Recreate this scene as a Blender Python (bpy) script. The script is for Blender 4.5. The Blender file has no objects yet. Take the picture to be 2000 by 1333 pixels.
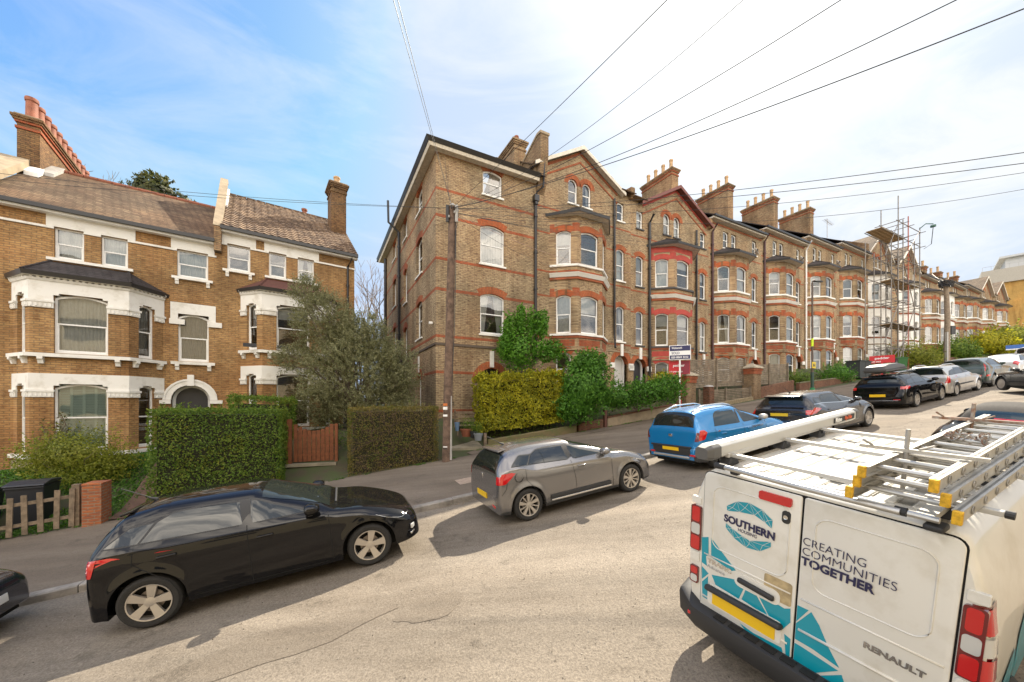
import bpy, bmesh, math, random
import numpy as np
from mathutils import Vector, Matrix, noise
R = math.radians
rnd = random.Random(7)
sc = bpy.context.scene
C = sc.collection
# ------------------------------------------------------------------ camera, sky, sun, exposure
F, HZ = 717.0, 790.0                      # focal length and eye level of the 2000 px photograph
cam = bpy.data.cameras.new('camera'); cam.sensor_width = 36.0; cam.lens = F / 2000 * 36
cam.shift_y = (HZ - 666.5) / 2000; cam.clip_start = .1; cam.clip_end = 4000
camo = bpy.data.objects.new('camera', cam); C.objects.link(camo)
camo.rotation_euler = (R(90), 0, 0); sc.camera = camo
SKY_SAT, SKY_VAL, SKY_CAP, CLOUD, FILL_BANK = 1.20, .86, (1.50, 1.95, 2.68), (2.62, 2.72, 2.82), (16, 14.4, 12.4)
SUN_AZ, SUN_EL = R(33), R(44)             # azimuth to the right of the view direction (+Y)
w = bpy.data.worlds.new('World'); sc.world = w; w.use_nodes = True
nt = w.node_tree; nt.nodes.clear()
def nd(t, typ, **kw):
    n = t.nodes.new(typ)
    for k, v in kw.items():
        if k.startswith('i_'):
            key = k[2:]
            n.inputs[int(key) if key.isdigit() else key.replace('_', ' ')].default_value = v
        else: setattr(n, k, v)
    return n
out = nd(nt, 'ShaderNodeOutputWorld'); bg = nd(nt, 'ShaderNodeBackground'); bg.inputs[1].default_value = .15
sky = nd(nt, 'ShaderNodeTexSky', sky_type='NISHITA', sun_disc=False, sun_elevation=SUN_EL, sun_rotation=SUN_AZ,
         air_density=1.0, dust_density=1.2, ozone_density=3.0)
tc = nd(nt, 'ShaderNodeTexCoord'); mp = nd(nt, 'ShaderNodeMapping')
mp.inputs['Scale'].default_value = (1.0, 2.2, 5.0); mp.inputs['Rotation'].default_value = (.2, .3, .5)
nz = nd(nt, 'ShaderNodeTexNoise', i_Scale=1.7, i_Detail=9, i_Roughness=.62, i_Distortion=.5)
nz2 = nd(nt, 'ShaderNodeTexNoise', i_Scale=.8, i_Detail=3)
L = nt.links.new
L(tc.outputs['Generated'], mp.inputs[0]); L(mp.outputs[0], nz.inputs['Vector']); L(tc.outputs['Generated'], nz2.inputs['Vector'])
# thin cloud: faint in front, thicker towards the sun; an unseen bright bank is added behind the viewer to light the shaded fronts
dot = nd(nt, 'ShaderNodeVectorMath', operation='DOT_PRODUCT')
dot.inputs[1].default_value = (math.sin(R(47)) * .9, math.cos(R(47)) * .9, .28)
L(tc.outputs['Generated'], dot.inputs[0])
m1 = nd(nt, 'ShaderNodeMapRange', i_1=.30, i_2=1.0, i_3=0.02, i_4=.55); L(dot.outputs['Value'], m1.inputs[0])
m2 = nd(nt, 'ShaderNodeMapRange', i_1=.42, i_2=.72, i_3=0, i_4=.85); L(nz.outputs['Fac'], m2.inputs[0])
ad = nd(nt, 'ShaderNodeMath', operation='MULTIPLY_ADD'); L(m2.outputs[0], ad.inputs[0])
m3 = nd(nt, 'ShaderNodeMapRange', i_1=.2, i_2=.95, i_3=.45, i_4=.95); L(dot.outputs['Value'], m3.inputs[0]); L(m3.outputs[0], ad.inputs[1]); L(m1.outputs[0], ad.inputs[2])
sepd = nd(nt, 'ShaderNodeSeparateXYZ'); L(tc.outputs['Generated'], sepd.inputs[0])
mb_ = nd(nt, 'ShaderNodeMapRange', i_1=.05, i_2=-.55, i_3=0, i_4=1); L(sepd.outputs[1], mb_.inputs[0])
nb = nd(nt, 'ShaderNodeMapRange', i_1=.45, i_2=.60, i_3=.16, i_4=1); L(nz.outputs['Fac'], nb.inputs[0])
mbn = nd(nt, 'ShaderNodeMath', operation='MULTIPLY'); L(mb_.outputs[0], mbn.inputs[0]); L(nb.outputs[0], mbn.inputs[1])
hs = nd(nt, 'ShaderNodeHueSaturation', i_Saturation=SKY_SAT, i_Value=SKY_VAL); L(sky.outputs[0], hs.inputs['Color'])
cap = nd(nt, 'ShaderNodeMix', data_type='RGBA', blend_type='DARKEN'); cap.inputs[0].default_value = 1; cap.inputs[7].default_value = (*SKY_CAP, 1); L(hs.outputs[0], cap.inputs[6])
mx = nd(nt, 'ShaderNodeMix', data_type='RGBA', blend_type='MIX'); mx.clamp_factor = True
L(ad.outputs[0], mx.inputs[0]); L(cap.outputs[2], mx.inputs[6]); mx.inputs[7].default_value = (*CLOUD, 1)
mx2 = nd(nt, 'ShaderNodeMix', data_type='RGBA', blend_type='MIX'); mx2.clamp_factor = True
L(mbn.outputs[0], mx2.inputs[0]); L(mx.outputs[2], mx2.inputs[6]); mx2.inputs[7].default_value = (*FILL_BANK, 1)
ds = nd(nt, 'ShaderNodeVectorMath', operation='DOT_PRODUCT'); ds.inputs[1].default_value = (math.sin(SUN_AZ) * math.cos(SUN_EL), math.cos(SUN_AZ) * math.cos(SUN_EL), math.sin(SUN_EL)); L(tc.outputs['Generated'], ds.inputs[0])
gl_ = nd(nt, 'ShaderNodeMapRange', i_1=.885, i_2=1.0, i_3=0, i_4=1); L(ds.outputs['Value'], gl_.inputs[0])
gp = nd(nt, 'ShaderNodeMath', operation='POWER'); gp.inputs[1].default_value = 3.2; L(gl_.outputs[0], gp.inputs[0])           # glow of thin cloud round the sun
mx3 = nd(nt, 'ShaderNodeMix', data_type='RGBA', blend_type='MIX'); L(gp.outputs[0], mx3.inputs[0]); L(mx2.outputs[2], mx3.inputs[6]); mx3.inputs[7].default_value = (4.2, 4.2, 4.1, 1)
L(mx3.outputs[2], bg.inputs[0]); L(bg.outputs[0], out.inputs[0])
sun = bpy.data.lights.new('sun', 'SUN'); sun.energy = 4.2; sun.angle = R(.5); sun.color = (1, .90, .74)
suno = bpy.data.objects.new('sun', sun); C.objects.link(suno)
suno.rotation_euler = Vector((math.sin(SUN_AZ) * math.cos(SUN_EL), math.cos(SUN_AZ) * math.cos(SUN_EL), math.sin(SUN_EL))).to_track_quat('Z', 'Y').to_euler()
sc.view_settings.view_transform = 'Standard'; sc.view_settings.look = 'None'
sc.view_settings.exposure = 1.31; sc.view_settings.gamma = 1.0; sc.view_settings.use_curve_mapping = False
sc.render.engine = 'CYCLES'; sc.cycles.max_bounces = 6; sc.cycles.transparent_max_bounces = 12
sc.cycles.use_denoising = True
# ------------------------------------------------------------------ mesh helper
class MB:
    def __init__(s): s.v = []; s.f = []; s.m = []
    def poly(s, pts, m=0):
        b = len(s.v); s.v += [tuple(p) for p in pts]; s.f.append(tuple(range(b, b + len(pts)))); s.m.append(m)
    def box(s, a, b, m=0, M=None):
        P = [(x, y, z) for z in (a[2], b[2]) for y in (a[1], b[1]) for x in (a[0], b[0])]
        if M is not None: P = [tuple(M @ Vector(p)) for p in P]
        k = len(s.v); s.v += P
        for f in ((0, 2, 3, 1), (4, 5, 7, 6), (0, 1, 5, 4), (2, 6, 7, 3), (0, 4, 6, 2), (1, 3, 7, 5)):
            s.f.append(tuple(k + i for i in f)); s.m.append(m)
    def prism(s, poly, fn, d, m=0, m2=None):
        """poly: list of (a,b); fn(a,b,c)->xyz ; extruded c in d=(c0,c1)"""
        n = len(poly); k = len(s.v)
        s.v += [tuple(fn(a, b, d[0])) for a, b in poly] + [tuple(fn(a, b, d[1])) for a, b in poly]
        s.f.append(tuple(k + i for i in range(n))); s.m.append(m)
        s.f.append(tuple(k + n + i for i in reversed(range(n)))); s.m.append(m)
        for i in range(n):
            j = (i + 1) % n
            s.f.append((k + i, k + n + i, k + n + j, k + j)); s.m.append(m if m2 is None else m2)
    def tube(s, pts, r, m=0, n=8, r2=None):
        pts = [Vector(p) for p in pts]; k = len(s.v); N = len(pts); rings = []
        for i, p in enumerate(pts):
            d = (pts[min(i + 1, N - 1)] - pts[max(i - 1, 0)]).normalized()
            u = d.orthogonal().normalized() if abs(d.z) > .9 else d.cross(Vector((0, 0, 1))).normalized()
            v = d.cross(u).normalized()
            rr = r if r2 is None else r + (r2 - r) * i / (N - 1)
            for j in range(n):
                a = 2 * math.pi * j / n
                s.v.append(tuple(p + (u * math.cos(a) + v * math.sin(a)) * rr))
        for i in range(N - 1):
            for j in range(n):
                a = k + i * n + j; b = k + i * n + (j + 1) % n
                s.f.append((a, b, b + n, a + n)); s.m.append(m)
        s.f.append(tuple(k + j for j in reversed(range(n)))); s.m.append(m)
        s.f.append(tuple(k + (N - 1) * n + j for j in range(n))); s.m.append(m)
    def lathe(s, prof, c=(0, 0, 0), n=24, m=0, ax='z', ms=None):
        k = len(s.v)
        for r, h in prof:
            for j in range(n):
                a = 2 * math.pi * j / n; x, y = r * math.cos(a), r * math.sin(a)
                p = (x, y, h) if ax == 'z' else ((x, h, y) if ax == 'y' else (h, x, y))
                s.v.append((p[0] + c[0], p[1] + c[1], p[2] + c[2]))
        for i in range(len(prof) - 1):
            for j in range(n):
                a = k + i * n + j; b = k + i * n + (j + 1) % n
                s.f.append((a, b, b + n, a + n)); s.m.append(m if ms is None else ms[i])
    def grid(s, P, m=0, close=False):
        k = len(s.v); a = len(P); b = len(P[0])
        for row in P: s.v += [tuple(p) for p in row]
        for i in range(a - 1):
            for j in range(b - 1 + (1 if close else 0)):
                j2 = (j + 1) % b
                s.f.append((k + i * b + j, k + i * b + j2, k + (i + 1) * b + j2, k + (i + 1) * b + j)); s.m.append(m)
    def add(s, o, M=None, m=None):
        k = len(s.v); s.v += [tuple(M @ Vector(p)) for p in o.v] if M is not None else o.v
        s.f += [tuple(k + i for i in f) for f in o.f]; s.m += o.m if m is None else [m] * len(o.m)
    def build(s, name, mats, parent=None, smooth=False, bevel=0, loc=None, merge=False, sub=0):
        me = bpy.data.meshes.new(name); me.from_pydata(s.v, [], s.f)
        if not isinstance(mats, (list, tuple)): mats = [mats]
        for m in mats: me.materials.append(m)
        if len(mats) > 1: me.polygons.foreach_set('material_index', s.m)
        if merge or smooth:
            bm = bmesh.new(); bm.from_mesh(me)
            if merge: bmesh.ops.remove_doubles(bm, verts=bm.verts, dist=1e-4)
            bmesh.ops.recalc_face_normals(bm, faces=bm.faces)
            bm.to_mesh(me); bm.free()
        if smooth:
            me.polygons.foreach_set('use_smooth', [True] * len(me.polygons))
            if smooth is not True: me.set_sharp_from_angle(angle=R(smooth))
        o = bpy.data.objects.new(name, me); C.objects.link(o)
        if parent: o.parent = parent
        if loc: o.location = loc
        if bevel:
            b = o.modifiers.new('b', 'BEVEL'); b.width = bevel; b.segments = 2; b.limit_method = 'ANGLE'; b.angle_limit = R(40)
        if sub:
            b = o.modifiers.new('s', 'SUBSURF'); b.levels = b.render_levels = sub
        return o
def tag(o, label=None, cat=None, group=None, kind=None):
    if label: o['label'] = label
    if cat: o['category'] = cat
    if group: o['group'] = group
    if kind: o['kind'] = kind
    return o
def empty(name, loc=(0, 0, 0), rz=0, M=None):
    o = bpy.data.objects.new(name, None); C.objects.link(o); o.empty_display_size = .2
    if M is not None: o.matrix_world = M
    else: o.location = loc; o.rotation_euler = (0, 0, rz)
    return o
def copy_tree(o, parent=None):
    c = o.copy(); C.objects.link(c); c.parent = parent
    for ch in list(o.children): copy_tree(ch, c)
    return c
# ------------------------------------------------------------------ materials
MT = {}
def mat(name, col=(.5, .5, .5), rough=.6, metal=0, spec=.5, var=None, vscale=8, bump=0, bscale=40, coat=0, emit=None, trans=0, vcol2=None, sub=0, detail=6, coord='Object', cut=(.35, .65)):
    if name in MT: return MT[name]
    m = bpy.data.materials.new(name); m.use_nodes = True; MT[name] = m
    t = m.node_tree; b = t.nodes['Principled BSDF']
    b.inputs['Base Color'].default_value = (*col, 1); b.inputs['Roughness'].default_value = rough
    b.inputs['Metallic'].default_value = metal; b.inputs['Specular IOR Level'].default_value = spec
    if coat: b.inputs['Coat Weight'].default_value = coat; b.inputs['Coat Roughness'].default_value = .03
    if emit: b.inputs['Emission Color'].default_value = (*emit[:3], 1); b.inputs['Emission Strength'].default_value = emit[3]
    tcn = nd(t, 'ShaderNodeTexCoord')
    if var or vcol2:
        n = nd(t, 'ShaderNodeTexNoise', i_Scale=vscale, i_Detail=detail, i_Roughness=.65); t.links.new(tcn.outputs[coord], n.inputs['Vector'])
        r = nd(t, 'ShaderNodeMapRange', i_1=cut[0], i_2=cut[1]); t.links.new(n.outputs['Fac'], r.inputs[0])
        x = nd(t, 'ShaderNodeMix', data_type='RGBA')
        c1 = [max(0, c * (1 - (var or 0))) for c in col]; c2 = vcol2 or [min(1, c * (1 + var)) for c in col]
        x.inputs[6].default_value = (*c1, 1) if not vcol2 else (*col, 1); x.inputs[7].default_value = (*c2, 1)
        t.links.new(r.outputs[0], x.inputs[0]); t.links.new(x.outputs[2], b.inputs['Base Color'])
    if bump:
        n2 = nd(t, 'ShaderNodeTexNoise', i_Scale=bscale, i_Detail=5); t.links.new(tcn.outputs[coord], n2.inputs['Vector'])
        bp = nd(t, 'ShaderNodeBump', i_Strength=bump, i_Distance=.02); t.links.new(n2.outputs['Fac'], bp.inputs['Height']); t.links.new(bp.outputs[0], b.inputs['Normal'])
    return m
def brick_mat(name, c1, c2, mortar, c3=None, vert=False, bw=.225, rh=.075, dirt=.5, ms=.012, rough=.9, offset=.5):
    """brickwork laid on x+y (horizontal run of any wall of the house) and z, with sooty patches"""
    m = bpy.data.materials.new(name); m.use_nodes = True; t = m.node_tree; b = t.nodes['Principled BSDF']
    b.inputs['Roughness'].default_value = rough; b.inputs['Specular IOR Level'].default_value = .25
    tcn = nd(t, 'ShaderNodeTexCoord'); sp = nd(t, 'ShaderNodeSeparateXYZ'); t.links.new(tcn.outputs['Object'], sp.inputs[0])
    a = nd(t, 'ShaderNodeMath', operation='ADD'); t.links.new(sp.outputs[0], a.inputs[0]); t.links.new(sp.outputs[1], a.inputs[1])
    cb = nd(t, 'ShaderNodeCombineXYZ')
    if vert: t.links.new(sp.outputs[2], cb.inputs[0]); t.links.new(a.outputs[0], cb.inputs[1])
    else: t.links.new(a.outputs[0], cb.inputs[0]); t.links.new(sp.outputs[2], cb.inputs[1])
    br = nd(t, 'ShaderNodeTexBrick'); br.offset = offset
    br.inputs['Scale'].default_value = 1; br.inputs['Brick Width'].default_value = bw; br.inputs['Row Height'].default_value = rh
    br.inputs['Mortar Size'].default_value = ms; br.inputs['Mortar Smooth'].default_value = .3; br.inputs['Bias'].default_value = -.1
    br.inputs['Color1'].default_value = (*c1, 1); br.inputs['Color2'].default_value = (*c2, 1); br.inputs['Mortar'].default_value = (*mortar, 1)
    t.links.new(cb.outputs[0], br.inputs['Vector'])
    col = br.outputs['Color']
    # odd burnt bricks, brick by brick
    mp = nd(t, 'ShaderNodeMapping'); mp.inputs['Scale'].default_value = (1 / bw * 1.0, 1 / rh * 1.0, 1); t.links.new(cb.outputs[0], mp.inputs[0])
    n1 = nd(t, 'ShaderNodeTexNoise', i_Scale=1.15, i_Detail=3, i_Roughness=.7); t.links.new(mp.outputs[0], n1.inputs['Vector'])
    r1 = nd(t, 'ShaderNodeMapRange', i_1=.5, i_2=.64); t.links.new(n1.outputs['Fac'], r1.inputs[0])
    x1 = nd(t, 'ShaderNodeMix', data_type='RGBA', blend_type='MIX'); x1.inputs[7].default_value = (*(c3 or c2), 1)
    t.links.new(r1.outputs[0], x1.inputs[0]); t.links.new(col, x1.inputs[6])
    n2 = nd(t, 'ShaderNodeTexNoise', i_Scale=.55, i_Detail=7, i_Roughness=.7); t.links.new(tcn.outputs['Object'], n2.inputs['Vector'])
    r2 = nd(t, 'ShaderNodeMapRange', i_1=.36, i_2=.66, i_3=1.12, i_4=1 - dirt); t.links.new(n2.outputs['Fac'], r2.inputs[0])
    x2 = nd(t, 'ShaderNodeMix', data_type='RGBA', blend_type='MULTIPLY'); x2.inputs[0].default_value = 1
    t.links.new(x1.outputs[2], x2.inputs[6]); t.links.new(r2.outputs[0], x2.inputs[7]); t.links.new(x2.outputs[2], b.inputs['Base Color'])
    # broad weathering: soot streaks running down the wall and rain-washed paler zones
    mps = nd(t, 'ShaderNodeMapping'); mps.inputs['Scale'].default_value = (1.1, 1.1, .16); t.links.new(tcn.outputs['Object'], mps.inputs[0])
    n5 = nd(t, 'ShaderNodeTexNoise', i_Scale=1.0, i_Detail=6, i_Roughness=.6); t.links.new(mps.outputs[0], n5.inputs['Vector'])
    x5 = nd(t, 'ShaderNodeMix', data_type='RGBA', blend_type='MULTIPLY'); r5 = nd(t, 'ShaderNodeMapRange', i_1=.48, i_2=.66, i_3=0, i_4=.75); t.links.new(n5.outputs['Fac'], r5.inputs[0]); t.links.new(r5.outputs[0], x5.inputs[0])
    x5.inputs[7].default_value = (.60, .56, .54, 1); t.links.new(x2.outputs[2], x5.inputs[6])
    n6 = nd(t, 'ShaderNodeTexNoise', i_Scale=.33, i_Detail=4); t.links.new(tcn.outputs['Object'], n6.inputs['Vector']); x6 = nd(t, 'ShaderNodeMix', data_type='RGBA', blend_type='MULTIPLY'); r6 = nd(t, 'ShaderNodeMapRange', i_1=.45, i_2=.62, i_3=0, i_4=1); t.links.new(n6.outputs['Fac'], r6.inputs[0]); t.links.new(r6.outputs[0], x6.inputs[0])
    x6.inputs[7].default_value = (1.10, 1.0, .93, 1); t.links.new(x5.outputs[2], x6.inputs[6]); t.links.new(x6.outputs[2], b.inputs['Base Color'])
    bp = nd(t, 'ShaderNodeBump', i_Strength=.6, i_Distance=.012); bp.invert = True; t.links.new(br.outputs['Fac'], bp.inputs['Height']); t.links.new(bp.outputs[0], b.inputs['Normal'])
    MT[name] = m; return m
def glass_mat(name, tint=(.84, .87, .87), refl=1.0, body=.14, dark=(.02, .025, .025)):
    """window glass: fresnel reflection over clear tinted glass mixed with a little dust"""
    m = bpy.data.materials.new(name); m.use_nodes = True; t = m.node_tree; t.nodes.clear(); MT[name] = m
    o = nd(t, 'ShaderNodeOutputMaterial'); fr = nd(t, 'ShaderNodeFresnel', i_IOR=1.52)
    tr = nd(t, 'ShaderNodeBsdfTransparent'); tr.inputs[0].default_value = (*tint, 1)
    df = nd(t, 'ShaderNodeBsdfDiffuse'); df.inputs[0].default_value = (*dark, 1)
    gl = nd(t, 'ShaderNodeBsdfGlossy', i_Roughness=.015)
    a = nd(t, 'ShaderNodeMixShader'); a.inputs[0].default_value = body; t.links.new(tr.outputs[0], a.inputs[1]); t.links.new(df.outputs[0], a.inputs[2])
    mm = nd(t, 'ShaderNodeMath', operation='MULTIPLY_ADD'); mm.inputs[1].default_value = refl; mm.inputs[2].default_value = .10; mm.use_clamp = True; t.links.new(fr.outputs[0], mm.inputs[0])
    tcn = nd(t, 'ShaderNodeTexCoord'); nn = nd(t, 'ShaderNodeTexNoise', i_Scale=.9, i_Detail=1); t.links.new(tcn.outputs['Object'], nn.inputs['Vector'])
    bp = nd(t, 'ShaderNodeBump', i_Strength=.25, i_Distance=.05); t.links.new(nn.outputs['Fac'], bp.inputs['Height']); t.links.new(bp.outputs[0], gl.inputs['Normal'])
    b = nd(t, 'ShaderNodeMixShader'); t.links.new(mm.outputs[0], b.inputs[0]); t.links.new(a.outputs[0], b.inputs[1]); t.links.new(gl.outputs[0], b.inputs[2])
    t.links.new(b.outputs[0], o.inputs[0]); return m
WHITE = mat('white_paint', (.78, .77, .74), .5, var=.06, vscale=3)
WHITE2 = mat('white_stucco', (.74, .72, .67), .7, vcol2=(.50, .46, .38), vscale=2.2, bump=.1, cut=(.52, .78), detail=9)
CREAM = mat('cream_stone', (.62, .57, .48), .8, var=.15, vscale=5, bump=.1)
BLACKP = mat('black_iron', (.02, .02, .022), .45)
GUTTER = mat('gutter_black', (.018, .017, .018), .35)
SOFFIT = mat('soffit_board', (.5, .45, .38), .8, var=.2)
DARKIN = mat('room_dark', (.025, .022, .02), .9)
CURT = mat('curtain_cloth', (.66, .64, .60), .9, var=.08)
CURTG = mat('curtain_grey', (.33, .30, .27), .9, var=.1)
BLIND = mat('blind_slats', (.52, .52, .5), .7)
GLASS = glass_mat('window_glass')
YB = brick_mat('stock_brick', (.455, .35, .205), (.355, .26, .15), (.23, .18, .125), (.17, .105, .07), dirt=.42)
YB2 = brick_mat('stock_brick_weathered', (.40, .28, .15), (.30, .18, .10), (.16, .13, .09), (.16, .10, .06), dirt=.45)
OB = brick_mat('orange_stock_brick', (.45, .275, .115), (.36, .20, .085), (.24, .165, .09), (.22, .12, .055), dirt=.38)
RB = brick_mat('red_brick', (.38, .115, .055), (.31, .09, .045), (.22, .12, .07), (.30, .07, .03), dirt=.3)
RV = brick_mat('red_arch_brick', (.42, .13, .055), (.34, .10, .045), (.20, .10, .05), (.33, .08, .03), vert=True, dirt=.3)
REDP = mat('red_painted_brick', (.36, .045, .03), .7, var=.15, vscale=4)
DB = brick_mat('garden_brick', (.24, .10, .055), (.17, .075, .045), (.15, .12, .09), (.10, .055, .035), dirt=.5)
def tile_mat(name, c1, c2, cm, bw=.2, rh=.13):
    """roof tiles laid on local x and distance up the slope"""
    m = brick_mat(name, c1, c2, cm, c2, bw=bw, rh=rh, dirt=.45, ms=.012, rough=.85); return m
SLATE = tile_mat('slate_tiles', (.085, .075, .075), (.06, .05, .05), (.02, .018, .018), .2, .09)
TILEB = tile_mat('brown_plain_tiles', (.205, .145, .088), (.12, .078, .048), (.03, .022, .016), .24, .11)
SOOTB = brick_mat('sooty_stack_brick', (.27, .165, .075), (.19, .105, .055), (.12, .085, .05), (.08, .05, .03), dirt=.5)
TILEP = tile_mat('pantile_brown', (.20, .125, .075), (.13, .085, .055), (.02, .015, .012), .22, .22)
TERRA = mat('terracotta', (.25, .085, .045), .75, var=.2, vscale=6)
BUFFPOT = mat('buff_clay', (.42, .27, .14), .8, var=.25, vscale=6)
LEAD = mat('lead_flashing', (.36, .345, .32), .6, var=.15)
RENDER = mat('cement_render', (.30, .235, .155), .9, var=.2, vscale=2.5, bump=.1)
# ------------------------------------------------------------------ street frame: s runs uphill along the road, n across it away from the camera
EX = Vector((.9063, .4226, 0)); EN = Vector((-.4226, .9063, 0)); GR = .1146
def sstep(a, b, x):
    x = min(1, max(0, (x - a) / (b - a))); return x * x * (3 - 2 * x)
def zroad(s, n):
    k = 4.5 - n; c = .12 * (k if k > 1.2 else (0 if k < -1.2 else (k + 1.2) ** 2 / 4.8)); return -2.64 + GR * s - c
def backn(s): return 13.0 + (.7 * sstep(3.6, 5, s)) + (.035 * max(0, s - 12))
def zg(s, n):
    z = zroad(s, n)
    if n > 8.6: z += .12 + .03 * (min(n, 14.5) - 8.6)
    b = backn(s)
    if n > b: z += 1.35 * sstep(b, b + 3.0, n) + .02 * max(0, n - b - 3)
    return z
def SN(s, n, dz=0, z=None):
    p = EX * s + EN * n; p.z = (zg(s, n) if z is None else z) + dz; return p
def to_sn(x, y): return x * .9063 + y * .4226, -x * .4226 + y * .9063
def at(px, py, d): return Vector(((px - 1000) / F * d, d, (HZ - py) / F * d))
def gxy(x, y, dz=0):
    s, n = to_sn(x, y); return zg(s, n) + dz
def road_matrix(s, n, hd=0, flip=False):
    p = SN(s, n); e = .3; a = EX * math.cos(R(hd)) + EN * math.sin(R(hd))
    if flip: a = -a
    b = Vector((-a.y, a.x, 0))
    def g(q):
        ss, nn = to_sn(q.x, q.y); return zroad(ss, nn)
    za = (g(p + a * e) - g(p - a * e)) / (2 * e); zb = (g(p + b * e) - g(p - b * e)) / (2 * e)
    X = Vector((a.x, a.y, za)).normalized(); Y = Vector((b.x, b.y, zb)); Z = X.cross(Y).normalized(); Y = Z.cross(X)
    p.z = g(p)
    M = Matrix((X, Y, Z)).transposed().to_4x4(); M.translation = p; return M
# ------------------------------------------------------------------ ground, road, pavement
def asphalt(name, c_lo, c_hi, patch, speck=220, pscale=.5):
    stain = .62
    m = bpy.data.materials.new(name); m.use_nodes = True; t = m.node_tree; b = t.nodes['Principled BSDF']; MT[name] = m
    b.inputs['Roughness'].default_value = .9; b.inputs['Specular IOR Level'].default_value = .2
    tcn = nd(t, 'ShaderNodeTexCoord'); O = tcn.outputs['Object']
    v = nd(t, 'ShaderNodeTexVoronoi', i_Scale=speck / 4, i_Randomness=1.0); t.links.new(O, v.inputs['Vector'])
    n0 = nd(t, 'ShaderNodeTexNoise', i_Scale=speck / 5, i_Detail=4, i_Roughness=.8); t.links.new(O, n0.inputs['Vector'])
    r0 = nd(t, 'ShaderNodeMapRange', i_1=.3, i_2=.7); t.links.new(n0.outputs['Fac'], r0.inputs[0])
    x0 = nd(t, 'ShaderNodeMix', data_type='RGBA'); x0.inputs[6].default_value = (*c_lo, 1); x0.inputs[7].default_value = (*c_hi, 1); t.links.new(r0.outputs[0], x0.inputs[0])
    mp = nd(t, 'ShaderNodeMapping'); mp.inputs['Scale'].default_value = (.35, 1.0, 1); t.links.new(O, mp.inputs[0])
    n1 = nd(t, 'ShaderNodeTexNoise', i_Scale=pscale, i_Detail=9, i_Roughness=.68); t.links.new(mp.outputs[0], n1.inputs['Vector'])
    r1 = nd(t, 'ShaderNodeMapRange', i_1=.42, i_2=.62); t.links.new(n1.outputs['Fac'], r1.inputs[0])
    x1 = nd(t, 'ShaderNodeMix', data_type='RGBA', blend_type='MULTIPLY'); x1.inputs[7].default_value = (*patch, 1); t.links.new(r1.outputs[0], x1.inputs[0]); t.links.new(x0.outputs[2], x1.inputs[6])
    # cracks
    v2 = nd(t, 'ShaderNodeTexVoronoi', feature='DISTANCE_TO_EDGE', i_Scale=.45); n3 = nd(t, 'ShaderNodeTexNoise', i_Scale=2.5, i_Detail=5)
    t.links.new(O, n3.inputs['Vector']); va = nd(t, 'ShaderNodeVectorMath', operation='MULTIPLY_ADD'); va.inputs[1].default_value = (.9, .9, .9)
    t.links.new(n3.outputs['Color'], va.inputs[0]); t.links.new(O, va.inputs[2]); t.links.new(va.outputs[0], v2.inputs['Vector'])
    rc = nd(t, 'ShaderNodeMapRange', i_1=.0, i_2=.010, i_3=.92, i_4=1); t.links.new(v2.outputs['Distance'], rc.inputs[0])
    # dark loose stones and gaps
    rs = nd(t, 'ShaderNodeMapRange', i_1=.08, i_2=.2, i_3=.35, i_4=1); t.links.new(v.outputs['Distance'], rs.inputs[0])
    n4 = nd(t, 'ShaderNodeTexNoise', i_Scale=7, i_Detail=6); t.links.new(O, n4.inputs['Vector']); r4 = nd(t, 'ShaderNodeMapRange', i_1=.5, i_2=.6); t.links.new(n4.outputs['Fac'], r4.inputs[0])
    mxs = nd(t, 'ShaderNodeMix', data_type='FLOAT'); mxs.inputs[2].default_value = 1; t.links.new(r4.outputs[0], mxs.inputs[0]); t.links.new(rs.outputs[0], mxs.inputs[3])
    mu = nd(t, 'ShaderNodeMath', operation='MULTIPLY'); t.links.new(rc.outputs[0], mu.inputs[0]); t.links.new(mxs.outputs[0], mu.inputs[1])
    x2 = nd(t, 'ShaderNodeMix', data_type='RGBA', blend_type='MULTIPLY'); x2.inputs[0].default_value = 1; t.links.new(x1.outputs[2], x2.inputs[6]); t.links.new(mu.outputs[0], x2.inputs[7])
    # tyre-polished and oil-darkened stripes along the road, blotches
    mpw = nd(t, 'ShaderNodeMapping'); mpw.inputs['Rotation'].default_value = (0, 0, -R(25)); mpw.inputs['Scale'].default_value = (.07, .8, 1); t.links.new(O, mpw.inputs[0])
    n7 = nd(t, 'ShaderNodeTexNoise', i_Scale=1.5, i_Detail=8, i_Roughness=.7); t.links.new(mpw.outputs[0], n7.inputs['Vector']); r7 = nd(t, 'ShaderNodeMapRange', i_1=.35, i_2=.68, i_3=1.16, i_4=.74); t.links.new(n7.outputs['Fac'], r7.inputs[0])
    n8 = nd(t, 'ShaderNodeTexNoise', i_Scale=1.9, i_Detail=9, i_Roughness=.75); t.links.new(O, n8.inputs['Vector']); r8 = nd(t, 'ShaderNodeMapRange', i_1=.57, i_2=.70, i_3=1.0, i_4=stain); t.links.new(n8.outputs['Fac'], r8.inputs[0])
    m78 = nd(t, 'ShaderNodeMath', operation='MULTIPLY'); t.links.new(r7.outputs[0], m78.inputs[0]); t.links.new(r8.outputs[0], m78.inputs[1])
    x7 = nd(t, 'ShaderNodeMix', data_type='RGBA', blend_type='MULTIPLY'); x7.inputs[0].default_value = 1; t.links.new(x2.outputs[2], x7.inputs[6]); t.links.new(m78.outputs[0], x7.inputs[7])
    t.links.new(x7.outputs[2], b.inputs['Base Color'])
    bp = nd(t, 'ShaderNodeBump', i_Strength=.9, i_Distance=.012); t.links.new(n0.outputs['Fac'], bp.inputs['Height']); t.links.new(bp.outputs[0], b.inputs['Normal'])
    return m
ROAD = asphalt('old_asphalt', (.145, .122, .098), (.35, .302, .240), (.74, .72, .70), 210)
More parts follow.
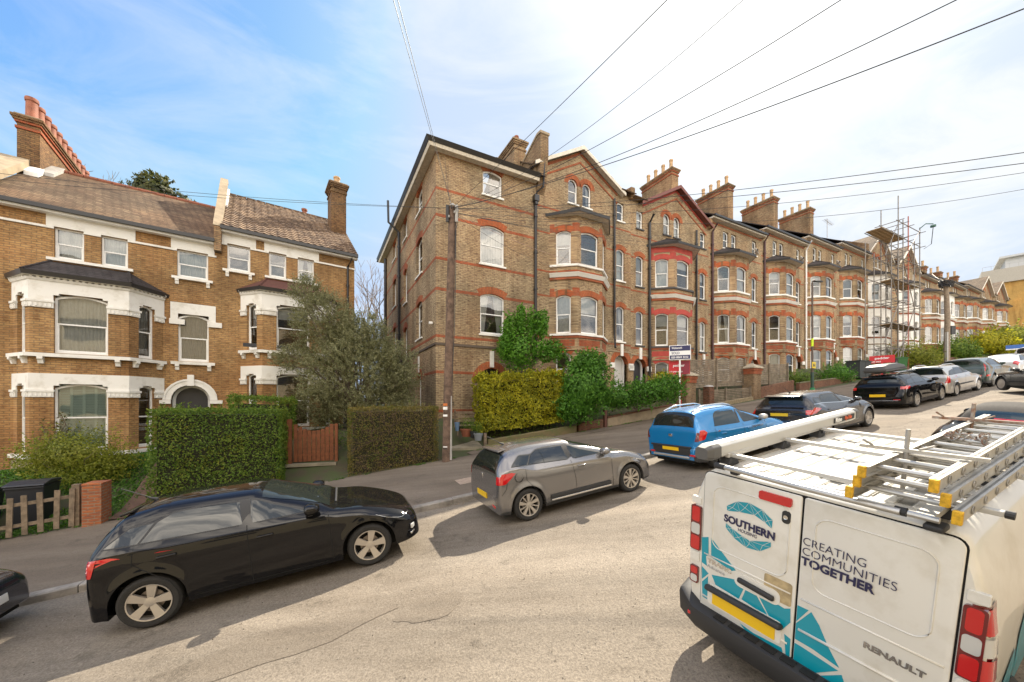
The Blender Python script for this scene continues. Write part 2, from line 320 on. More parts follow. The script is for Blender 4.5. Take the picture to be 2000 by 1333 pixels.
PAVE = asphalt('pavement_asphalt', (.135, .11, .085), (.25, .205, .16), (.8, .78, .76), 260)
PATCH = asphalt('road_repair_asphalt', (.13, .108, .085), (.28, .24, .19), (.9, .88, .86), 240)
KERB = mat('granite_kerb', (.26, .235, .205), .85, var=.35, vscale=3, bump=.2, detail=10)
SOIL = mat('garden_soil', (.07, .055, .035), .95, vcol2=(.05, .075, .02), vscale=2.2, bump=.3)
FLAG = mat('stone_flags', (.24, .21, .15), .9, var=.3, vscale=2, bump=.1)
def sheet(name, ss, ns, mt, dz=0, zf=None, kind='structure'):
    b = MB(); zf = zf or zg
    b.grid([[tuple(SN(s, n, z=zf(s, n) + dz)) for n in ns] for s in ss])
    o = b.build(name, mt, smooth=True); 
    if kind: o['kind'] = kind
    return o
ss = [-60, -40, -30, -25] + [x * 1.0 for x in range(-20, 60)] + [x * 4.0 for x in range(15, 40)] + [200, 300, 500]
far = lambda s, n: zg(min(s, 110), n) + (0 if s < 110 else -(s - 110) * .03)
sheet('road', ss, [-4, -2, 0, 1, 2, 2.7, 3.3, 3.9, 4.5, 5.1, 5.7, 6.5, 7.5, 8.45], ROAD, zf=lambda s, n: zroad(s, n))
k = MB()                                                            # kerb stones
s = -30.0
while s < 110:
    Lk = .9; a = s + .006; b_ = s + Lk - .006; j = rnd.uniform(-.006, .006); zt = .125 + rnd.uniform(-.006, .006)
    ring = [(8.45 + j, -.05), (8.45 + j, zt - .02), (8.47 + j, zt), (8.62, zt + .004), (8.62, -.05)]
    def fn(n_, z_, c): 
        p = SN(c, n_, z=zroad(c, 8.6) + z_); return p
    k.prism(ring, fn, (a, b_))
    s += Lk
o = k.build('kerb', KERB); o['kind'] = 'structure'
sheet('pavement', ss, [8.62, 9.5, 10.5, 11.5, 12.5, 13.0], PAVE, zf=lambda s, n: zroad(s, n) + .12 + .03 * (n - 8.6))
gs = lambda s, n: zg(s, n) - .02
ns = [13.0, 13.05, 13.3, 13.7, 13.75, 14, 14.3, 14.6, 14.9, 15.2, 15.6, 16, 16.5, 17, 17.5, 18, 19, 20, 22, 24, 28, 34, 42, 60, 100, 300]
sheet('garden_ground', ss, ns, SOIL, zf=lambda s, n: (far(s, n) - .02) if n < 40 else far(s, n) - (n - 40) * .05)
sheet('pavement_widening', [4.4 + i * .8 for i in range(0, 130)], [13.0, 13.35, 13.7], PAVE, dz=.012, zf=lambda s, n: zroad(s, n) + .12 + .03 * (n - 8.6))
sheet('ground', [-400, -60, 500], [-300, -60, -4.0], SOIL, zf=lambda s, n: zroad(max(-60, min(s, 110)), -4) + (.9 if n < -4 else 0) * 0)
# ------------------------------------------------------------------ building kit (local: x along the front, -y towards the street, z up)
def seg_e(P0, P1):
    P0, P1 = Vector(P0), Vector(P1); e = (P1 - P0); Ln = e.length; e = e / Ln; n = Vector((e.y, -e.x)); return P0, e, n, Ln
def pt(P0, e, n, a, o, z): return (P0.x + e.x * a + n.x * o, P0.y + e.y * a + n.y * o, z)
def panel(mb, P0, P1, z0, z1, holes=(), rev=.11, m=0, ztop=None):
    P0, e, n, Ln = seg_e(P0, P1)
    xs = sorted({0, Ln, *[h[0] for h in holes], *[h[1] for h in holes]}); zs = sorted({z0, z1, *[h[2] for h in holes], *[h[3] for h in holes]})
    for i in range(len(xs) - 1):
        for j in range(len(zs) - 1):
            a, b, c, d = xs[i], xs[i + 1], zs[j], zs[j + 1]; cx, cz = (a + b) / 2, (c + d) / 2
            if any(h[0] < cx < h[1] and h[2] < cz < h[3] for h in holes): continue
            mb.poly([pt(P0, e, n, a, 0, c), pt(P0, e, n, b, 0, c), pt(P0, e, n, b, 0, d), pt(P0, e, n, a, 0, d)], m)
    for a, b, c, d in holes:
        q = [(a, c), (b, c), (b, d), (a, d)]
        for i in range(4):
            u, v = q[i], q[(i + 1) % 4]
            mb.poly([pt(P0, e, n, u[0], 0, u[1]), pt(P0, e, n, v[0], 0, v[1]), pt(P0, e, n, v[0], -rev, v[1]), pt(P0, e, n, u[0], -rev, u[1])], m)
def arc(x0, x1, zc, rise, n=12):
    w_ = (x1 - x0) / 2; cx = (x0 + x1) / 2
    if rise < .01: return [(x0, zc), (x1, zc)], (cx, zc - 99), 99
    r = (w_ * w_ + rise * rise) / (2 * rise); a = math.asin(min(1, w_ / r))
    return [(cx + r * math.sin(-a + 2 * a * i / n), zc - r + r * math.cos(-a + 2 * a * i / n)) for i in range(n + 1)], (cx, zc - r), r
def outline(x0, x1, z0, z1, rise):
    A, c, r = arc(x0, x1, z1, rise); return [(x0, z0)] + A + [(x1, z0)]
def arch_piece(mb, P0, P1, x0, x1, z1, rise, th, m, out=.006, back=.10, ends=.0):
    P0, e, n, Ln = seg_e(P0, P1); A, c, r = arc(x0, x1, z1, rise)
    if rise >= .01:
        x0e, x1e = x0 - ends, x1 + ends
        B = [(c[0] + (p[0] - c[0]) * (r + th) / r, c[1] + (p[1] - c[1]) * (r + th) / r) for p in A]
        if rise > (x1 - x0) * .45: B = B
        else: B[0] = (B[0][0] - .02, B[0][1]); B[-1] = (B[-1][0] + .02, B[-1][1])
    else: B = [(x0 - .05, z1 + th), (x1 + .05, z1 + th)]
    for i in range(len(A) - 1):
        a0, a1, b0, b1 = A[i], A[i + 1], B[i], B[i + 1]
        f = lambda p, o: pt(P0, e, n, p[0], o, p[1])
        mb.poly([f(a0, out), f(a1, out), f(b1, out), f(b0, out)], m)
        mb.poly([f(a1, out), f(a0, out), f(a0, -back), f(a1, -back)], m)
        mb.poly([f(b0, out), f(b1, out), f(b1, 0), f(b0, 0)], m)
    for a0, b0 in ((A[0], B[0]), (A[-1], B[-1])):
        mb.poly([f(a0, out), f(b0, out), f(b0, 0), f(a0, 0)], m)
def window(parent, P0, P1, x0, x1, z0, z1, rise=.12, style='curtain', frame=WHITE, fw=.055, rec=.085, sill=True, meet=.5, sillm=None, sill_out=.07, glaz=0):
    P0v, e, n, Ln = seg_e(P0, P1); rs = random.Random(int(abs(x0 * 91 + z0 * 37 + P0v.x * 17) * 10))
    o = outline(x0, x1, z0, z1, rise); i_ = outline(x0 + fw, x1 - fw, z0 + fw * 1.3, z1 - fw, max(0, rise * .92) if rise > .01 else 0)
    if len(o) != len(i_): i_ = outline(x0 + fw, x1 - fw, z0 + fw * 1.3, z1 - fw, rise)
    mb = MB(); f = lambda p, q: pt(P0v, e, n, p[0], q, p[1]); N = len(o)
    for k in range(N):
        a, b, c, d = o[k], o[(k + 1) % N], i_[(k + 1) % N], i_[k]
        mb.poly([f(a, -rec), f(b, -rec), f(c, -rec), f(d, -rec)]); mb.poly([f(d, -rec), f(c, -rec), f(c, -rec - .06), f(d, -rec - .06)])
    zm = z0 + (z1 - z0) * meet; t = .022
    def bar(a, b, za, zb, q0, q1):
        P = [f((x, z), q) for z in (za, zb) for q in (q0, q1) for x in (a, b)]; k0 = len(mb.v); mb.v += P
        for fc in ((0, 2, 3, 1), (4, 5, 7, 6), (0, 1, 5, 4), (2, 6, 7, 3), (0, 4, 6, 2), (1, 3, 7, 5)): mb.f.append(tuple(k0 + q for q in fc)); mb.m.append(0)
    if meet: bar(x0 + fw, x1 - fw, zm - t, zm + t, -rec - .006, -rec - .055)
    # lower sash stiles sit a little further in
    if meet:
        for a, b in ((x0 + fw, x0 + fw + .03), (x1 - fw - .03, x1 - fw)): bar(a, b, z0 + fw, zm - t, -rec - .02, -rec - .05)
        bar(x0 + fw + .03, x1 - fw - .03, z0 + fw * 1.3, z0 + fw * 1.3 + .04, -rec - .02, -rec - .05)
    if glaz:
        for g in range(1, glaz + 1):
            xx = x0 + (x1 - x0) * g / (glaz + 1); bar(xx - .012, xx + .012, z0 + fw, z1 - fw - (rise if rise else 0) * .3, -rec - .01, -rec - .03)
    W = mb.build('window', frame, parent)
    pn = MB(); pn.poly([f(p, -rec - .035) for p in reversed(i_)]); pn.build('pane', GLASS, W)
    if sill:
        sb = MB(); Psl = [f((x, z), q) for z in (z0 - .075, z0) for q in (sill_out, -rec) for x in (x0 - .07, x1 + .07)]
        sb.v += Psl
        for fc in ((0, 2, 3, 1), (4, 5, 7, 6), (0, 1, 5, 4), (2, 6, 7, 3), (0, 4, 6, 2), (1, 3, 7, 5)): sb.f.append(fc); sb.m.append(0)
        sb.build('sill', sillm or WHITE2, W)
    # what hangs behind the glass
    D = -rec - .12
    def cloth(xa, xb, za, zb, mt, fold=.025, name='curtain', per=.085, gather=0):
        cb = MB(); cols = max(4, int((xb - xa) / .02)); rows = []
        for iz in range(5):
            zz = za + (zb - za) * iz / 4; row = []
            for ic in range(cols + 1):
                u = ic / cols; x = xa + (xb - xa) * u
                if gather: x = xa + (xb - xa) * u * (1 - gather * (1 - (iz / 4) ** 1.2)) if gather > 0 else xb - (xb - xa) * (1 - u) * (1 + gather * (1 - (iz / 4) ** 1.2))
                row.append(f((x, zz), D - .03 + fold * math.sin(x / per * 6.28 + rs.random() * .2 + iz * .15)))
            rows.append(row)
        cb.grid(rows); cb.build(name, mt, W, smooth=True)
    if style == 'curtain': cloth(x0, x1, z0, z1, CURT)
    elif style == 'grey': cloth(x0, x1, z0, z1, CURTG)
    elif style == 'blind':
        cb = MB(); z = z0
        while z < z1: cb.poly([f((x0, z), D), f((x1, z), D), f((x1, z + .034), D - .03), f((x0, z + .034), D - .03)]); z += .045
        cb.build('blind', BLIND, W)
    elif style == 'halfblind': cloth(x0, x1, z1 - (z1 - z0) * (.25 + .2 * rs.random()), z1, CURT, .0, 'blind')
    elif style == 'sides':
        cloth(x0, x0 + (x1 - x0) * .42, z0, z1, CURT, gather=.45); cloth(x1 - (x1 - x0) * .42, x1, z0, z1, CURT, gather=-.45)
    elif style == 'shutter':
        cb = MB(); nn = 4
        for q in range(nn):
            a = x0 + fw + (x1 - x0 - 2 * fw) * q / nn; b = x0 + fw + (x1 - x0 - 2 * fw) * (q + 1) / nn
            for sg in (0, 1):
                za, zb = (z0 + fw, zm) if sg == 0 else (zm, z1 - fw); z = za
                while z < zb: cb.poly([f((a + .03, z), D), f((b - .03, z), D), f((b - .03, z + .05), D - .035), f((a + .03, z + .05), D - .035)]); z += .055
            for (c0, c1) in ((a, a + .035), (b - .035, b)): cb.poly([f((c0, z0), D + .005), f((c1, z0), D + .005), f((c1, z1), D + .005), f((c0, z1), D + .005)])
        cb.build('shutter', mat('shutter_paint', (.55, .68, .60), .5), W)
    return W
def offset_line(pts, d):
    """offset an open footprint polyline outwards (to the right of travel)"""
    P = [Vector(p) for p in pts]; out_ = []
    for i, p in enumerate(P):
        ns_ = []
        if i > 0: e = (p - P[i - 1]).normalized(); ns_.append(Vector((e.y, -e.x)))
        if i < len(P) - 1: e = (P[i + 1] - p).normalized(); ns_.append(Vector((e.y, -e.x)))
        if len(ns_) == 1: out_.append(p + ns_[0] * d)
        else:
            m_ = (ns_[0] + ns_[1]).normalized(); out_.append(p + m_ * d / max(.4, m_.dot(ns_[0])))
    return out_
def strip(mb, pts, z0, z1, d, m=0, d2=None, inset=-.02):
    """a band z0..z1 that stands proud by d (d2 at the top) of a footprint polyline"""
    A = offset_line(pts, d); B = offset_line(pts, d if d2 is None else d2); I = offset_line(pts, inset)
    k = len(mb.v); n = len(A)
    for r_, z in ((I, z0), (A, z0), (B, z1), (I, z1)): mb.v += [(p.x, p.y, z) for p in r_]
    for i in range(n - 1):
        for r_ in range(3): mb.f.append((k + r_ * n + i, k + r_ * n + i + 1, k + (r_ + 1) * n + i + 1, k + (r_ + 1) * n + i)); mb.m.append(m)
    for i in (0, n - 1): mb.f.append(tuple(k + r_ * n + i for r_ in range(4))); mb.m.append(m)
def roof_quad(mb, pts, th=.05, m=0):
    P = [Vector(p) for p in pts]; nrm = (P[1] - P[0]).cross(P[-1] - P[0]).normalized()
    if nrm.z < 0: nrm = -nrm
    mb.poly(P, m); Q = [p - nrm * th for p in P]; mb.poly(list(reversed(Q)), m)
    for i in range(len(P)): j = (i + 1) % len(P); mb.poly([P[i], Q[i], Q[j], P[j]], m)
def lean_bay_roof(parent, pts, ze, zt, over, top, m=SLATE, gut=GUTTER, soff=SOFFIT, hips=True, name='bay_roof'):
    """hipped lean-to roof over a bay; top=(xa,xb) on the wall line y=0"""
    E_ = offset_line(pts, over); E_[0].y = E_[-1].y = -.0; mb = MB()
    T = [Vector((top[0], -.01)), Vector((top[1], -.01))]
    e3 = [Vector((p.x, p.y, ze)) for p in E_]; t3 = [Vector((p.x, p.y, zt)) for p in T]
    mid = len(e3) // 2
    for i in range(len(e3) - 1):
        if i < mid - 1: q = [e3[i], e3[i + 1], t3[0]]
        elif i > mid - 1: q = [e3[i], e3[i + 1], t3[1]]
        else: q = [e3[i], e3[i + 1], t3[1], t3[0]]
        roof_quad(mb, q, .03)
    if hips:
        mb.tube([e3[1], t3[0]], .045, 0, 6); mb.tube([e3[2], t3[1]], .045, 0, 6)
    rf = mb.build(name, m, parent)
    g = MB(); strip(g, E_, ze - .13, ze + .0, .0, 0, .03, -.03); g.build('gutter', gut, rf)
    s_ = MB(); I = offset_line(pts, -.01)
    for i in range(len(E_) - 1): s_.poly([(E_[i].x, E_[i].y, ze - .12), (E_[i + 1].x, E_[i + 1].y, ze - .12), (I[i + 1].x, I[i + 1].y, ze - .14), (I[i].x, I[i].y, ze - .14)])
    s_.build('soffit', soff, rf); return rf
def pot(parent, c, h=.75, r=.14, m=BUFFPOT):
    b = MB(); b.lathe([(0, 0), (r * 1.05, 0), (r * 1.05, .06), (r * .92, .1), (r * .86, h * .82), (r * 1.0, h * .84), (r * 1.05, h * .9), (r * .98, h), (r * .72, h), (r * .7, h * .7), (0, h * .68)], c, 14)
    return b.build('chimney_pot', m, parent, smooth=30)
def stack(parent, x0, x1, y0, y1, z0, z1, npots, m=YB2, potm=BUFFPOT, ph=.75, red=True, pr=.14, dropf=None):
    b = MB(); b.box((x0, y0, z0), (x1, y1, z1 - .55), 0)
    zz = z1 - .55
    for d, h, mm in ((.04, .09, 1), (.0, .14, 0), (.05, .08, 1 if red else 0), (.09, .08, 0), (.13, .09, 0), (.06, .07, 2)):
        b.box((x0 - d, y0 - d, zz), (x1 + d, y1 + d, zz + h), mm if red or mm == 2 else 0); zz += h
    ch = b.build('chimney', [m, RB, RENDER], parent)
    for i in range(npots):
        yy = y0 + (y1 - y0) * (i + .5) / npots; hh = ph * (1 + (dropf[i] if dropf else 0))
        pot(ch, ((x0 + x1) / 2, yy, zz - .01), hh, pr, potm if not (potm is BUFFPOT and i % 4 == 2) else BUFFPOT)
    return ch
def rain_pipe(parent, pts, r=.045, m=GUTTER, name='downpipe'):
    b = MB(); b.tube(pts, r, 0, 8)
    for i in range(len(pts) - 1):
        a, c = Vector(pts[i]), Vector(pts[i + 1]); Ln = (c - a).length
        for j in range(int(Ln / 1.8)):
            p = a + (c - a) * ((j + .5) * 1.8 / Ln); b.tube([p + Vector((0, 0, -.05)), p + Vector((0, 0, .05))], r * 1.45, 0, 8)
    return b.build(name, m, parent, smooth=40)
def door(parent, P0, P1, x0, x1, z0, z1, rise, col, fr=WHITE):
    P0v, e, n, Ln = seg_e(P0, P1); f = lambda p, q: pt(P0v, e, n, p[0], q, p[1])
    o = outline(x0, x1, z0, z1, rise); i_ = outline(x0 + .09, x1 - .09, z0, z1 - .09, rise * .9 if rise else 0); mb = MB(); N = len(o)
    for k in range(N - 1):
        a, b, c, d = o[k], o[k + 1], i_[k + 1], i_[k]
        mb.poly([f(a, -.3), f(b, -.3), f(c, -.3), f(d, -.3)]); mb.poly([f(d, -.3), f(c, -.3), f(c, -.42), f(d, -.42)])
    W = mb.build('door_frame', fr, parent)
    pn = MB(); pn.poly([f(p, -.4) for p in i_]); 
    for (a, b, c, d) in ((.15, .45, .15, .42), (.55, .85, .15, .42), (.15, .45, .48, .75), (.55, .85, .48, .75)):
        X0, X1 = x0 + .09, x1 - .09; Z0, Z1 = z0, z1 - rise
        pn.poly([f((X0 + (X1 - X0) * a, Z0 + (Z1 - Z0) * c), -.385), f((X0 + (X1 - X0) * b, Z0 + (Z1 - Z0) * c), -.385), f((X0 + (X1 - X0) * b, Z0 + (Z1 - Z0) * d), -.385), f((X0 + (X1 - X0) * a, Z0 + (Z1 - Z0) * d), -.385)])
    pn.build('door', col, W); return W
def rosette(mb, P0, P1, a, z, r=.085, m=0):
    P0v, e, n, Ln = seg_e(P0, P1)
    for q in range(8):
        t = q * math.pi / 4
        c = pt(P0v, e, n, a + math.cos(t) * r * 1.35, .012, z + math.sin(t) * r * .8)
        ring = [pt(P0v, e, n, a + math.cos(t) * r * 1.35 + math.cos(u * 1.05) * r * .3, .014, z + math.sin(t) * r * .8 + math.sin(u * 1.05) * r * .3) for u in range(6)]
        mb.poly(ring, m)
    mb.poly([pt(P0v, e, n, a + math.cos(u * .79) * r * .5, .018, z + math.sin(u * .79) * r * .4) for u in range(8)], m)
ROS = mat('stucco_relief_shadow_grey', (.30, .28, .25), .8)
def bracket(mb, P0, P1, a, z1, w=.1, h=.2, d=.12, m=0):
    P0v, e, n, Ln = seg_e(P0, P1); prof = [(0, z1), (d, z1), (d, z1 - h * .35), (d * .7, z1 - h * .5), (d * .5, z1 - h), (0, z1 - h)]
    k = len(mb.v); N = len(prof)
    for x in (a - w / 2, a + w / 2): mb.v += [pt(P0v, e, n, x, o, z) for o, z in prof]
    mb.f.append(tuple(k + i for i in range(N))); mb.m.append(m); mb.f.append(tuple(k + N + i for i in reversed(range(N)))); mb.m.append(m)
    for i in range(N): j = (i + 1) % N; mb.f.append((k + i, k + j, k + N + j, k + N + i)); mb.m.append(m)
def vbox(mb, P0, P1, a, b, z0, z1, o0, o1, m=0):
    P0v, e, n, Ln = seg_e(P0, P1); k = len(mb.v)
    mb.v += [pt(P0v, e, n, x, q, z) for z in (z0, z1) for q in (o1, o0) for x in (a, b)]
    for fc in ((0, 2, 3, 1), (4, 5, 7, 6), (0, 1, 5, 4), (2, 6, 7, 3), (0, 4, 6, 2), (1, 3, 7, 5)): mb.f.append(tuple(k + q for q in fc)); mb.m.append(m)
# ------------------------------------------------------------------ the two orange brick villas on the left
def villa(name, label, origin, ang, x0, x1, dz, tops, bay, singles, arch, roofm, roofx, bayroofm, depth=8.0, ridge=4.0, ridge_h=3.0, zb=-3.2):
    H = empty(name, origin, R(ang)); tag(H, label, 'house', 'orange brick houses on the left')
    wall = MB(); white = MB(); Z = lambda z: z + dz; F0, F1 = (x0, 0), (x1, 0); sh = lambda a: a - x0
    bx0, bx1, bf0, bf1, pj = bay; BP = [(bx0, 0), (bf0, -pj), (bf1, -pj), (bx1, 0)]
    holes = []
    for a, b in tops: holes.append((sh(a), sh(b), Z(4.95), Z(6.02)))
    for a, b in singles: holes.append((sh(a), sh(b), Z(1.68), Z(3.52)))
    ax, ar = arch
    holes.append((sh(ax - ar), sh(ax + ar), Z(-1.9), Z(.75)))
    panel(wall, F0, F1, zb, Z(6.5), holes)
    # side and rear walls, gable towards the gap
    panel(wall, (x1, 0), (x1, depth), zb, Z(6.5)); panel(wall, (x1, depth), (x0, depth), zb, Z(6.5)); panel(wall, (x0, depth), (x0, 0), zb, Z(6.5))
    for x in (x1, x0): wall.poly([(x, 0, Z(6.5)), (x, depth, Z(6.5)), (x, ridge, Z(6.5 + ridge_h - .05))])
    # bay walls
    for i in range(3):
        P0, P1 = BP[i], BP[i + 1]; Ln = (Vector(P1) - Vector(P0)).length
        if i == 1: hs_ = [(.5, Ln - .5)]
        else: hs_ = [(Ln * .5 - .27, Ln * .5 + .27)]
        hh = []
        for a, b in hs_: hh += [(a, b, Z(1.66), Z(3.58)), (a, b, Z(-1.55), Z(.66))]
        panel(wall, P0, P1, zb, Z(4.0), hh, rev=.14)
        for a, b in hs_:
            st = ('shutter' if i == 1 else 'dark', 'sides' if i == 1 else 'grey') if dz == 0 else ('dark', 'halfblind')
            window(H, P0, P1, a, b, Z(-1.55), Z(.66), .13 if i == 1 else .1, st[0], sill=False, rec=.1)
            window(H, P0, P1, a, b, Z(1.66), Z(3.58), .13 if i == 1 else .1, 'curtain' if (dz == 0 and i == 1) else st[1], sill=False, rec=.1)
            # white entablature faces round the window heads, capitals on the piers
            for (zf, zt_, zw) in ((3.28, 3.95, 3.58), (.42, .99, .66)):
                vbox(white, P0, P1, -.012, a, Z(zf), Z(zt_), 0, .03); vbox(white, P0, P1, b, Ln + .012, Z(zf), Z(zt_), 0, .03); vbox(white, P0, P1, a, b, Z(zw), Z(zt_), 0, .03)
                for (u, v) in ((a, a + .12), (b - .12, b)):   # shouldered corners of the opening
                    vbox(white, P0, P1, u, v, Z(zw - .12 if False else zw - .06), Z(zw), -.1, .03)
                for (u, v) in ((0, a), (b, Ln)):
                    w0 = v - u
                    if w0 < .12: continue
                    vbox(white, P0, P1, u - .03, v + .03, Z(zf - .02), Z(zf + .05), 0, .085); vbox(white, P0, P1, u - .01, v + .01, Z(zf - .19), Z(zf - .02), 0, .055)
                    for q in range(max(2, int(w0 / .09))): 
                        c = u + (q + .5) * w0 / max(2, int(w0 / .09)); vbox(white, P0, P1, c - .022, c + .022, Z(zf - .16), Z(zf - .05), 0, .078)
                    rosette(white, P0, P1, (u + v) / 2, Z((zf + zt_) / 2 + .08), .075, 1)
        for c in (.25, Ln - .25) if i == 1 else (.18, Ln - .18): bracket(white, P0, P1, c, Z(1.52), .12, .22, .16)
    strip(white, BP, Z(1.52), Z(1.63), .15); strip(white, BP, Z(3.95), Z(4.02), .06, 0, .1); strip(white, BP, Z(4.06), Z(4.12), .12, 0, .14)
    for i in range(3):
        P0, P1 = BP[i], BP[i + 1]; Ln = (Vector(P1) - Vector(P0)).length
        for q in range(int(Ln / .14)): vbox(white, P0, P1, q * .14 + .02, q * .14 + .09, Z(4.02), Z(4.06), 0, .1)
    strip(white, BP, Z(-1.72), Z(-1.60), .12); strip(wall, BP, Z(-2.2), Z(-1.8), .05, 1)
    tc_ = ((bf0 + bf1) / 2 - (bf1 - bf0) * .42, (bf0 + bf1) / 2 + (bf1 - bf0) * .42)
    lean_bay_roof(H, BP, Z(4.2), Z(4.83), .2, tc_, bayroofm, soff=WHITE2)
    # top windows with white head band and sills
    for a, b in tops: window(H, F0, F1, sh(a), sh(b), Z(4.95), Z(6.02), .0, 'curtain' if dz == 0 else ('dark' if a < x1 - 2.4 else 'sides'), sill=False)
    grp = {}
    for a, b in tops: grp.setdefault('g' if (a < bf1 and b > bf0 - .2) else round(a, 1), []).append((a, b))
    last = x0
    for g in sorted(grp.values()):
        a, b = g[0][0] - .17, g[-1][1] + .2
        vbox(white, F0, F1, sh(a), sh(b), Z(6.02), Z(6.40), 0, .04)
        xs_ = [a] + [q for w_ in g for q in w_] + [b]
        for i in range(0, len(xs_), 2): vbox(white, F0, F1, sh(xs_[i]), sh(xs_[i + 1]), Z(5.94), Z(6.02), 0, .04)
        vbox(white, F0, F1, sh(last), sh(a), Z(5.94), Z(6.01), 0, .05); last = b
        vbox(white, F0, F1, sh(g[0][0] - .15), sh(g[-1][1] + .15), Z(4.86), Z(4.95), -.08, .11)
        if len(g) == 1:
            for c in (g[0][0] + .0, g[0][1] - .0): bracket(white, F0, F1, sh(c), Z(4.86), .11, .2, .1)
    vbox(white, F0, F1, sh(last), sh(x1), Z(5.94), Z(6.01), 0, .05)
    for a, b in singles:
        window(H, F0, F1, sh(a), sh(b), Z(1.68), Z(3.52), .13, 'grey', sill=False)
        vbox(white, F0, F1, sh(a - .22), sh(b + .22), Z(3.52), Z(3.95), 0, .035)
        for u, v in ((a - .22, a), (b, b + .22)):
            vbox(white, F0, F1, sh(u), sh(v), Z(3.3), Z(3.52), 0, .035); vbox(white, F0, F1, sh(u) - .03, sh(v) + .2, Z(3.1), Z(3.3), 0, .07); rosette(white, F0, F1, sh((u + v) / 2), Z(3.66), .07, 1)
        vbox(white, F0, F1, sh(a - .2), sh(b + .2), Z(1.55), Z(1.66), -.08, .12)
        for c in (a - .02, b + .02): bracket(white, F0, F1, sh(c), Z(1.55), .12, .22, .12)
    # porch arch
    arch_piece(white, F0, F1, sh(ax - ar), sh(ax + ar), Z(.75), ar, .2, 0, .06); arch_piece(white, F0, F1, sh(ax - ar - .17), sh(ax + ar + .17), Z(.92), ar + .17, .07, 0, .09)
    vbox(white, F0, F1, sh(ax - .1), sh(ax + .1), Z(.72), Z(1.15), 0, .14)
    for c in (ax - ar - .2, ax + ar + .2): vbox(white, F0, F1, sh(c) - .2, sh(c) + .2, Z(.02), Z(.16), 0, .12)
    door(H, F0, F1, sh(ax - ar), sh(ax + ar), Z(-1.6), Z(.75), ar, mat('dark_door', (.03, .03, .035), .4))
    W_ = wall.build('wall', [OB, RENDER], H); white.build('stucco_trim', [WHITE2, ROS], H)
    # eaves, gutter, main roof
    r_ = MB(); rx0, rx1 = roofx; zr = Z(6.6)
    roof_quad(r_, [(rx0, -.3, zr), (rx1, -.3, zr), (rx1, ridge, Z(6.6 + ridge_h)), (rx0, ridge, Z(6.6 + ridge_h))], .06); roof_quad(r_, [(rx1, depth + .3, zr), (rx0, depth + .3, zr), (rx0, ridge, Z(6.6 + ridge_h)), (rx1, ridge, Z(6.6 + ridge_h))], .06)
    RF = r_.build('roof', roofm, H)
    if dz:                                                # interlocking pantiles, course by course
        pt_ = MB(); nc, nr2 = int((rx1 - rx0) / .27), 20; up_ = Vector((0, ridge + .3, ridge_h)); L3 = up_.length; up_.normalize(); nn = Vector((0, -up_.z, up_.y))
        for r3 in range(nr2):
            for c3 in range(nc):
                a = rx0 + (rx1 - rx0) * c3 / nc; w3 = (rx1 - rx0) / nc; P = []
                for e in (0, 1):
                    o3 = Vector((0, -.3, zr)) + up_ * L3 * (r3 + e * 1.04) / nr2 + nn * (.045 if e == 0 else .012); P.append([tuple(o3 + Vector((a + w3 * q / 5, 0, 0)) + nn * (.035 * math.sin(math.pi * min(1, q / 3.2)) if q < 4 else 0)) for q in range(6)])
                P.insert(0, [tuple(Vector(p) - nn * .03) for p in P[0]]); pt_.grid(P, m=(c3 * 7 + r3 * 13 + (c3 * r3) % 5) % 3)
        pt_.build('pantiles', [mat('pantile_a', (.16, .105, .065), .9, var=.35, vscale=3), mat('pantile_b', (.12, .078, .05), .9, var=.35, vscale=3), mat('pantile_c', (.20, .135, .085), .9, var=.3, vscale=3)], RF)
    rt = MB()
    nrt = int((rx1 - rx0) / .4)
    for i in range(nrt): rt.tube([(rx0 + (rx1 - rx0) * i / nrt, ridge, Z(6.6 + ridge_h) + .0), (rx0 + (rx1 - rx0) * (i + .96) / nrt, ridge, Z(6.6 + ridge_h) + .0)], .10, 0, 8)
    rt.build('ridge_tiles', TERRA if dz == 0 else TILEP, RF)
    g = MB(); vbox(g, F0, F1, sh(rx0), sh(rx1), Z(6.47), Z(6.6), .27, .38); g.build('gutter', GUTTER, RF)
    g = MB(); vbox(g, F0, F1, sh(rx0), sh(rx1), Z(6.40), Z(6.50), .02, .26); g.build('eaves_board', WHITE, RF)
    return H, F0, F1, sh
VO = (-14.995, 12.8, 0); VA = 35.1
HA, *_ = villa('brick_house', 'orange brick house with white stucco bay and brown tiled roof, at the left edge', VO, VA, -2.4, 3.66, 0, [(-.63, .05), (.46, 1.13), (2.47, 3.40)],
      (-1.5, 2.08, -.88, 1.33, .9), [(2.5, 3.42)], (2.88, .58), TILEB, (-2.2, 3.62), SLATE)
HB, *_ = villa('brick_house', 'orange brick house with pantile roof, behind the grey-green olive tree', VO, VA, 3.66, 8.92, .6, [(4.01, 4.78), (5.44, 6.08), (6.52, 7.17)],
      (4.48, 8.1, 5.18, 7.40, .85), [], (8.62, .2), TILEP, (3.80, 9.02), mat('red_bay_tiles', (.10, .035, .025), .7, var=.3, vscale=12), ridge_h=3.25)
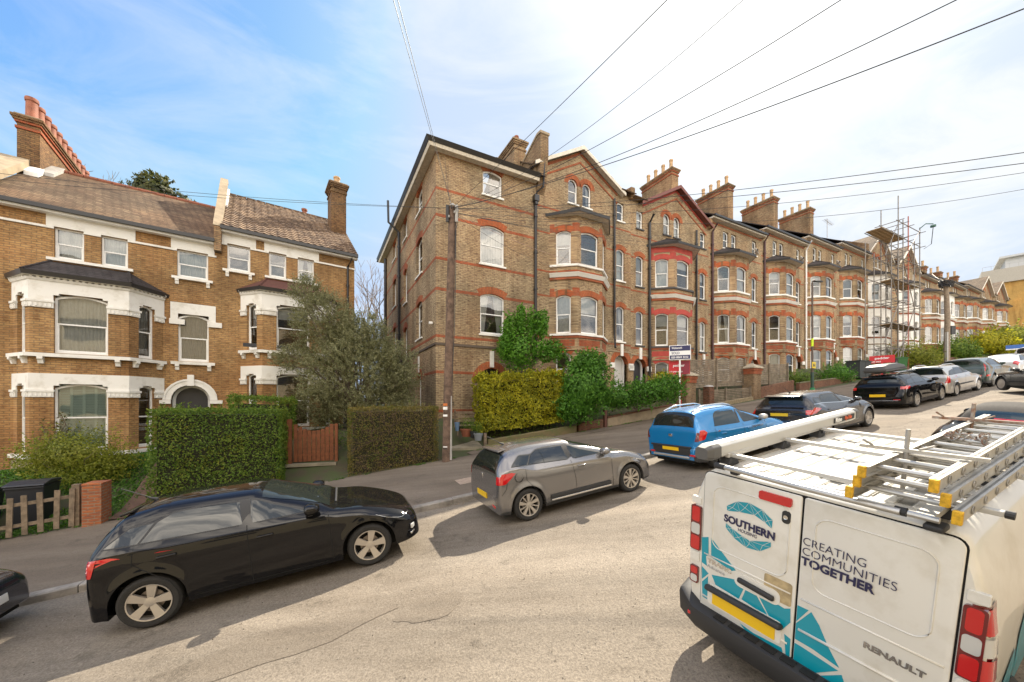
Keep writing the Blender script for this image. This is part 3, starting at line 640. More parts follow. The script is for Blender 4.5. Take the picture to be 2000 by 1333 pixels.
# party-wall upstand between them, end stacks
pw = MB(); prof = [(-.32, 6.15), (-.32, 7.15), (-.14, 7.2), (3.9, 10.95), (4.1, 10.95), (8, 7.2), (8, 6.15)]
pw.prism(prof, lambda a, b, c: (c, a, b), (3.6, 3.83), 0)
pw.prism([(-.34, 7.15), (-.18, 7.35), (3.85, 11.12), (4.15, 11.12), (4.1, 10.95), (3.9, 10.95), (-.14, 7.2)], lambda a, b, c: (c, a, b), (3.57, 3.86), 1)
pw.prism([(-.14, 7.0), (3.9, 10.55), (3.9, 10.68), (-.14, 7.13)], lambda a, b, c: (c, a, b), (3.83, 3.93), 2)
pw.build('party_wall', [YB2, RENDER, WHITE], HB)
st = stack(HA, -2.42, -1.86, 3.0, 8.9, 8.2, 11.0, 11, SOOTB, TERRA, .85, True, .18)
pw = MB(); pw.prism([(-.1, 7.1), (3.0, 9.35), (3.0, 9.05), (-.1, 6.8)], lambda a, b, c: (c, a, b), (-2.9, -2.1), 0); pw.prism([(2.5, 8.72), (2.98, 9.1), (2.98, 8.9), (2.5, 8.5)], lambda a, b, c: (c, a, b), (-2.1, -1.75), 1)
pw.build('party_wall', [RENDER, WHITE], HA)
fl = MB(); fl.prism([(2.95, 9.0), (4.0, 9.75), (4.0, 9.6), (2.95, 8.86)], lambda a, b, c: (c, a, b), (-1.86, -1.5), 0); fl.build('flashing', LEAD, HA)
stack(HB, 8.22, 8.95, 2.1, 3.2, 6.8, 11.75, 1, SOOTB, BUFFPOT, .55, False, .17)
rain_pipe(HB, [(8.75, -.34, 6.98), (8.6, -.12, 6.6), (8.6, -.07, -1)], .05)
b = MB(); b.lathe([(0, 0), (.13, 0), (.11, .3), (.15, .34), (.15, .42), (0, .45)], (7.2, 4.2, 10.4), 12); b.build('chimney_pot', TERRA, HB, smooth=30)
b = MB()
for px_ in (0.9,): pass
for q0, q1 in (((4.55, -1.0, 2.32), (5.0, -.84, 2.45)), ((5.7, -1.06, 2.32), (6.85, -.9, 2.45))): b = MB(); b.box(q0, q1); wb_ = b.build('window_box', mat('dark_planter', (.03, .03, .035), .6), HB)
# ------------------------------------------------------------------ the stepped yellow brick terrace
TO = (-3.3, 15.9); TA = 27.8; tcx, tsx = math.cos(R(TA)), math.sin(R(TA))
def torg(t): return (TO[0] + tcx * t, TO[1] + tsx * t, 0)
BANDS = (-.22, 1.88, 3.12, 5.07, 6.35)                          # red string courses, heights above the first-floor sill
def red_bands(mb, P0, P1, F_, holes, hs, m=1, h=.085):
    P0v, e, n, Ln = seg_e(P0, P1)
    for z in hs:
        za, zb_ = F_ + z, F_ + z + h; cuts = sorted([(a, b) for a, b, c, d in holes if c < zb_ and d > za]); x = 0
        for a, b in cuts + [(Ln, Ln)]:
            if a - x > .02: vbox(mb, P0, P1, x, a, za, zb_, 0, .005, m)
            x = max(x, b)
def terrace(name, label, t0, W, F_, gable=False, bayx=(.4, 4.15), front=1.6, doors=(5.3,), zbase=None, wallm=YB, redm=(RB, RV), painted=False, style='mix', group='houses of the yellow brick terrace', narrow=(5.3,), white_bay=False, bayroof=SLATE, detail=True, mirror=False, depth=9.0, stack_at=None, npots=4, seed=1, sillc=None, eave_h=8.4, gx=None):
    H = empty(name, torg(t0), R(TA)); tag(H, label, 'house', group); rs = random.Random(seed)
    wall = MB(); trim = MB(); zb = zbase if zbase is not None else F_ - 6.0
    ze = F_ + eave_h; P0, P1 = (0, 0), (W, 0)
    b0, b1 = bayx; cant = (b1 - b0 - front) / 2; pj = .85
    BP = [(b0, 0), (b0 + cant, -pj), (b1 - cant, -pj), (b1, 0)]
    ztopbay = F_ + 5.95
    holes = []
    for nx in narrow:
        w_ = .31
        holes += [(nx - w_, nx + w_, F_, F_ + 2.0), (nx - w_, nx + w_, F_ + 3.45, F_ + 5.25)]
        holes += [(nx - w_ * .85, nx + w_ * .85, F_ + 6.85, F_ + 7.9)]
    for dx in doors: holes.append((dx - .52, dx + .52, F_ - 2.75, F_ - .75))
    bc = (b0 + b1) / 2
    tw = [(bc - .72, bc - .12), (bc + .22, bc + .80)]
    for a, b in tw: holes.append((a, b, F_ + (7.0 if gable else 6.7), F_ + (8.3 if gable else 7.85)))
    zt_wall = ze
    panel(wall, P0, P1, zb, zt_wall, [h for h in holes if h[3] < zt_wall] if not gable else [(a, b, c, min(d, zt_wall - .001)) for a, b, c, d in holes])
    if gable:
        g0, g1, apex = gx if gx else (b0 - .5, b1 + .75, ze + 1.7); gm = (g0 + g1) / 2
        wall.poly([(g0, 0, ze), (g1, 0, ze), (gm, 0, apex)])
    panel(wall, (W, 0), (W, depth), zb, ze); panel(wall, (0, depth), (0, 0), zb, ze); panel(wall, (W, depth), (0, depth), zb, ze)
    red_bands(wall, P0, P1, F_, holes, BANDS)
    stl = ('curtain', 'halfblind', 'grey', 'dark', 'sides', 'curtain', 'halfblind')
    pick = lambda: stl[rs.randrange(len(stl))]
    R1, RVv = (1, 2)
    for nx in narrow:
        for (za, zt__, ws, rise) in ((0, 2.0, .31, .13), (3.45, 5.25, .31, .13), (6.85, 7.9, .26, .09)):
            window(H, P0, P1, nx - ws, nx + ws, F_ + za, F_ + zt__, rise, pick() if detail else 'curtain', sillm=sillc)
            if za < 6: arch_piece(wall, P0, P1, nx - ws, nx + ws, F_ + zt__, rise, .27, RVv)
    for dx in doors:
        arch_piece(wall, P0, P1, dx - .52, dx + .52, F_ - .75, .5, .3, RVv, back=.3)
        dm = (mat('pale_door', (.55, .54, .52), .5), mat('dark_door', (.03, .03, .035), .4), mat('grey_door', (.2, .2, .22), .5))[(seed + int(dx)) % 3]
        door(H, P0, P1, dx - .52, dx + .52, F_ - 2.75, F_ - .75, .5, dm)
        kb = MB(); vbox(kb, P0, P1, dx - .09, dx + .09, F_ - .82, F_ - .15, 0, .09); kb.build('keystone', WHITE2, H)
        for sx in (-.72, .72): kb = MB(); vbox(kb, P0, P1, dx + sx - .17, dx + sx + .17, F_ - 1.5, F_ - 1.22, 0, .08); kb.build('impost', WHITE2, H)
    for a, b in tw:
        z0_, z1_ = F_ + (7.0 if gable else 6.7), F_ + (8.3 if gable else 7.85)
        window(H, P0, P1, a, b, z0_, z1_, (b - a) / 2 * .98 if gable else .12, pick(), fw=.05, sillm=sillc, glaz=0)
        if gable: arch_piece(wall, P0, P1, a, b, z1_, (b - a) / 2 * .98, .26, RVv)
    # bay
    for i in range(3):
        A, B = BP[i], BP[i + 1]; Ln = (Vector(B) - Vector(A)).length
        w_ = .56 if i == 1 else .37; c = Ln / 2; hh = [(c - w_, c + w_, F_, F_ + 1.95), (c - w_, c + w_, F_ + 3.48, F_ + 5.2), (c - w_, c + w_, F_ - 2.6, F_ - .95)]
        panel(wall, A, B, zb, ztopbay, hh, m=(3 if white_bay else 0))
        if not white_bay: red_bands(wall, A, B, F_, hh, (3.12, 1.88), h=.075)
        for (za, z1_) in ((0, 1.95), (3.48, 5.2), (-2.6, -.95)):
            if i == 2 and not detail: pass
            window(H, A, B, c - w_, c + w_, F_ + za, F_ + z1_, .14 if i == 1 else .12, pick(), sill=False)
            if white_bay: arch_piece(wall, A, B, c - w_, c + w_, F_ + z1_, .14 if i == 1 else .12, .2, 3)
            else: arch_piece(wall, A, B, c - w_, c + w_, F_ + z1_, .14 if i == 1 else .12, .3, 4 if painted else RVv)
        if not white_bay:
            mm = 4 if painted else 1
            for zc in (1.95, 5.2):                      # red brick head zone of the bay
                for (u, v) in ((0, c - w_ - .08), (c + w_ + .08, Ln)): vbox(wall, A, B, u, v, F_ + zc - .06, F_ + zc + .36, 0, .004, mm)
            if painted: vbox(wall, A, B, 0, Ln, F_ + 5.58, F_ + 5.9, 0, .005, 4)
            vbox(wall, A, B, .12, Ln - .12, F_ - .62, F_ - .3, 0, .006, mm)
    sm = sillc or WHITE2
    for zs_ in (F_ - .1, F_ + 3.38): sl = MB(); strip(sl, BP, zs_, zs_ + .1, .09); sl.build('bay_sill', sm, H)
    strip(trim, BP, F_ + 2.98, F_ + 3.02, .20, 0, .22); strip(trim, BP, F_ + 2.84, F_ + 2.98, .10, 0, .19)
    strip(wall, BP, F_ + 2.72, F_ + 2.84, .07, 1); strip(wall, BP, F_ - .22, F_ - .1, .05, 1); strip(wall, BP, F_ - .85, F_ - .76, .05, 0); strip(wall, [(0, 0), (W, 0)], F_ - .60, F_ - .53, .03, 5)
    lean_bay_roof(H, BP, ztopbay + .1, F_ + 6.75, .42, (bc - .45, bc + .45), bayroof, hips=detail)
    # main eaves and roof
    r_ = MB(); ry = 4.5; zr = ze + 3.0
    ov = .42
    if gable:
        roof_quad(r_, [(-.05, .06, ze + .05), (g1, .06, ze + .05), (g1, ry, zr), (-.05, ry, zr)], .05)
        if W - g1 > .5: roof_quad(r_, [(g1, -ov, ze + .05), (W + .05, -ov, ze + .05), (W + .05, ry, zr), (g1, ry, zr)], .05)
        if g0 > .5: roof_quad(r_, [(-.05, -ov, ze + .053), (g0, -ov, ze + .053), (g0, .06, ze + .053), (-.05, .06, ze + .053)], .05)
    else: roof_quad(r_, [(-.05, -ov, ze + .05), (W + .05, -ov, ze + .05), (W + .05, ry, zr), (-.05, ry, zr)], .05)
    roof_quad(r_, [(W + .05, depth, ze), (-.05, depth, ze), (-.05, ry, zr), (W + .05, ry, zr)], .05)
    if gable:
        for sgn, gx_ in ((-1, g0), (1, g1)):
            o_ = .34; ax_ = gm; ex = gx_ + sgn * .35; ez = ze - .35 * (apex - ze) / (gm - g0)
            roof_quad(r_, [(ax_, -o_, apex + .12), (ex, -o_, ez + .12), (ex, 2.6, ez + .12), (ax_, 4.2, apex + .12)], .06)
    RF = r_.build('roof', TILEB if not detail or gable else SLATE, H)
    if gable:
        bb = MB()
        for sgn, gx_ in ((-1, g0), (1, g1)):
            ex = gx_ + sgn * .35; ez = ze - .35 * (apex - ze) / (gm - g0); up = .12
            bb.prism([(gm, apex + up), (ex, ez + up), (ex, ez + up - .18), (gm, apex + up - .20)], lambda a, b, c: (a, c, b), (-.36, -.325))
        bb.build('bargeboard', CREAM if not painted else mat('brown_bargeboard', (.16, .055, .04), .6), RF)
        sb = MB()
        for sgn, gx_ in ((-1, g0), (1, g1)):
            ex = gx_ + sgn * .35; ez = ze - .35 * (apex - ze) / (gm - g0)
            sb.poly([(gm, -.33, apex + .03), (ex, -.33, ez + .03), (ex, 0, ez + .03), (gm, 0, apex + .03)])
        sb.build('soffit', SOFFIT if not painted else mat('brown_bargeboard', (.16, .055, .04), .6), RF)
        # red verge courses following the gable
        sl_ = (apex - ze) / (gm - g0)
        for dd, hh_, oo in ((.05, .14, .02), (.55, .10, .03)):
            for sgn, gx_ in ((-1, g0), (1, g1)):
                wall.prism([(gm, apex - dd), (gx_, ze - dd), (gx_, ze - dd - hh_), (gm, apex - dd - hh_)], lambda a, b, c: (a, c, b), (-oo, .01), 4 if painted and dd < .1 else 1)
    else:
        g = MB(); vbox(g, P0, P1, 0, W, ze - .04, ze + .08, ov - .02, ov + .09); g.build('gutter', GUTTER, RF)
        g = MB(); vbox(g, P0, P1, 0, W, ze - .13, ze - .03, 0, ov - .04); g.build('soffit', SOFFIT, RF)
        vbox(wall, P0, P1, 0, W, ze - .3, ze - .2, 0, .03, 1)
    # upstand and chimney at the right-hand party wall
    if stack_at:
        x, y0, y1, zt_, npt = stack_at
        stack(H, x - .35, x + .35, y0, y1, ze - .5, zt_, npt, YB2, BUFFPOT, .8)
    up = MB(); up.prism([(-.2, ze - .15), (-.2, ze + .5), (.2, ze + .55), (ry, zr + .45), (ry, zr - .6), (depth, ze - .2)], lambda a, b, c: (c, a, b), (W - .14, W + .14)); up.build('party_wall', YB2, H)
    wall.build('wall', [wallm, redm[0], redm[1], WHITE2, REDP, RENDER], H); trim.build('stone_trim', WHITE2, H)
    return H, RF
# ------------------------------------------------------------------ end block of the terrace: four storeys under a shallow hipped roof
def end_block():
    H = empty('end_house', torg(0), R(TA)); tag(H, 'four storey yellow brick end house with bare side wall, behind the telegraph pole', 'house', 'houses of the yellow brick terrace')
    W, D, ze, zb = 5.05, 14.3, 11.05, -2.6; wall = MB(); F0, F1 = (0, 0), (W, 0)
    fr = [(2.08, 3.32, 3.25, 5.15, .16), (2.08, 3.32, 6.5, 8.33, .16), (2.21, 3.2, 9.72, 10.88, .12)]
    holes = [(a, b, c, d) for a, b, c, d, r_ in fr] + [(1.98, 3.32, -.9, 1.68)]
    panel(wall, F0, F1, zb, ze, holes)
    for (a, b, c, d, r_), st in zip(fr, ('sides', 'curtain', 'blind')):
        window(H, F0, F1, a, b, c, d, r_, st); 
        arch_piece(wall, F0, F1, a, b, d, r_, .32 if d < 10 else .17, 2)
    arch_piece(wall, F0, F1, 1.98, 3.32, 1.68, .66, .32, 2, back=.3)
    door(H, F0, F1, 1.98, 3.32, -.9, 1.68, .66, mat('dark_door', (.03, .03, .035), .4), mat('dark_frame', (.05, .05, .05), .5))
    tr = MB(); vbox(tr, F0, F1, 2.56, 2.74, 1.72, 2.47, 0, .09)
    S0, S1 = (0, D), (0, 0)                                        # side wall: travel towards the street so that outside is -x
    sd = lambda y: D - y; sh_ = []; sw = []
    for (y0, y1, kinds) in ((2.35, 3.55, 1.0), (5.85, 6.75, .8), (9.2, 10.3, 1.0)):
        for c, d in ((3.3 if kinds == 1 else 2.6, 5.15 if kinds == 1 else 4.5), (6.5 if kinds == 1 else 5.9, 8.33 if kinds == 1 else 7.9), (9.65, 10.85)):
            sw.append((sd(y1), sd(y0), c, d, .22 if kinds < 1 and d < 9 else .14))
    sw.append((sd(3.3), sd(2.6), -.9, 1.55, .35)); sh_ = [(a, b, c, d) for a, b, c, d, r_ in sw]
    panel(wall, S0, S1, zb, ze, sh_, rev=.16)
    for i, (a, b, c, d, r_) in enumerate(sw):
        window(H, S0, S1, a, b, c, d, r_, ('grey', 'dark', 'curtain')[i % 3], rec=.13); arch_piece(wall, S0, S1, a, b, d, r_, .3 if d < 10 else .16, 2)
    vbox(tr, S0, S1, sd(3.0), sd(2.88), 1.6, 2.4, 0, .06)
    panel(wall, (W, 0), (W, D), zb, ze); panel(wall, (W, D), (0, D), zb, ze)
    P = [(0, D), (0, 0), (W, 0)]
    hz_ = (9.34, 8.18, 6.30, 4.97, 2.92, 1.35)
    for z in hz_:
        red_bands(wall, F0, F1, 0, holes, (z,), h=.12); red_bands(wall, S0, S1, 0, sh_, (z,), h=.12)
    red_bands(wall, F0, F1, 0, holes, (10.93,), h=.1); red_bands(wall, S0, S1, 0, sh_, (10.93,), h=.1); red_bands(wall, F0, F1, 0, holes, (-.35,), h=.12)
    strip(wall, P, 2.58, 2.68, .045, 3)
    wall.build('wall', [YB, RB, RV, mat('dark_string_course', (.10, .075, .055), .9)], H); tr.build('keystone', WHITE2, H)
    # roof, gutter, soffit
    r_ = MB(); o = .48; x0, x1, y0, y1 = -o, W + .0, -o, D + o; zr = ze + 1.9; hx = 2.6
    A, B, C_, D_ = (x0, y0, ze + .12), (x1 + .3, y0, ze + .12), (x1 + .3, y1, ze + .12), (x0, y1, ze + .12)
    r1, r2 = (x0 + 3.4, y0 + 3.6, zr), (x0 + 3.4, y1 - 3.6, zr)
    for q in ([A, B, (x1 + .3, y0 + 3.6, zr), r1], [A, r1, r2, D_], [D_, r2, (x1 + .3, y1 - 3.6, zr), C_]): roof_quad(r_, q, .04)
    rf = r_.build('roof', SLATE, H)
    g = MB(); strip(g, P, ze - .02, ze + .14, o - .04, 0, o + .07, o - .06); g.build('gutter', GUTTER, rf)
    g = MB(); strip(g, P, ze - .14, ze + .0, o - .12, 0, o - .05, o - .14); g.build('fascia', mat('fascia_paint', (.62, .56, .46), .7, var=.15), rf)
    g = MB(); Ov = offset_line(P, o - .1); Q = [Vector(p) for p in P]
    for i in range(2): g.poly([(Ov[i].x, Ov[i].y, ze - .10), (Ov[i + 1].x, Ov[i + 1].y, ze - .10), (Q[i + 1].x, Q[i + 1].y, ze - .10), (Q[i].x, Q[i].y, ze - .10)])
    g.build('soffit', SOFFIT, rf)
    rain_pipe(H, [(5.0, -.1, 10.2), (5.0, -.1, 2.0)], .07); rain_pipe(H, [(5.38, -.35, 12.3), (5.38, -.2, 10.8), (5.05, -.14, 10.5), (5.0, -.1, 10.0)], .05)
    b = MB(); b.box((4.87, -.26, 10.0), (5.13, -.02, 10.3)); b.box((4.92, -.22, 9.85), (5.08, -.02, 10.0)); b.build('hopper', GUTTER, H)
    rain_pipe(H, [(-.75, 7.7, 12.4), (-.72, 7.7, 11.1), (-.1, 7.7, 10.6), (-.1, 7.7, -1.5)], .07, name='soil_pipe'); rain_pipe(H, [(-.1, 12.9, 10.8), (-.1, 12.9, 0)], .09)
    stack(H, 4.65, 5.35, 1.5, 4.6, 10.5, 14.1, 4, YB2, TERRA, .42, False, .13)
    up = MB(); up.prism([(-.2, 10.9), (-.42, 12.35), (-.42, 13.25), (-.1, 13.3), (1.5, 12.7), (3, 12.9), (3, 10.5), (-.0, 10.5)], lambda a, b, c: (c, a, b), (5.1, 5.55), 0)
    up.prism([(-.45, 13.25), (-.45, 13.37), (-.1, 13.42), (1.5, 12.82), (1.5, 12.7), (-.1, 13.3)], lambda a, b, c: (c, a, b), (5.06, 5.6), 1); up.build('party_wall', [YB2, RENDER], H)
    n_ = text_mesh('32', .22); o_ = link_text(n_, 'house_number', mat('black_iron'), H, (.62, -.01, -.05), (90, 0, 0))
    b = MB(); b.tube([(-.05, .35, 3.6), (-.14, .35, 3.6)], .03); b.box((-.2, .29, 3.53), (-.06, .41, 3.63)); b.build('security_light', WHITE, H)
    return H
_fonts = {}
def text_mesh(s, size, bold=0, align='LEFT', sx=1.0, space=1.0, extr=.002, shear=0):
    cu = bpy.data.curves.new('lettering', 'FONT'); cu.body = s; cu.size = size; cu.extrude = extr; cu.offset = bold; cu.align_x = align; cu.space_character = space; cu.resolution_u = 4; cu.shear = shear
    o = bpy.data.objects.new('lettering', cu); C.objects.link(o); dg = bpy.context.evaluated_depsgraph_get()
    me = bpy.data.meshes.new_from_object(o.evaluated_get(dg)); C.objects.unlink(o); bpy.data.objects.remove(o); bpy.data.curves.remove(cu)
    if sx != 1: me.transform(Matrix.Diagonal((sx, 1, 1, 1)))
    return me
def link_text(me, name, m, parent, loc, rot, scale=1):
    me.materials.clear(); me.materials.append(m); o = bpy.data.objects.new(name, me); C.objects.link(o); o.parent = parent
    o.location = loc; o.rotation_euler = [R(a) for a in rot]; o.scale = (scale,) * 3; return o
EB = end_block()
DK = mat('dark_sill', (.06, .055, .055), .7)
U2, _ = terrace('gabled_house', 'gabled yellow brick terrace house with cream bargeboards, next to the end house', 5.05, 6.45, 3.56, gable=True, bayx=(.85, 4.6), front=1.6, doors=(5.72,), narrow=(5.65,), gx=(.15, 5.4, 13.45), seed=10)
rain_pipe(U2, [(5.12, -.1, 11.5), (5.12, -.1, 3.9), (4.8, -.5, 3.1)], .06)
U3, _ = terrace('gabled_house', 'gabled terrace house with dark bargeboards and red painted brick round its bay', 11.5, 7.1, 3.46, gable=True, bayx=(1.55, 5.35), front=1.65, doors=(.75, 6.55), narrow=(.72, 6.5), gx=(.95, 6.85, 13.5), painted=True, sillc=DK, seed=13, stack_at=(7.1, 2.6, 5.4, 17.3, 4))
rain_pipe(U3, [(1.45, -.42, 11.2), (1.45, -.1, 10.8), (1.45, -.1, -.0)], .075); rain_pipe(U3, [(5.75, -.1, 11.3), (5.75, -.1, .8)], .06)
def hs(nm, lab, t0, W, F_, seed, **k):
    k.setdefault('bayx', (.45, 4.15)); k.setdefault('doors', (5.35,)); k.setdefault('narrow', (5.3,))
    return terrace(nm, lab, t0, W, F_, seed=seed, **k)[0]
U4 = hs('terraced_house', 'terrace house with low eaves just right of the red painted gable house', 18.6, 6.2, 4.10, 3, stack_at=(6.2, 2.3, 5.0, 17.7, 4)); rain_pipe(U4, [(.3, -.45, 12.0), (.3, -.1, 11.6), (.3, -.1, 1)], .07, mat('pipe_maroon', (.06, .02, .02), .5))
U5 = hs('terraced_house', 'terrace house with low eaves between the fenced garden and the white downpipe', 24.8, 6.2, 4.74, 4, stack_at=(6.2, 2.1, 4.8, 18.2, 4)); rain_pipe(U5, [(.3, -.45, 12.7), (.3, -.1, 12.2), (.3, -.1, 1.4)], .07, mat('pipe_maroon'))
U6 = hs('terraced_house', 'terrace house with a white downpipe, behind the lamp post', 31.0, 5.8, 5.45, 5, bayx=(.5, 4.0), doors=(5.1,), narrow=(5.05,), stack_at=(5.8, 1.9, 4.5, 18.6, 4)); rain_pipe(U6, [(.15, -.5, 13.4), (.15, -.12, 12.7), (.15, -.12, 2.2)], .06, WHITE)
U7 = hs('terraced_house', 'terrace house with a dark metal upstand, just left of the scaffolded houses', 36.8, 6.0, 6.1, 6)
U8 = hs('gabled_house', 'gabled terrace house with white painted bay behind the scaffolding', 42.8, 7.2, 6.7, 7, gable=True, gx=(.3, 5.6, 17.2), white_bay=True, bayx=(.5, 4.3), eave_h=8.3, detail=False)
U9 = hs('gabled_house', 'second white bayed house in the scaffolding, uphill one of the pair', 50.0, 7.3, 7.0, 8, gable=True, gx=(.3, 6.0, 17.4), white_bay=True, eave_h=8.1, detail=False, bayx=(1.0, 4.8))
fl = [(57.3, 5.4, 7.1, 0, 0, 'brown brick terrace house directly uphill of the scaffolding'), (62.7, 4.7, 7.5, 1, 0, 'white painted narrow terrace house left of the distant telegraph pole'),
      (67.4, 5.9, 7.75, 0, 0, 'brick terrace house with dark bay roof right of the distant telegraph pole'), (73.3, 7.4, 8.35, 0, 0, 'third brick terrace house from the far end of the row'),
      (80.7, 8.0, 8.9, 0, 1, 'gabled brick house second from the far end of the row'), (88.7, 8.2, 9.4, 0, 1, 'gabled brick house at the far end of the row')]
for i, (t0, W, F_, wb, gb, lab) in enumerate(fl):
    k = dict(white_bay=bool(wb), detail=False, eave_h=7.9, bayx=(.5, min(4.4, W - 1.0)), front=1.7, doors=(W - .7,), narrow=(W - .6,))
    if gb: k['gable'] = True; k['gx'] = (.2, W - 1.6, F_ + 7.9 + 2.2)
    if not gb or i == 3: k['stack_at'] = (W, 2, 4.6, F_ + 11.0, 4)
    hs('gabled_house' if gb else 'terraced_house', lab, t0, W, F_, 30 + i, **k)
# satellite dishes on the fronts
def dish(parent, x, z):
    b = MB(); b.lathe([(0, 0), (.12, .015), (.24, .06), (.3, .1), (.29, .11), (.12, .03), (0, .015)], (0, 0, 0), 18, ax='y'); 
    o = b.build('satellite_dish', mat('dish_grey', (.55, .53, .5), .5), parent, smooth=True); o.location = (x, -.45, z); o.rotation_euler = (R(25), 0, R(215))
    a = MB(); a.tube([(x, 0, z - .1), (x, -.35, z - .1), (x, -.42, z)], .02); a.tube([(x, -.42, z - .05), (x - .25, -.75, z)], .012); a.box((x - .3, -.8, z - .04), (x - .22, -.72, z + .04)); a.build('dish_arm', GUTTER, parent)
dish(U4, 4.6, 10.9); dish(U5, 4.7, 11.5); dish(U6, 4.6, 12.3)
# wall running up beside the house, TV aerial
def aerial():
    a = empty('tv_aerial', torg(42.6)); a.rotation_euler = (0, 0, R(TA)); tag(a, 'thin TV aerial on a mast above the terrace roofs', 'aerial')
    b = MB(); b.tube([(0, 3, 16.2), (0, 3, 19.4)], .03); b.build('mast', LEAD, a)
    b = MB(); b.tube([(-1.3, 2.7, 18.9), (1.9, 3.3, 19.3)], .02)
    for i in range(9): x = -1.2 + i * .36; b.tube([(x, 2.7 + (x + 1.3) * .19 - .22, 18.92 + i * .045), (x, 2.7 + (x + 1.3) * .19 + .22, 18.92 + i * .045)], .012, n=5)
    b.build('boom', LEAD, a)
aerial()
up = MB(); up.prism([(-.2, 14.0), (-.2, 15.6), (4.2, 18.0), (4.5, 18.0), (4.5, 13), (0, 13)], lambda a, b, c: (c, a, b), (5.85, 6.15)); up.build('party_wall', YB2, U7)
# ------------------------------------------------------------------ modern flats beyond the end of the road
def modern():
    o = at(1916, 700, 96); H = empty('apartment_building', (o.x, o.y, 0), R(-48)); tag(H, 'modern tan brick apartment block with white roof terrace storey, at the right edge', 'building')
    tan = brick_mat('tan_brick', (.50, .30, .09), (.46, .27, .08), (.34, .21, .08), dirt=.15)
    b = MB(); panel(b, (3, 0), (60, 0), 8, 31.5, [(9 + i * 9, 12.6 + i * 9, 27.2, 29.3) for i in range(5)]); panel(b, (3, 20), (3, 0), 8, 31.5); b.build('wall', tan, H)
    b = MB(); panel(b, (0, -.6), (60, -.6), 31.0, 34.2); panel(b, (0, 20), (0, -.6), 31.0, 34.2); b.box((0, -.6, 34.2), (60, 20, 34.4)); b.box((0, -.6, 30.9), (60, 3, 31.0)); b.build('parapet', mat('parapet_stone', (.40, .36, .30), .85, var=.1), H)
    b = MB(); panel(b, (4, 2), (60, 2), 34.4, 37.4, [(6 + i * 4, 9 + i * 4, 34.9, 36.9) for i in range(10)]); panel(b, (4, 20), (4, 2), 34.4, 37.4); b.box((3, 1, 37.4), (60, 20, 37.9)); b.box((14, 6, 37.9), (60, 16, 39.4)); b.build('penthouse', mat('penthouse_white', (.48, .48, .47), .7), H)
    for i in range(10): window(H, (4, 2), (60, 2), 2 + i * 4, 5 + i * 4, 34.9, 36.9, 0, 'grey', sill=False, meet=0, glaz=1, fw=.12)
    for i in range(5): window(H, (3, 0), (60, 0), 6 + i * 9, 9.6 + i * 9, 27.2, 29.3, 0, 'grey', meet=0, glaz=1, fw=.12)
    b = MB()
    for i in range(40): b.tube([(.2 + i * 1.4, -.3, 34.4), (.2 + i * 1.4, -.3, 35.5)], .03, n=5)
    b.tube([(.2, -.3, 35.5), (58, -.3, 35.5)], .04, n=5); b.build('railing', LEAD, H)
modern()
# ------------------------------------------------------------------ the cream house across the road (behind the viewer: seen only in reflections)
def opposite():
    H = empty('cream_house', SN(0, -8.5, z=0), R(25)); tag(H, 'cream rendered house across the road, seen only as reflections in the car windows', 'house')
    cr = mat('cream_render', (.72, .60, .40), .8, var=.06); b = MB(); hl = []
    for f_ in range(4):
        for i in range(10): hl.append((3 + i * 4.5, 5.2 + i * 4.5, -1 + f_ * 3.0, .8 + f_ * 3.0))
    panel(b, (26, 0), (-26, 0), -6, 10.6, hl); panel(b, (26, -9), (26, 0), -6, 10.6); panel(b, (-26, 0), (-26, -9), -6, 10.6); panel(b, (-26, -9), (26, -9), -6, 10.6)
    b.build('wall', cr, H); r_ = MB(); roof_quad(r_, [(-26.4, .4, 10.6), (26.4, .4, 10.6), (26.4, -4.5, 13), (-26.4, -4.5, 13)]); roof_quad(r_, [(26.4, -9.4, 10.6), (-26.4, -9.4, 10.6), (-26.4, -4.5, 13), (26.4, -4.5, 13)]); r_.build('roof', SLATE, H)
    g = MB()
    for a, b_, c, d in hl: vbox(g, (26, 0), (-26, 0), a, b_, c, d, -.12, -.1)
    g.build('window', mat('far_glass', (.05, .06, .07), .1), H)
opposite()
# ------------------------------------------------------------------ cars: a lofted shell through cross-sections, with glass, lamps and trim laid on the same surface
def paint(name, col, metal=.3, rough=.28):
    return mat(name, col, rough, metal, .5, coat=1.0)
CARGLASS = mat('car_glass', (.012, .016, .016), .02, 0, .75)
RUBBER = mat('tyre_rubber', (.022, .021, .02), .85, var=.2, vscale=30)
ALLOY = mat('alloy_wheel', (.50, .46, .41), .34, .6)
DARKALLOY = mat('alloy_dark', (.03, .03, .03), .4, .3)
REDL = mat('lamp_red', (.50, .008, .010), .08, 0, .6, coat=1)
DREDL = mat('lamp_dark_red', (.13, .006, .008), .08, 0, .6, coat=1)
CLEARL = mat('lamp_clear', (.62, .63, .62), .06, .3, .6, coat=1)
CHROME = mat('chrome_trim', (.7, .7, .7), .12, 1)
TRIM = mat('black_plastic', (.025, .025, .026), .6)
SHUT = mat('panel_gap', (.006, .006, .006), .9)
PLATEY = mat('plate_yellow', (.80, .50, .01), .4)
PLATEW = mat('plate_white', (.75, .75, .73), .4)
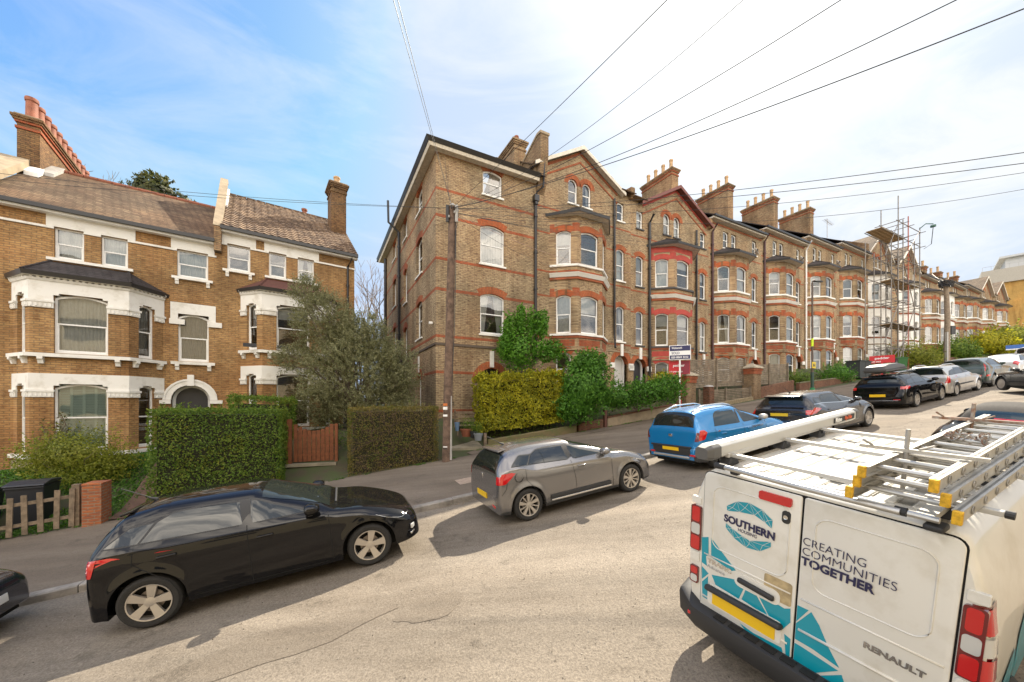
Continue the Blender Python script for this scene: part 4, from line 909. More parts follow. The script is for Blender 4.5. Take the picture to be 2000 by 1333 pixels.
def herm(xs, ys, x):
    n = len(xs); x = max(xs[0], min(xs[-1], x)); i = 0
    while i < n - 2 and x > xs[i + 1]: i += 1
    h = xs[i + 1] - xs[i]; t = (x - xs[i]) / h
    def sl(k):
        if k <= 0: return (ys[1] - ys[0]) / (xs[1] - xs[0])
        if k >= n - 1: return (ys[-1] - ys[-2]) / (xs[-1] - xs[-2])
        a = (ys[k] - ys[k - 1]) / (xs[k] - xs[k - 1]); b = (ys[k + 1] - ys[k]) / (xs[k + 1] - xs[k])
        return 0 if a * b <= 0 else 2 * a * b / (a + b)
    m0, m1 = sl(i) * h, sl(i + 1) * h
    return (2 * t**3 - 3 * t**2 + 1) * ys[i] + (t**3 - 2 * t**2 + t) * m0 + (-2 * t**3 + 3 * t**2) * ys[i + 1] + (t**3 - t**2) * m1
def catmull(P, k):
    out_ = []; P = [Vector(p) for p in P]; Q = [P[0] * 2 - P[1]] + P + [P[-1] * 2 - P[-2]]
    for i in range(1, len(Q) - 2):
        for j in range(k):
            t = j / k; a, b, c, d = Q[i - 1], Q[i], Q[i + 1], Q[i + 2]
            out_.append(.5 * ((2 * b) + (c - a) * t + (2 * a - 5 * b + 4 * c - d) * t * t + (3 * b - 3 * c + d - a) * t**3))
    out_.append(P[-1]); return out_
NSIDE, KUP = 12, 5
class Shell:
    """stations: (x, ztop, halfwidth, zshoulder, halfwidth of roof, zbottom)"""
    def __init__(s, st, wb, rw, flare=.018, arch=.36, sill=.2):
        s.st = st; s.wb = wb; s.rw = rw; s.arch = arch; s.flare = flare
        u = [0]
        for a, b in zip(st, st[1:]): u.append(u[-1] + math.hypot(b[0] - a[0], b[1] - a[1]) + .02)
        s.u = u; s.U = u[-1]
        s.rows = None
    def par(s, u): return [herm(s.u, [q[k] for q in s.st], u) for k in range(6)]
    def zlow(s, x, zb):
        z = zb
        for xc in (0, s.wb):
            d = abs(x - xc)
            if d < s.arch: z = max(z, s.rw + math.sqrt(s.arch**2 - d * d))
        return z
    def yside(s, x, z, W, zsh):
        a = herm([.12, .3, .52, .72, 1.6], [.935, .975, .998, 1.0, 1.0], z / zsh if zsh > .3 else 1) if zsh > .3 else 1
        a = herm([0, .22, .5, .8, 1.0], [.93, .972, 1.0, 1.0, .985], max(0, min(1, z / zsh)))
        y = W * a
        for xc in (0, s.wb):
            r_ = math.hypot(x - xc, z - s.rw); y += s.flare * math.exp(-((r_ - s.arch) / .06)**2) * (1 if z < zsh else 0)
        return y
    def section(s, u):
        x, zt, W, zsh, wr, zb = s.par(u); zl = min(s.zlow(x, zb), zsh - .07)
        P = []
        for i in range(NSIDE + 1):
            z = zl + (zsh - .05 - zl) * i / NSIDE; P.append((x, s.yside(x, z, W, zsh), z))
        dz = zt - zsh
        ctl = [(W * .985, zsh - .05), (W * .955, zsh), (wr + .02 + (W - wr) * .34, zsh + dz * .50), (wr + .03, zsh + dz * .76), (wr - .07, zsh + dz * .895), (wr * .52, zsh + dz * .975), (0, zt)]
        ctl = [P[-1][1:]] + ctl[1:]
        Q = catmull(ctl, KUP)[1:]
        return P + [(x, q[0], q[1]) for q in Q]
    NV = NSIDE + 6 * KUP
    def P(s, u, v):
        """v 0..NV row index"""
        S = s.section(u); v = max(0, min(s.NV, v)); i = min(int(v), s.NV - 1); t = v - i
        return Vector(S[i]).lerp(Vector(S[i + 1]), t)
    def nrm(s, u, v):
        e = .01; a = s.P(min(s.U, u + e), v) - s.P(max(0, u - e), v); b = s.P(u, min(s.NV, v + .3)) - s.P(u, max(0, v - .3))
        n = b.cross(a)
        if n.length < 1e-9: return Vector((0, 0, 1))
        n.normalize()
        q = s.P(u, v); w_ = Vector((0 if abs(q.x - s.wb / 2) < s.wb / 2 else (q.x - s.wb / 2) * .3, q.y, q.z - .6))
        return -n if n.dot(w_) < 0 else n
    def u_at_x(s, x, z=None):
        best = None; N = 400
        if not hasattr(s, '_ux'): s._ux = [(s.par(s.U * i / N)[0], s.U * i / N, s.par(s.U * i / N)[1]) for i in range(N + 1)]
        if z is None: return min(s._ux, key=lambda q: abs(q[0] - x))[1]
        return min(s._ux, key=lambda q: abs(q[0] - x) + (0 if q[2] > z else .3))[1]
    def side(s, x, z, off=0):
        """point of the right-hand (+) flank at x,z"""
        S = s.section(s.u_at_x(x, z)); 
        for a, b in zip(S, S[1:]):
            if a[2] <= z <= b[2] or (a[2] > z and a is S[0]):
                t = 0 if b[2] - a[2] < 1e-6 else max(0, (z - a[2]) / (b[2] - a[2])); return Vector((x, a[1] + (b[1] - a[1]) * t + off, z))
        return Vector((x, S[-1][1] + off, z))
    def body(s, mats, parent, low=.27, n=110):
        mb = MB(); us = set(s.U * i / n for i in range(n + 1))
        for xc in (0, s.wb):
            for k in range(33):
                x = xc + s.arch * math.cos(math.pi * k / 32) * .9999; us.add(s.u_at_x(x))
        us = sorted(us); ring = []
        for u in us:
            S = s.section(u); inner = [(S[0][0], S[0][1] - .22, S[0][2] + .0), (S[0][0], S[0][1] - .01, S[0][2] - .0)]
            right = inner + S; ring.append([(x, -y, z) for x, y, z in right] + [(x, y, z) for x, y, z in reversed(right[:-1])])
        mb.grid(ring)
        nr = len(ring[0]) - 1
        for i in range(len(ring) - 1):
            for j in range(nr):
                zc = (ring[i][j][2] + ring[i][j + 1][2] + ring[i + 1][j][2]) / 3
                mb.m[i * nr + j] = 1 if zc < low else 0
        for r_ in (ring[0], ring[-1]): mb.poly(list(reversed(r_)) if r_ is ring[0] else r_, 0)
        return mb.build('body', mats, parent, smooth=35)
def mirrored(mb):
    o = MB(); o.v = [(x, -y, z) for x, y, z in mb.v]; o.f = [tuple(reversed(f)) for f in mb.f]; o.m = list(mb.m); return o
def flank_patch(S, poly, off=.005, nx=30, nz=5, clear=.145):
    """polygon in (x,z), one z-interval per x; kept below the roof line"""
    xs = [p[0] for p in poly]; a, b = min(xs), max(xs); mb = MB(); cols = []
    def span(x):
        zz = []
        for p, q in zip(poly, poly[1:] + poly[:1]):
            if (p[0] - x) * (q[0] - x) <= 0 and abs(p[0] - q[0]) > 1e-9: zz.append(p[1] + (q[1] - p[1]) * (x - p[0]) / (q[0] - p[0]))
        z0 = min(zz); u = S.u_at_x(x, z0 if z0 < 1.02 else 1.02); return z0, min(max(zz), S.par(u)[1] - clear)
    while b > a + .2:
        z0, z1 = span(b - 1e-3)
        if z1 > z0 - 1e-3 or z0 < .8: break
        b -= .02
    for i in range(nx + 1):
        x = a + (b - a) * (i / nx); x = min(max(x, a + 1e-4), b - 1e-4); z0, z1 = span(x); z1 = max(z1, z0 + .003)
        cols.append([S.side(x, z0 + (z1 - z0) * j / nz, off) for j in range(nz + 1)])
    mb.grid(cols); return mb
def surround(S, wins, grow=.022):
    """dark pillar panel behind all side glass"""
    xs = [p[0] for w_ in wins for p in w_]; a, b = min(xs), max(xs); lo, hi = [], []
    for i in range(41):
        x = a + (b - a) * i / 40; L_, H_ = [], []
        for poly in wins:
            zz = []
            for p, q in zip(poly, poly[1:] + poly[:1]):
                if (p[0] - x) * (q[0] - x) <= 0 and abs(p[0] - q[0]) > 1e-9: zz.append(p[1] + (q[1] - p[1]) * (x - p[0]) / (q[0] - p[0]))
            if zz: L_.append(min(zz)); H_.append(max(zz))
        if L_: lo.append((x, min(L_) - grow * .6)); hi.append((x, max(H_) + grow * .8))
    return [(a - grow, lo[0][1])] + lo + [(b + grow, lo[-1][1])] + list(reversed(hi))
def uv_patch(S, u0, u1, v0, v1, off=.006, nu=10, nv=10, vf=None):
    mb = MB(); g = []
    for i in range(nu + 1):
        u = u0 + (u1 - u0) * i / nu; va, vb = (v0, v1) if vf is None else vf(i / nu); g.append([S.P(u, va + (vb - va) * j / nv) + S.nrm(u, va + (vb - va) * j / nv) * off for j in range(nv + 1)])
    mb.grid(g); return mb
def rear_z_patch(S, z0, z1, v0, v1, off=.008, nz=6, nv=8):
    mb = MB(); g = []
    us = [S.U * .32 * i / 160 for i in range(161)]
    for j in range(nv + 1):
        v = v0 + (v1 - v0) * j / nv; zs = [S.P(u, v).z for u in us]; row = []
        for i in range(nz + 1):
            z = z0 + (z1 - z0) * i / nz; k = 0
            while k < 159 and zs[k + 1] < z: k += 1
            t = 0 if abs(zs[k + 1] - zs[k]) < 1e-9 else max(0, min(1, (z - zs[k]) / (zs[k + 1] - zs[k]))); u = us[k] + (us[k + 1] - us[k]) * t
            p = S.P(u, v); row.append((p.x - off, p.y + off * .5, p.z))
        g.append(row)
    mb.grid(g); return mb
def ribbon(S, pts, wd=.008, off=.003, horiz=False):
    mb = MB(); P = []
    for (x0, z0), (x1, z1) in zip(pts, pts[1:]):
        n = max(1, int(math.hypot(x1 - x0, z1 - z0) / .05))
        for i in range(n): P.append((x0 + (x1 - x0) * i / n, z0 + (z1 - z0) * i / n))
    P.append(pts[-1]); A, B = [], []
    for i, (x, z) in enumerate(P):
        a, b = P[max(0, i - 1)], P[min(len(P) - 1, i + 1)]; d = math.hypot(b[0] - a[0], b[1] - a[1]) or 1; nx, nz = -(b[1] - a[1]) / d * wd / 2, (b[0] - a[0]) / d * wd / 2
        A.append(S.side(x + nx, z + nz, off)); B.append(S.side(x - nx, z - nz, off))
    mb.grid([A, B]); return mb
def wheel(parent, x, y, rw, side, rim='five', wd=.2, rr=None, am=None):
    """side=-1: outer face towards -y"""
    W = empty('wheel'); W.parent = parent; W.location = (x, y, rw); rr = rr or rw * .70; s_ = side
    t = MB(); prof = [(rr, -wd * .45), (rr + .02, -wd * .5), (rw - .035, -wd * .5), (rw - .008, -wd * .38), (rw, -wd * .2), (rw, wd * .2), (rw - .008, wd * .38), (rw - .035, wd * .5), (rr + .02, wd * .5), (rr, wd * .45), (rr * .94, wd * .35), (rr * .94, -wd * .35), (rr, -wd * .45)]
    t.lathe(prof, (0, 0, 0), 40, ax='y'); t.build('tyre', RUBBER, W, smooth=30)
    r_ = MB(); o = s_ * wd * .5
    r_.lathe([(rr * 1.0, o * .92), (rr * .99, o * .98), (rr * .935, o * .95), (rr * .92, o * .55), (rr * .90, -o * .6)], (0, 0, 0), 40, ax='y')
    def spoke(a0, w0, w1, r0, r1, d0, d1, m_=0):
        ca, sa = math.cos(a0), math.sin(a0)
        def q(r2, w_, d): return (ca * r2 - sa * w_, d, sa * r2 + ca * w_)
        A = [q(r0, -w0, o * d0), q(r0, w0, o * d0), q(r1, w1, o * d1), q(r1, -w1, o * d1)]; B = [(p[0], p[1] - s_ * .035, p[2]) for p in A]
        k = len(r_.v); r_.v += A + B
        for f in ((0, 1, 2, 3), (7, 6, 5, 4), (0, 4, 5, 1), (1, 5, 6, 2), (2, 6, 7, 3), (3, 7, 4, 0)): r_.f.append(tuple(k + i for i in f)); r_.m.append(m_)
    if rim == 'five':
        for i in range(5): spoke(i * 2 * math.pi / 5 + 1.35, .030, .052, .035, rr * .95, .72, .92)
    elif rim == 'blades':
        for i in range(5):
            a = i * 2 * math.pi / 5 + .3; spoke(a, .016, .036, .04, rr * .95, .78, .93)
            for q in (-.62, .62): spoke(a + q * .98, .006, .008, .04, rr * .95, .78, .93)
    elif rim == 'multi':
        for i in range(5):
            a = i * 2 * math.pi / 5
            for q in (-.17, .17): spoke(a + q, .012, .016, .05, rr * .95, .76, .92)
            spoke(a + .63, .008, .010, .05, rr * .95, .76, .92)
    elif rim == 'steel':
        r_.lathe([(rr * .93, o * .9), (rr * .7, o * .85), (rr * .4, o * .95), (.001, o * 1.0)], (0, 0, 0), 30, ax='y')
        for i in range(8): spoke(i * math.pi / 4, .02, .03, rr * .45, rr * .8, .97, .9)
    r_.lathe([(.058, o * .55), (.058, o * .74), (.03, o * .78), (.001, o * .79)], (0, 0, 0), 16, ax='y')
    r_.build('rim', am or ALLOY, W, smooth=30)
    bk = MB(); bk.lathe([(rr * .93, -o * .1), (.001, -o * .1)], (0, 0, 0), 24, ax='y'); bk.lathe([(rr * .6, o * .15), (rr * .6, o * .22), (.001, o * .22)], (0, 0, 0), 24, ax='y', m=1); bk.build('brake_disc', [SHUT, mat('disc_steel', (.25, .22, .2), .4, .8)], W)
    return W
def solid(parent, name, m, c, dims, rot=(0, 0, 0), bev=.02, seg=3, taper=None):
    x, y, z = dims[0] / 2, dims[1] / 2, dims[2] / 2; b = MB(); b.box((-x, -y, -z), (x, y, z))
    if taper: b.v = [(p[0], p[1] * (taper if p[0] > 0 else 1), p[2] * (taper if p[0] > 0 else 1)) for p in b.v]
    o = b.build(name, m, parent); o.location = c; o.rotation_euler = [R(a) for a in rot]
    if bev: md = o.modifiers.new('b', 'BEVEL'); md.width = bev; md.segments = seg; o.data.polygons.foreach_set('use_smooth', [True] * len(o.data.polygons))
    return o
def mirror_w(parent, S, x, z, pm, sgn, size=(.13, .22, .15)):
    y0 = S.side(x, z).y; c = (x, sgn * (y0 + .12), z + .03)
    b = MB(); N = 10; g = []
    for i in range(N + 1):
        a = math.pi * i / N; row = []
        for j in range(17):
            t = 2 * math.pi * j / 16; r_ = math.sin(a)**.6; row.append((math.cos(a) * size[0] * (.5 if math.cos(a) < 0 else 1.0), math.cos(t) * abs(math.cos(t))**-.3 * size[1] / 2 * r_ if abs(math.cos(t)) > 1e-6 else 0, math.sin(t) * size[2] / 2 * r_))
        g.append(row)
    b.grid(g); o = b.build('wing_mirror', pm, parent, smooth=True); o.location = c
    a = MB(); a.box((-.03, -.09, -.03), (.03, .02, .02)) if sgn > 0 else a.box((-.03, -.02, -.03), (.03, .09, .02)); q = a.build('mirror_stalk', TRIM, o); q.location = (0, -sgn * .07, -size[2] / 2)
    return o
def car(label, s, n, hd=0, flip=False, scale=1.0, group='cars parked along the far kerb', **k):
    """spec: st stations, wb, rw; glass: side polygons, windscreen/rear (u fractions by x), lamps"""
    M = road_matrix(s, n, hd, flip); C0 = empty('parked_car', M=M @ Matrix.Scale(scale, 4)); tag(C0, label, 'car', group)
    pm = k['paint']; S = Shell(k['st'], k['wb'], k['rw'], arch=k.get('arch', k['rw'] + .055), flare=k.get('flare', .018))
    S.body([pm, k.get('lowm', TRIM)], C0, k.get('low', .26))
    ub = MB(); xs = [q[0] for q in k['st']]; Wm = max(q[2] for q in k['st']); ub.box((min(xs) + .12, -Wm + .27, .17), (max(xs) - .12, Wm - .27, .62)); 
    ub.box((min(xs) + .06, -Wm * .75, .24), (max(xs) - .06, Wm * .75, .5)); ub.build('underbody', SHUT, C0)
    for xw in (0, S.wb):
        for sg in (-1, 1):
            lm = MB(); g = [[(xw + (S.arch + .004) * math.cos(a), sg * (Wm - .03 - .25 * j), S.rw + (S.arch + .004) * math.sin(a)) for j in (0, 1)] for a in [math.pi * i / 16 for i in range(17)]]
            lm.grid(g); lm.build('wheel_arch_liner', SHUT, C0)
            yy = S.side(xw, S.rw + S.arch + .02).y - .115
            wheel(C0, xw, sg * yy, S.rw, sg, k.get('rim', 'five'), .2, k.get('rr'), k.get('rimm'))
    if k.get('pillars', True):
        p = flank_patch(S, surround(S, k['windows']), .002, 60, 5, .118); p.build('window_surround', TRIM, C0, smooth=True); mirrored(p).build('window_surround', TRIM, C0, smooth=True)
    for poly in k['windows']:
        p = flank_patch(S, poly, .004)
        p.build('window', CARGLASS, C0, smooth=True); mirrored(p).build('window', CARGLASS, C0, smooth=True)
    if k.get('frame'):
        for pl in k['frame']:
            rb = ribbon(S, pl, .018, .005); fm = k.get('framem', TRIM); rb.build('window_trim', fm, C0); mirrored(rb).build('window_trim', fm, C0)
    def full(u0, u1, v0, off=.005, nu=12, nv=14, vf=None):
        h = uv_patch(S, u0, u1, v0, S.NV, off, nu, nv, vf); h.add(mirrored(h)); return h
    V = lambda c: NSIDE + c * KUP                                   # row at control point c of the upper curve
    xa, xb = k['screen']; full(S.u_at_x(xa), S.u_at_x(xb), V(3.5), vf=lambda t: (V(3.0 + .5 * t), S.NV)).build('windscreen', CARGLASS, C0, smooth=True)
    u0, u1 = k['rear']; full(u0 * S.U, u1 * S.U, V(3.2), vf=k.get('rearvf') or (lambda t: (V(3.6 - .5 * t), S.NV))).build('rear_window', CARGLASS, C0, smooth=True)
    for pl in k.get('lines', []):
        rb = ribbon(S, pl, .009, .002); rb.add(mirrored(rb)); 
        for part in (ribbon(S, pl, .009, .002),): part.build('panel_gap', SHUT, C0); mirrored(part).build('panel_gap', SHUT, C0)
    for (x, z) in k.get('handles', []):
        for sg in (-1, 1): y = S.side(x, z).y; solid(C0, 'door_handle', k.get('handlem', pm), (x, sg * (y + .012), z), (.19, .03, .03), bev=.012)
    for (kind, *a) in k.get('lamps', []):
        lm = k.get('lampm', REDL)
        if kind == 'rz':
            z0, z1, v0, v1, nm, m_ = a; p = rear_z_patch(S, z0, z1, v0, v1); p.build(nm, m_, C0, smooth=True); mirrored(p).build(nm, m_, C0, smooth=True)
        elif kind == 'uv':
            u0, u1, v0, v1, nm, m_ = a; p = uv_patch(S, u0 * S.U, u1 * S.U, v0, v1, .008, 8, 8); p.build(nm, m_, C0, smooth=True); mirrored(p).build(nm, m_, C0, smooth=True)
        else:
            poly, nm, m_ = a; p = flank_patch(S, poly, .007, 10, 4); p.build(nm, m_, C0, smooth=True); mirrored(p).build(nm, m_, C0, smooth=True)
    for (x, y, z, dx, rot, nm, m_, dims) in k.get('boxes', []):
        solid(C0, nm, m_, (x, y, z), dims, rot, bev=min(dims) * .3)
    if 'plate' in k:
        x, z, tl = k['plate']; solid(C0, 'number_plate', PLATEY, (x, k.get('platey', 0), z), (.012, .52, .111), (0, tl, 0), 0)
    mx_, mz = k['mirror']
    for sg in (-1, 1): mirror_w(C0, S, mx_, mz, k.get('mirrorm', pm), sg)
    if k.get('rails'):
        x0, x1 = k['rails']
        for sg in (-1, 1):
            b = MB(); P = []
            for i in range(13):
                x = x0 + (x1 - x0) * i / 12; u = S.u_at_x(x); q = S.P(u, V(4.35)); e = min(1, 4 * min(i, 12 - i) / 12); P.append((q.x, sg * q.y, q.z + .015 + .06 * e))
            b.tube(P, .02, 0, 8); b.build('roof_rail', k.get('railm', CHROME), C0, smooth=True)
    if k.get('antenna'):
        x, = k['antenna']; z = S.P(S.u_at_x(x), S.NV).z; b = MB(); b.tube([(x, 0, z), (x - .1, 0, z + .05)], .025, 0, 8, .01); b.tube([(x - .05, 0, z + .03), (x - .35, 0, z + .22)], .006, 0, 5); b.build('aerial', TRIM, C0)
    return C0, S
def hatch(L_r=.70, L_f=.78, wb=2.47, W=.87, H=1.42, belt=.93, hood=.93, roofx=(-.30, 1.25), cowl=1.85, spoiler=-.5, glassbase=-.62, tail=.98, nose=.62, roofw=.56, low=.2, beltrise=.04):
    a, b = roofx; F_ = wb + L_f
    return [(-L_r, .56, W * .80, .50, W * .6, low + .06), (-L_r + .015, .66, W * .87, .60, W * .68, low + .04), (-L_r + .04, tail * .80, W * .92, tail * .72, W * .78, low + .03),
            (-L_r + .07, tail, W * .955, tail - .12, roofw + .14, low + .02), (glassbase + .03, tail + .08, W * .97, min(belt + beltrise, tail - .03), roofw + .10, low + .02), (spoiler, H - .075, W * .99, belt + beltrise, roofw + .02, low),
            (spoiler + .12, H - .04, W, belt + beltrise, roofw, low), (a + .3, H, W, belt + .02, roofw, low), (b, H - .03, W, belt, roofw, low), (b + .25, H - .13, W, belt - .01, roofw + .02, low),
            (cowl - .15, hood + .12, W * .995, belt - .03, roofw + .12, low), (cowl, hood + .03, W * .99, belt - .07, roofw + .17, low), (cowl + .35, hood - .02, W * .985, hood - .10, W - .16, low),
            (wb + .25, hood - .10, W * .97, hood - .19, W - .2, low + .01), (wb + .5, hood - .19, W * .93, hood - .29, W * .7, low + .02), (F_ - .1, nose + .03, W * .84, nose - .07, W * .62, low + .04), (F_ - .02, nose - .05, W * .74, nose - .13, W * .55, low + .06), (F_, nose - .13, W * .68, nose - .20, W * .5, low + .08)]
def std_windows(belt, H, xr, xb1, xb0, xf, xq=None, rise=.04, top=None):
    """quarter light, rear door, front door glass (x from tail to screen)"""
    t = top or H - .13; w_ = []
    bz = lambda x: belt + .035 + rise * max(0, min(1, (1.2 - x) / 1.6))
    if xq is not None: w_.append([(xq, bz(xq)), (xr - .03, bz(xr)), (xr + .10, t - .09), (xq + .22, bz(xq) + .16)])
    w_.append([(xr, bz(xr)), (xb1, bz(xb1)), (xb1 - .03, t + .005), (xr + .28, t - .02), (xr + .13, t - .09)])
    w_.append([(xb0, bz(xb0)), (xf, belt + .03), (xf - .28, belt + .16), (xf - .62, t - .04), (xb0 + .25, t + .01), (xb0 - .03, t + .01)])
    return w_
BLK = mat('black_paint', (.005, .005, .006), .035, 0, .42)
# black five-door hatch, nearest the camera
stA = hatch(.57, .76, 2.47, .87, 1.42, .94, .915, (-.1, 1.08), 2.08, -.22, -.50, .96, .62, .55)
carA, SA = car('black hatchback with silver five-spoke wheels, the nearest car, below the clipped hedges', -2.20, 7.2, 0, scale=1.085, paint=BLK, st=stA, wb=2.47, rw=.31, rim='five', lowm=BLK, low=.0,
    windows=std_windows(.95, 1.42, -.02, .98, 1.08, 2.12, -.36), screen=(1.20, 2.0), rear=(.105, .175),
    lines=[[(.32, .30), (.22, .52), (-.10, .80), (-.08, .97)], [(1.03, .22), (1.03, .97)], [(1.98, .26), (1.98, .93)], [(.42, .26), (1.9, .24)]], handles=[(.22, .82), (1.22, .80)],
    lamps=[('rz', .74, .93, NSIDE - 1, NSIDE + 2.6 * KUP, 'tail_light', REDL), ('flank', [(-.53, .74), (-.53, .93), (-.40, .93), (-.46, .74)], 'tail_light', REDL), ('flank', [(2.60, .735), (2.68, .79), (3.00, .735), (3.13, .64), (2.95, .60), (2.75, .66)], 'headlight', CLEARL)],
    plate=(-.585, .5, 0), mirror=(1.76, .99), antenna=(-.1,),
    boxes=[(3.13, -.715, .33, 0, (0, 0, 62), 'bumper_blade', CHROME, (.24, .03, .035)), (3.13, -.72, .42, 0, (0, 0, 62), 'fog_lamp', CLEARL, (.16, .03, .07)), (3.13, .715, .33, 0, (0, 0, -62), 'bumper_blade', CHROME, (.24, .03, .035)), (-.235, 0, 1.338, 0, (0, -14, 0), 'roof_spoiler', BLK, (.13, .98, .03)), (-.47, -.15, 1.04, 0, (0, 40, 0), 'rear_wiper', TRIM, (.02, .32, .02)), (2.08, .1, .95, 0, (0, 5, 0), 'wiper', TRIM, (.03, 1.0, .02))])
# grey hatch
GREY = paint('warm_grey_paint', (.205, .197, .195), .65, .22)
stC = hatch(.63, .76, 2.589, .865, 1.45, .97, .97, (-.05, 1.10), 2.15, -.26, -.56, 1.0, .62, .54, beltrise=.10)
carC, SC = car('warm grey hatchback with two-tone bladed wheels, parked in front of the yellow hedge', 3.34, 7.15, 0, paint=GREY, st=stC, wb=2.589, rw=.315, rim='blades', lowm=TRIM, low=.24,
    windows=std_windows(.98, 1.45, .10, 1.02, 1.12, 2.24, -.26, rise=.09), screen=(1.22, 2.06), rear=(.10, .185),
    lines=[[(.38, .26), (.3, .45), (.0, .80), (.0, 1.05)], [(1.12, .24), (1.12, .62), (1.06, 1.0)], [(2.08, .26), (2.08, .93)], [(-.54, .60), (-.44, .70), (-.36, 1.0)]], handles=[(1.28, .86)],
    lamps=[('rz', .80, .95, NSIDE - 1, NSIDE + 2.7 * KUP, 'tail_light', REDL), ('flank', [(-.56, .80), (-.56, .99), (-.30, 1.0), (-.22, .97), (-.44, .80)], 'tail_light', REDL), ('flank', [(2.75, .72), (2.80, .80), (3.12, .76), (3.2, .68), (3.0, .66)], 'headlight', CLEARL)],
    plate=(-.64, .50, 0), mirror=(1.88, 1.02), antenna=(-.05,), mirrorm=GREY,
    boxes=[(-.625, -.60, .36, 0, (0, 0, 0), 'reflector', REDL, (.03, .16, .05)), (-.30, 0, 1.375, 0, (0, -12, 0), 'roof_spoiler', GREY, (.16, .94, .03)), (-.585, 0, .86, 0, (0, 0, 45), 'badge', CHROME, (.02, .02, .11)), (1.25, -.885, .30, 0, (0, 0, 0), 'sill_trim', CHROME, (1.5, .012, .035)), (1.25, -.88, .36, 0, (0, 0, 0), 'sill_trim', TRIM, (1.5, .015, .08)), (2.14, .1, 1.0, 0, (0, 5, 0), 'wiper', TRIM, (.03, 1.0, .02))])
b = MB(); b.lathe([(.088, -.004), (.088, .002), (.08, .003), (.078, 0)], (0, 0, 0), 24, ax='y'); o = b.build('fuel_flap', SHUT, carC); q = SC.side(-.16, .88); o.location = (q.x, -q.y - .001, q.z); o.rotation_euler = (R(-4), 0, 0)
# blue hatch with roof rails
BLUE = paint('azure_paint', (.006, .19, .46), .3, .25)
stB = hatch(.70, .74, 2.589, .87, 1.56, 1.0, 1.02, (-.20, 1.05), 2.08, -.44, -.62, 1.04, .70, .58, low=.24)
carB, SB = car('bright blue hatchback with silver roof rails', 8.75, 7.1, 0, paint=BLUE, st=stB, wb=2.589, rw=.32, rim='five', rimm=DARKALLOY, lowm=TRIM, low=.40, arch=.395, flare=.03,
    windows=std_windows(1.02, 1.56, .02, 1.02, 1.14, 2.20, None, rise=.05), screen=(1.2, 2.0), rear=(.125, .20),
    lines=[[(.36, .3), (.2, .6), (-.06, .85), (-.02, 1.04)], [(1.08, .28), (1.08, 1.02)], [(2.05, .3), (2.05, .98)]], handles=[(.25, .88), (1.3, .88)], handlem=BLUE,
    lamps=[('rz', .78, 1.0, NSIDE - 1, NSIDE + 2.5 * KUP, 'tail_light', DREDL), ('flank', [(-.63, .80), (-.63, 1.05), (-.42, 1.05), (-.36, .98), (-.46, .82)], 'tail_light', REDL), ('flank', [(2.8, .78), (2.85, .9), (3.15, .84), (3.2, .76)], 'headlight', CLEARL)],
    plate=(-.712, .56, 0), mirror=(1.86, 1.07), mirrorm=mat('silver_plastic', (.5, .48, .45), .35, .5), rails=(-.35, 1.25),
    boxes=[(-.72, 0, .36, 0, (0, 0, 0), 'skid_plate', mat('silver_plastic'), (.05, 1.15, .05)), (-.715, 0, .62, 0, (0, 0, 0), 'bumper_trim', TRIM, (.03, 1.3, .05)), (-.70, 0, .50, 0, (0, 0, 0), 'bumper_insert', TRIM, (.02, 1.2, .2)), (-.672, 0, .90, 0, (0, 0, 0), 'badge', CHROME, (.02, .11, .07)), (-.70, .62, .42, 0, (0, 0, 0), 'reflector', REDL, (.03, .16, .05)), (-.70, -.66, .42, 0, (0, 0, 0), 'reflector', REDL, (.03, .16, .05))])
tm = text_mesh('STEPWAY', .075, .002, sx=1.3, space=1.15); link_text(tm, 'door_lettering', CHROME, carB, (1.40, -.885, .86), (88, 0, 0))
# black hatch beyond it
stF = hatch(.88, .80, 2.648, .91, 1.48, .98, .98, (-.20, 1.05), 2.15, -.46, -.72, .98, .62, .56, beltrise=.12)
BLK2 = paint('black_metallic_paint', (.018, .016, .016), .3, .22)
carF, SF = car('black hatchback with wide red tail lamps, parked ahead of the blue car', 13.75, 7.1, 0, paint=BLK2, st=stF, wb=2.648, rw=.32, rim='multi', lowm=TRIM, low=.24,
    windows=std_windows(1.0, 1.48, .0, 1.0, 1.1, 2.25, -.45, rise=.11), screen=(1.2, 2.06), rear=(.135, .22), frame=[[(-.5, 1.13), (.0, 1.12), (1.0, 1.04), (2.1, 1.01)]], framem=CHROME,
    lines=[[(1.05, .24), (1.05, 1.0)], [(2.1, .26), (2.1, .94)]], handles=[(.2, .9), (1.25, .88)],
    lamps=[('rz', .84, .97, NSIDE - 1, NSIDE + 2.8 * KUP, 'tail_light', REDL), ('flank', [(-.80, .84), (-.80, 1.02), (-.50, 1.03), (-.28, .98), (-.55, .86)], 'tail_light', REDL)],
    plate=(-.835, .82, 0), mirror=(1.85, 1.02), antenna=(-.15,), boxes=[(-.56, 0, 1.40, 0, (0, -8, 0), 'roof_spoiler', BLK2, (.24, 1.05, .04))])
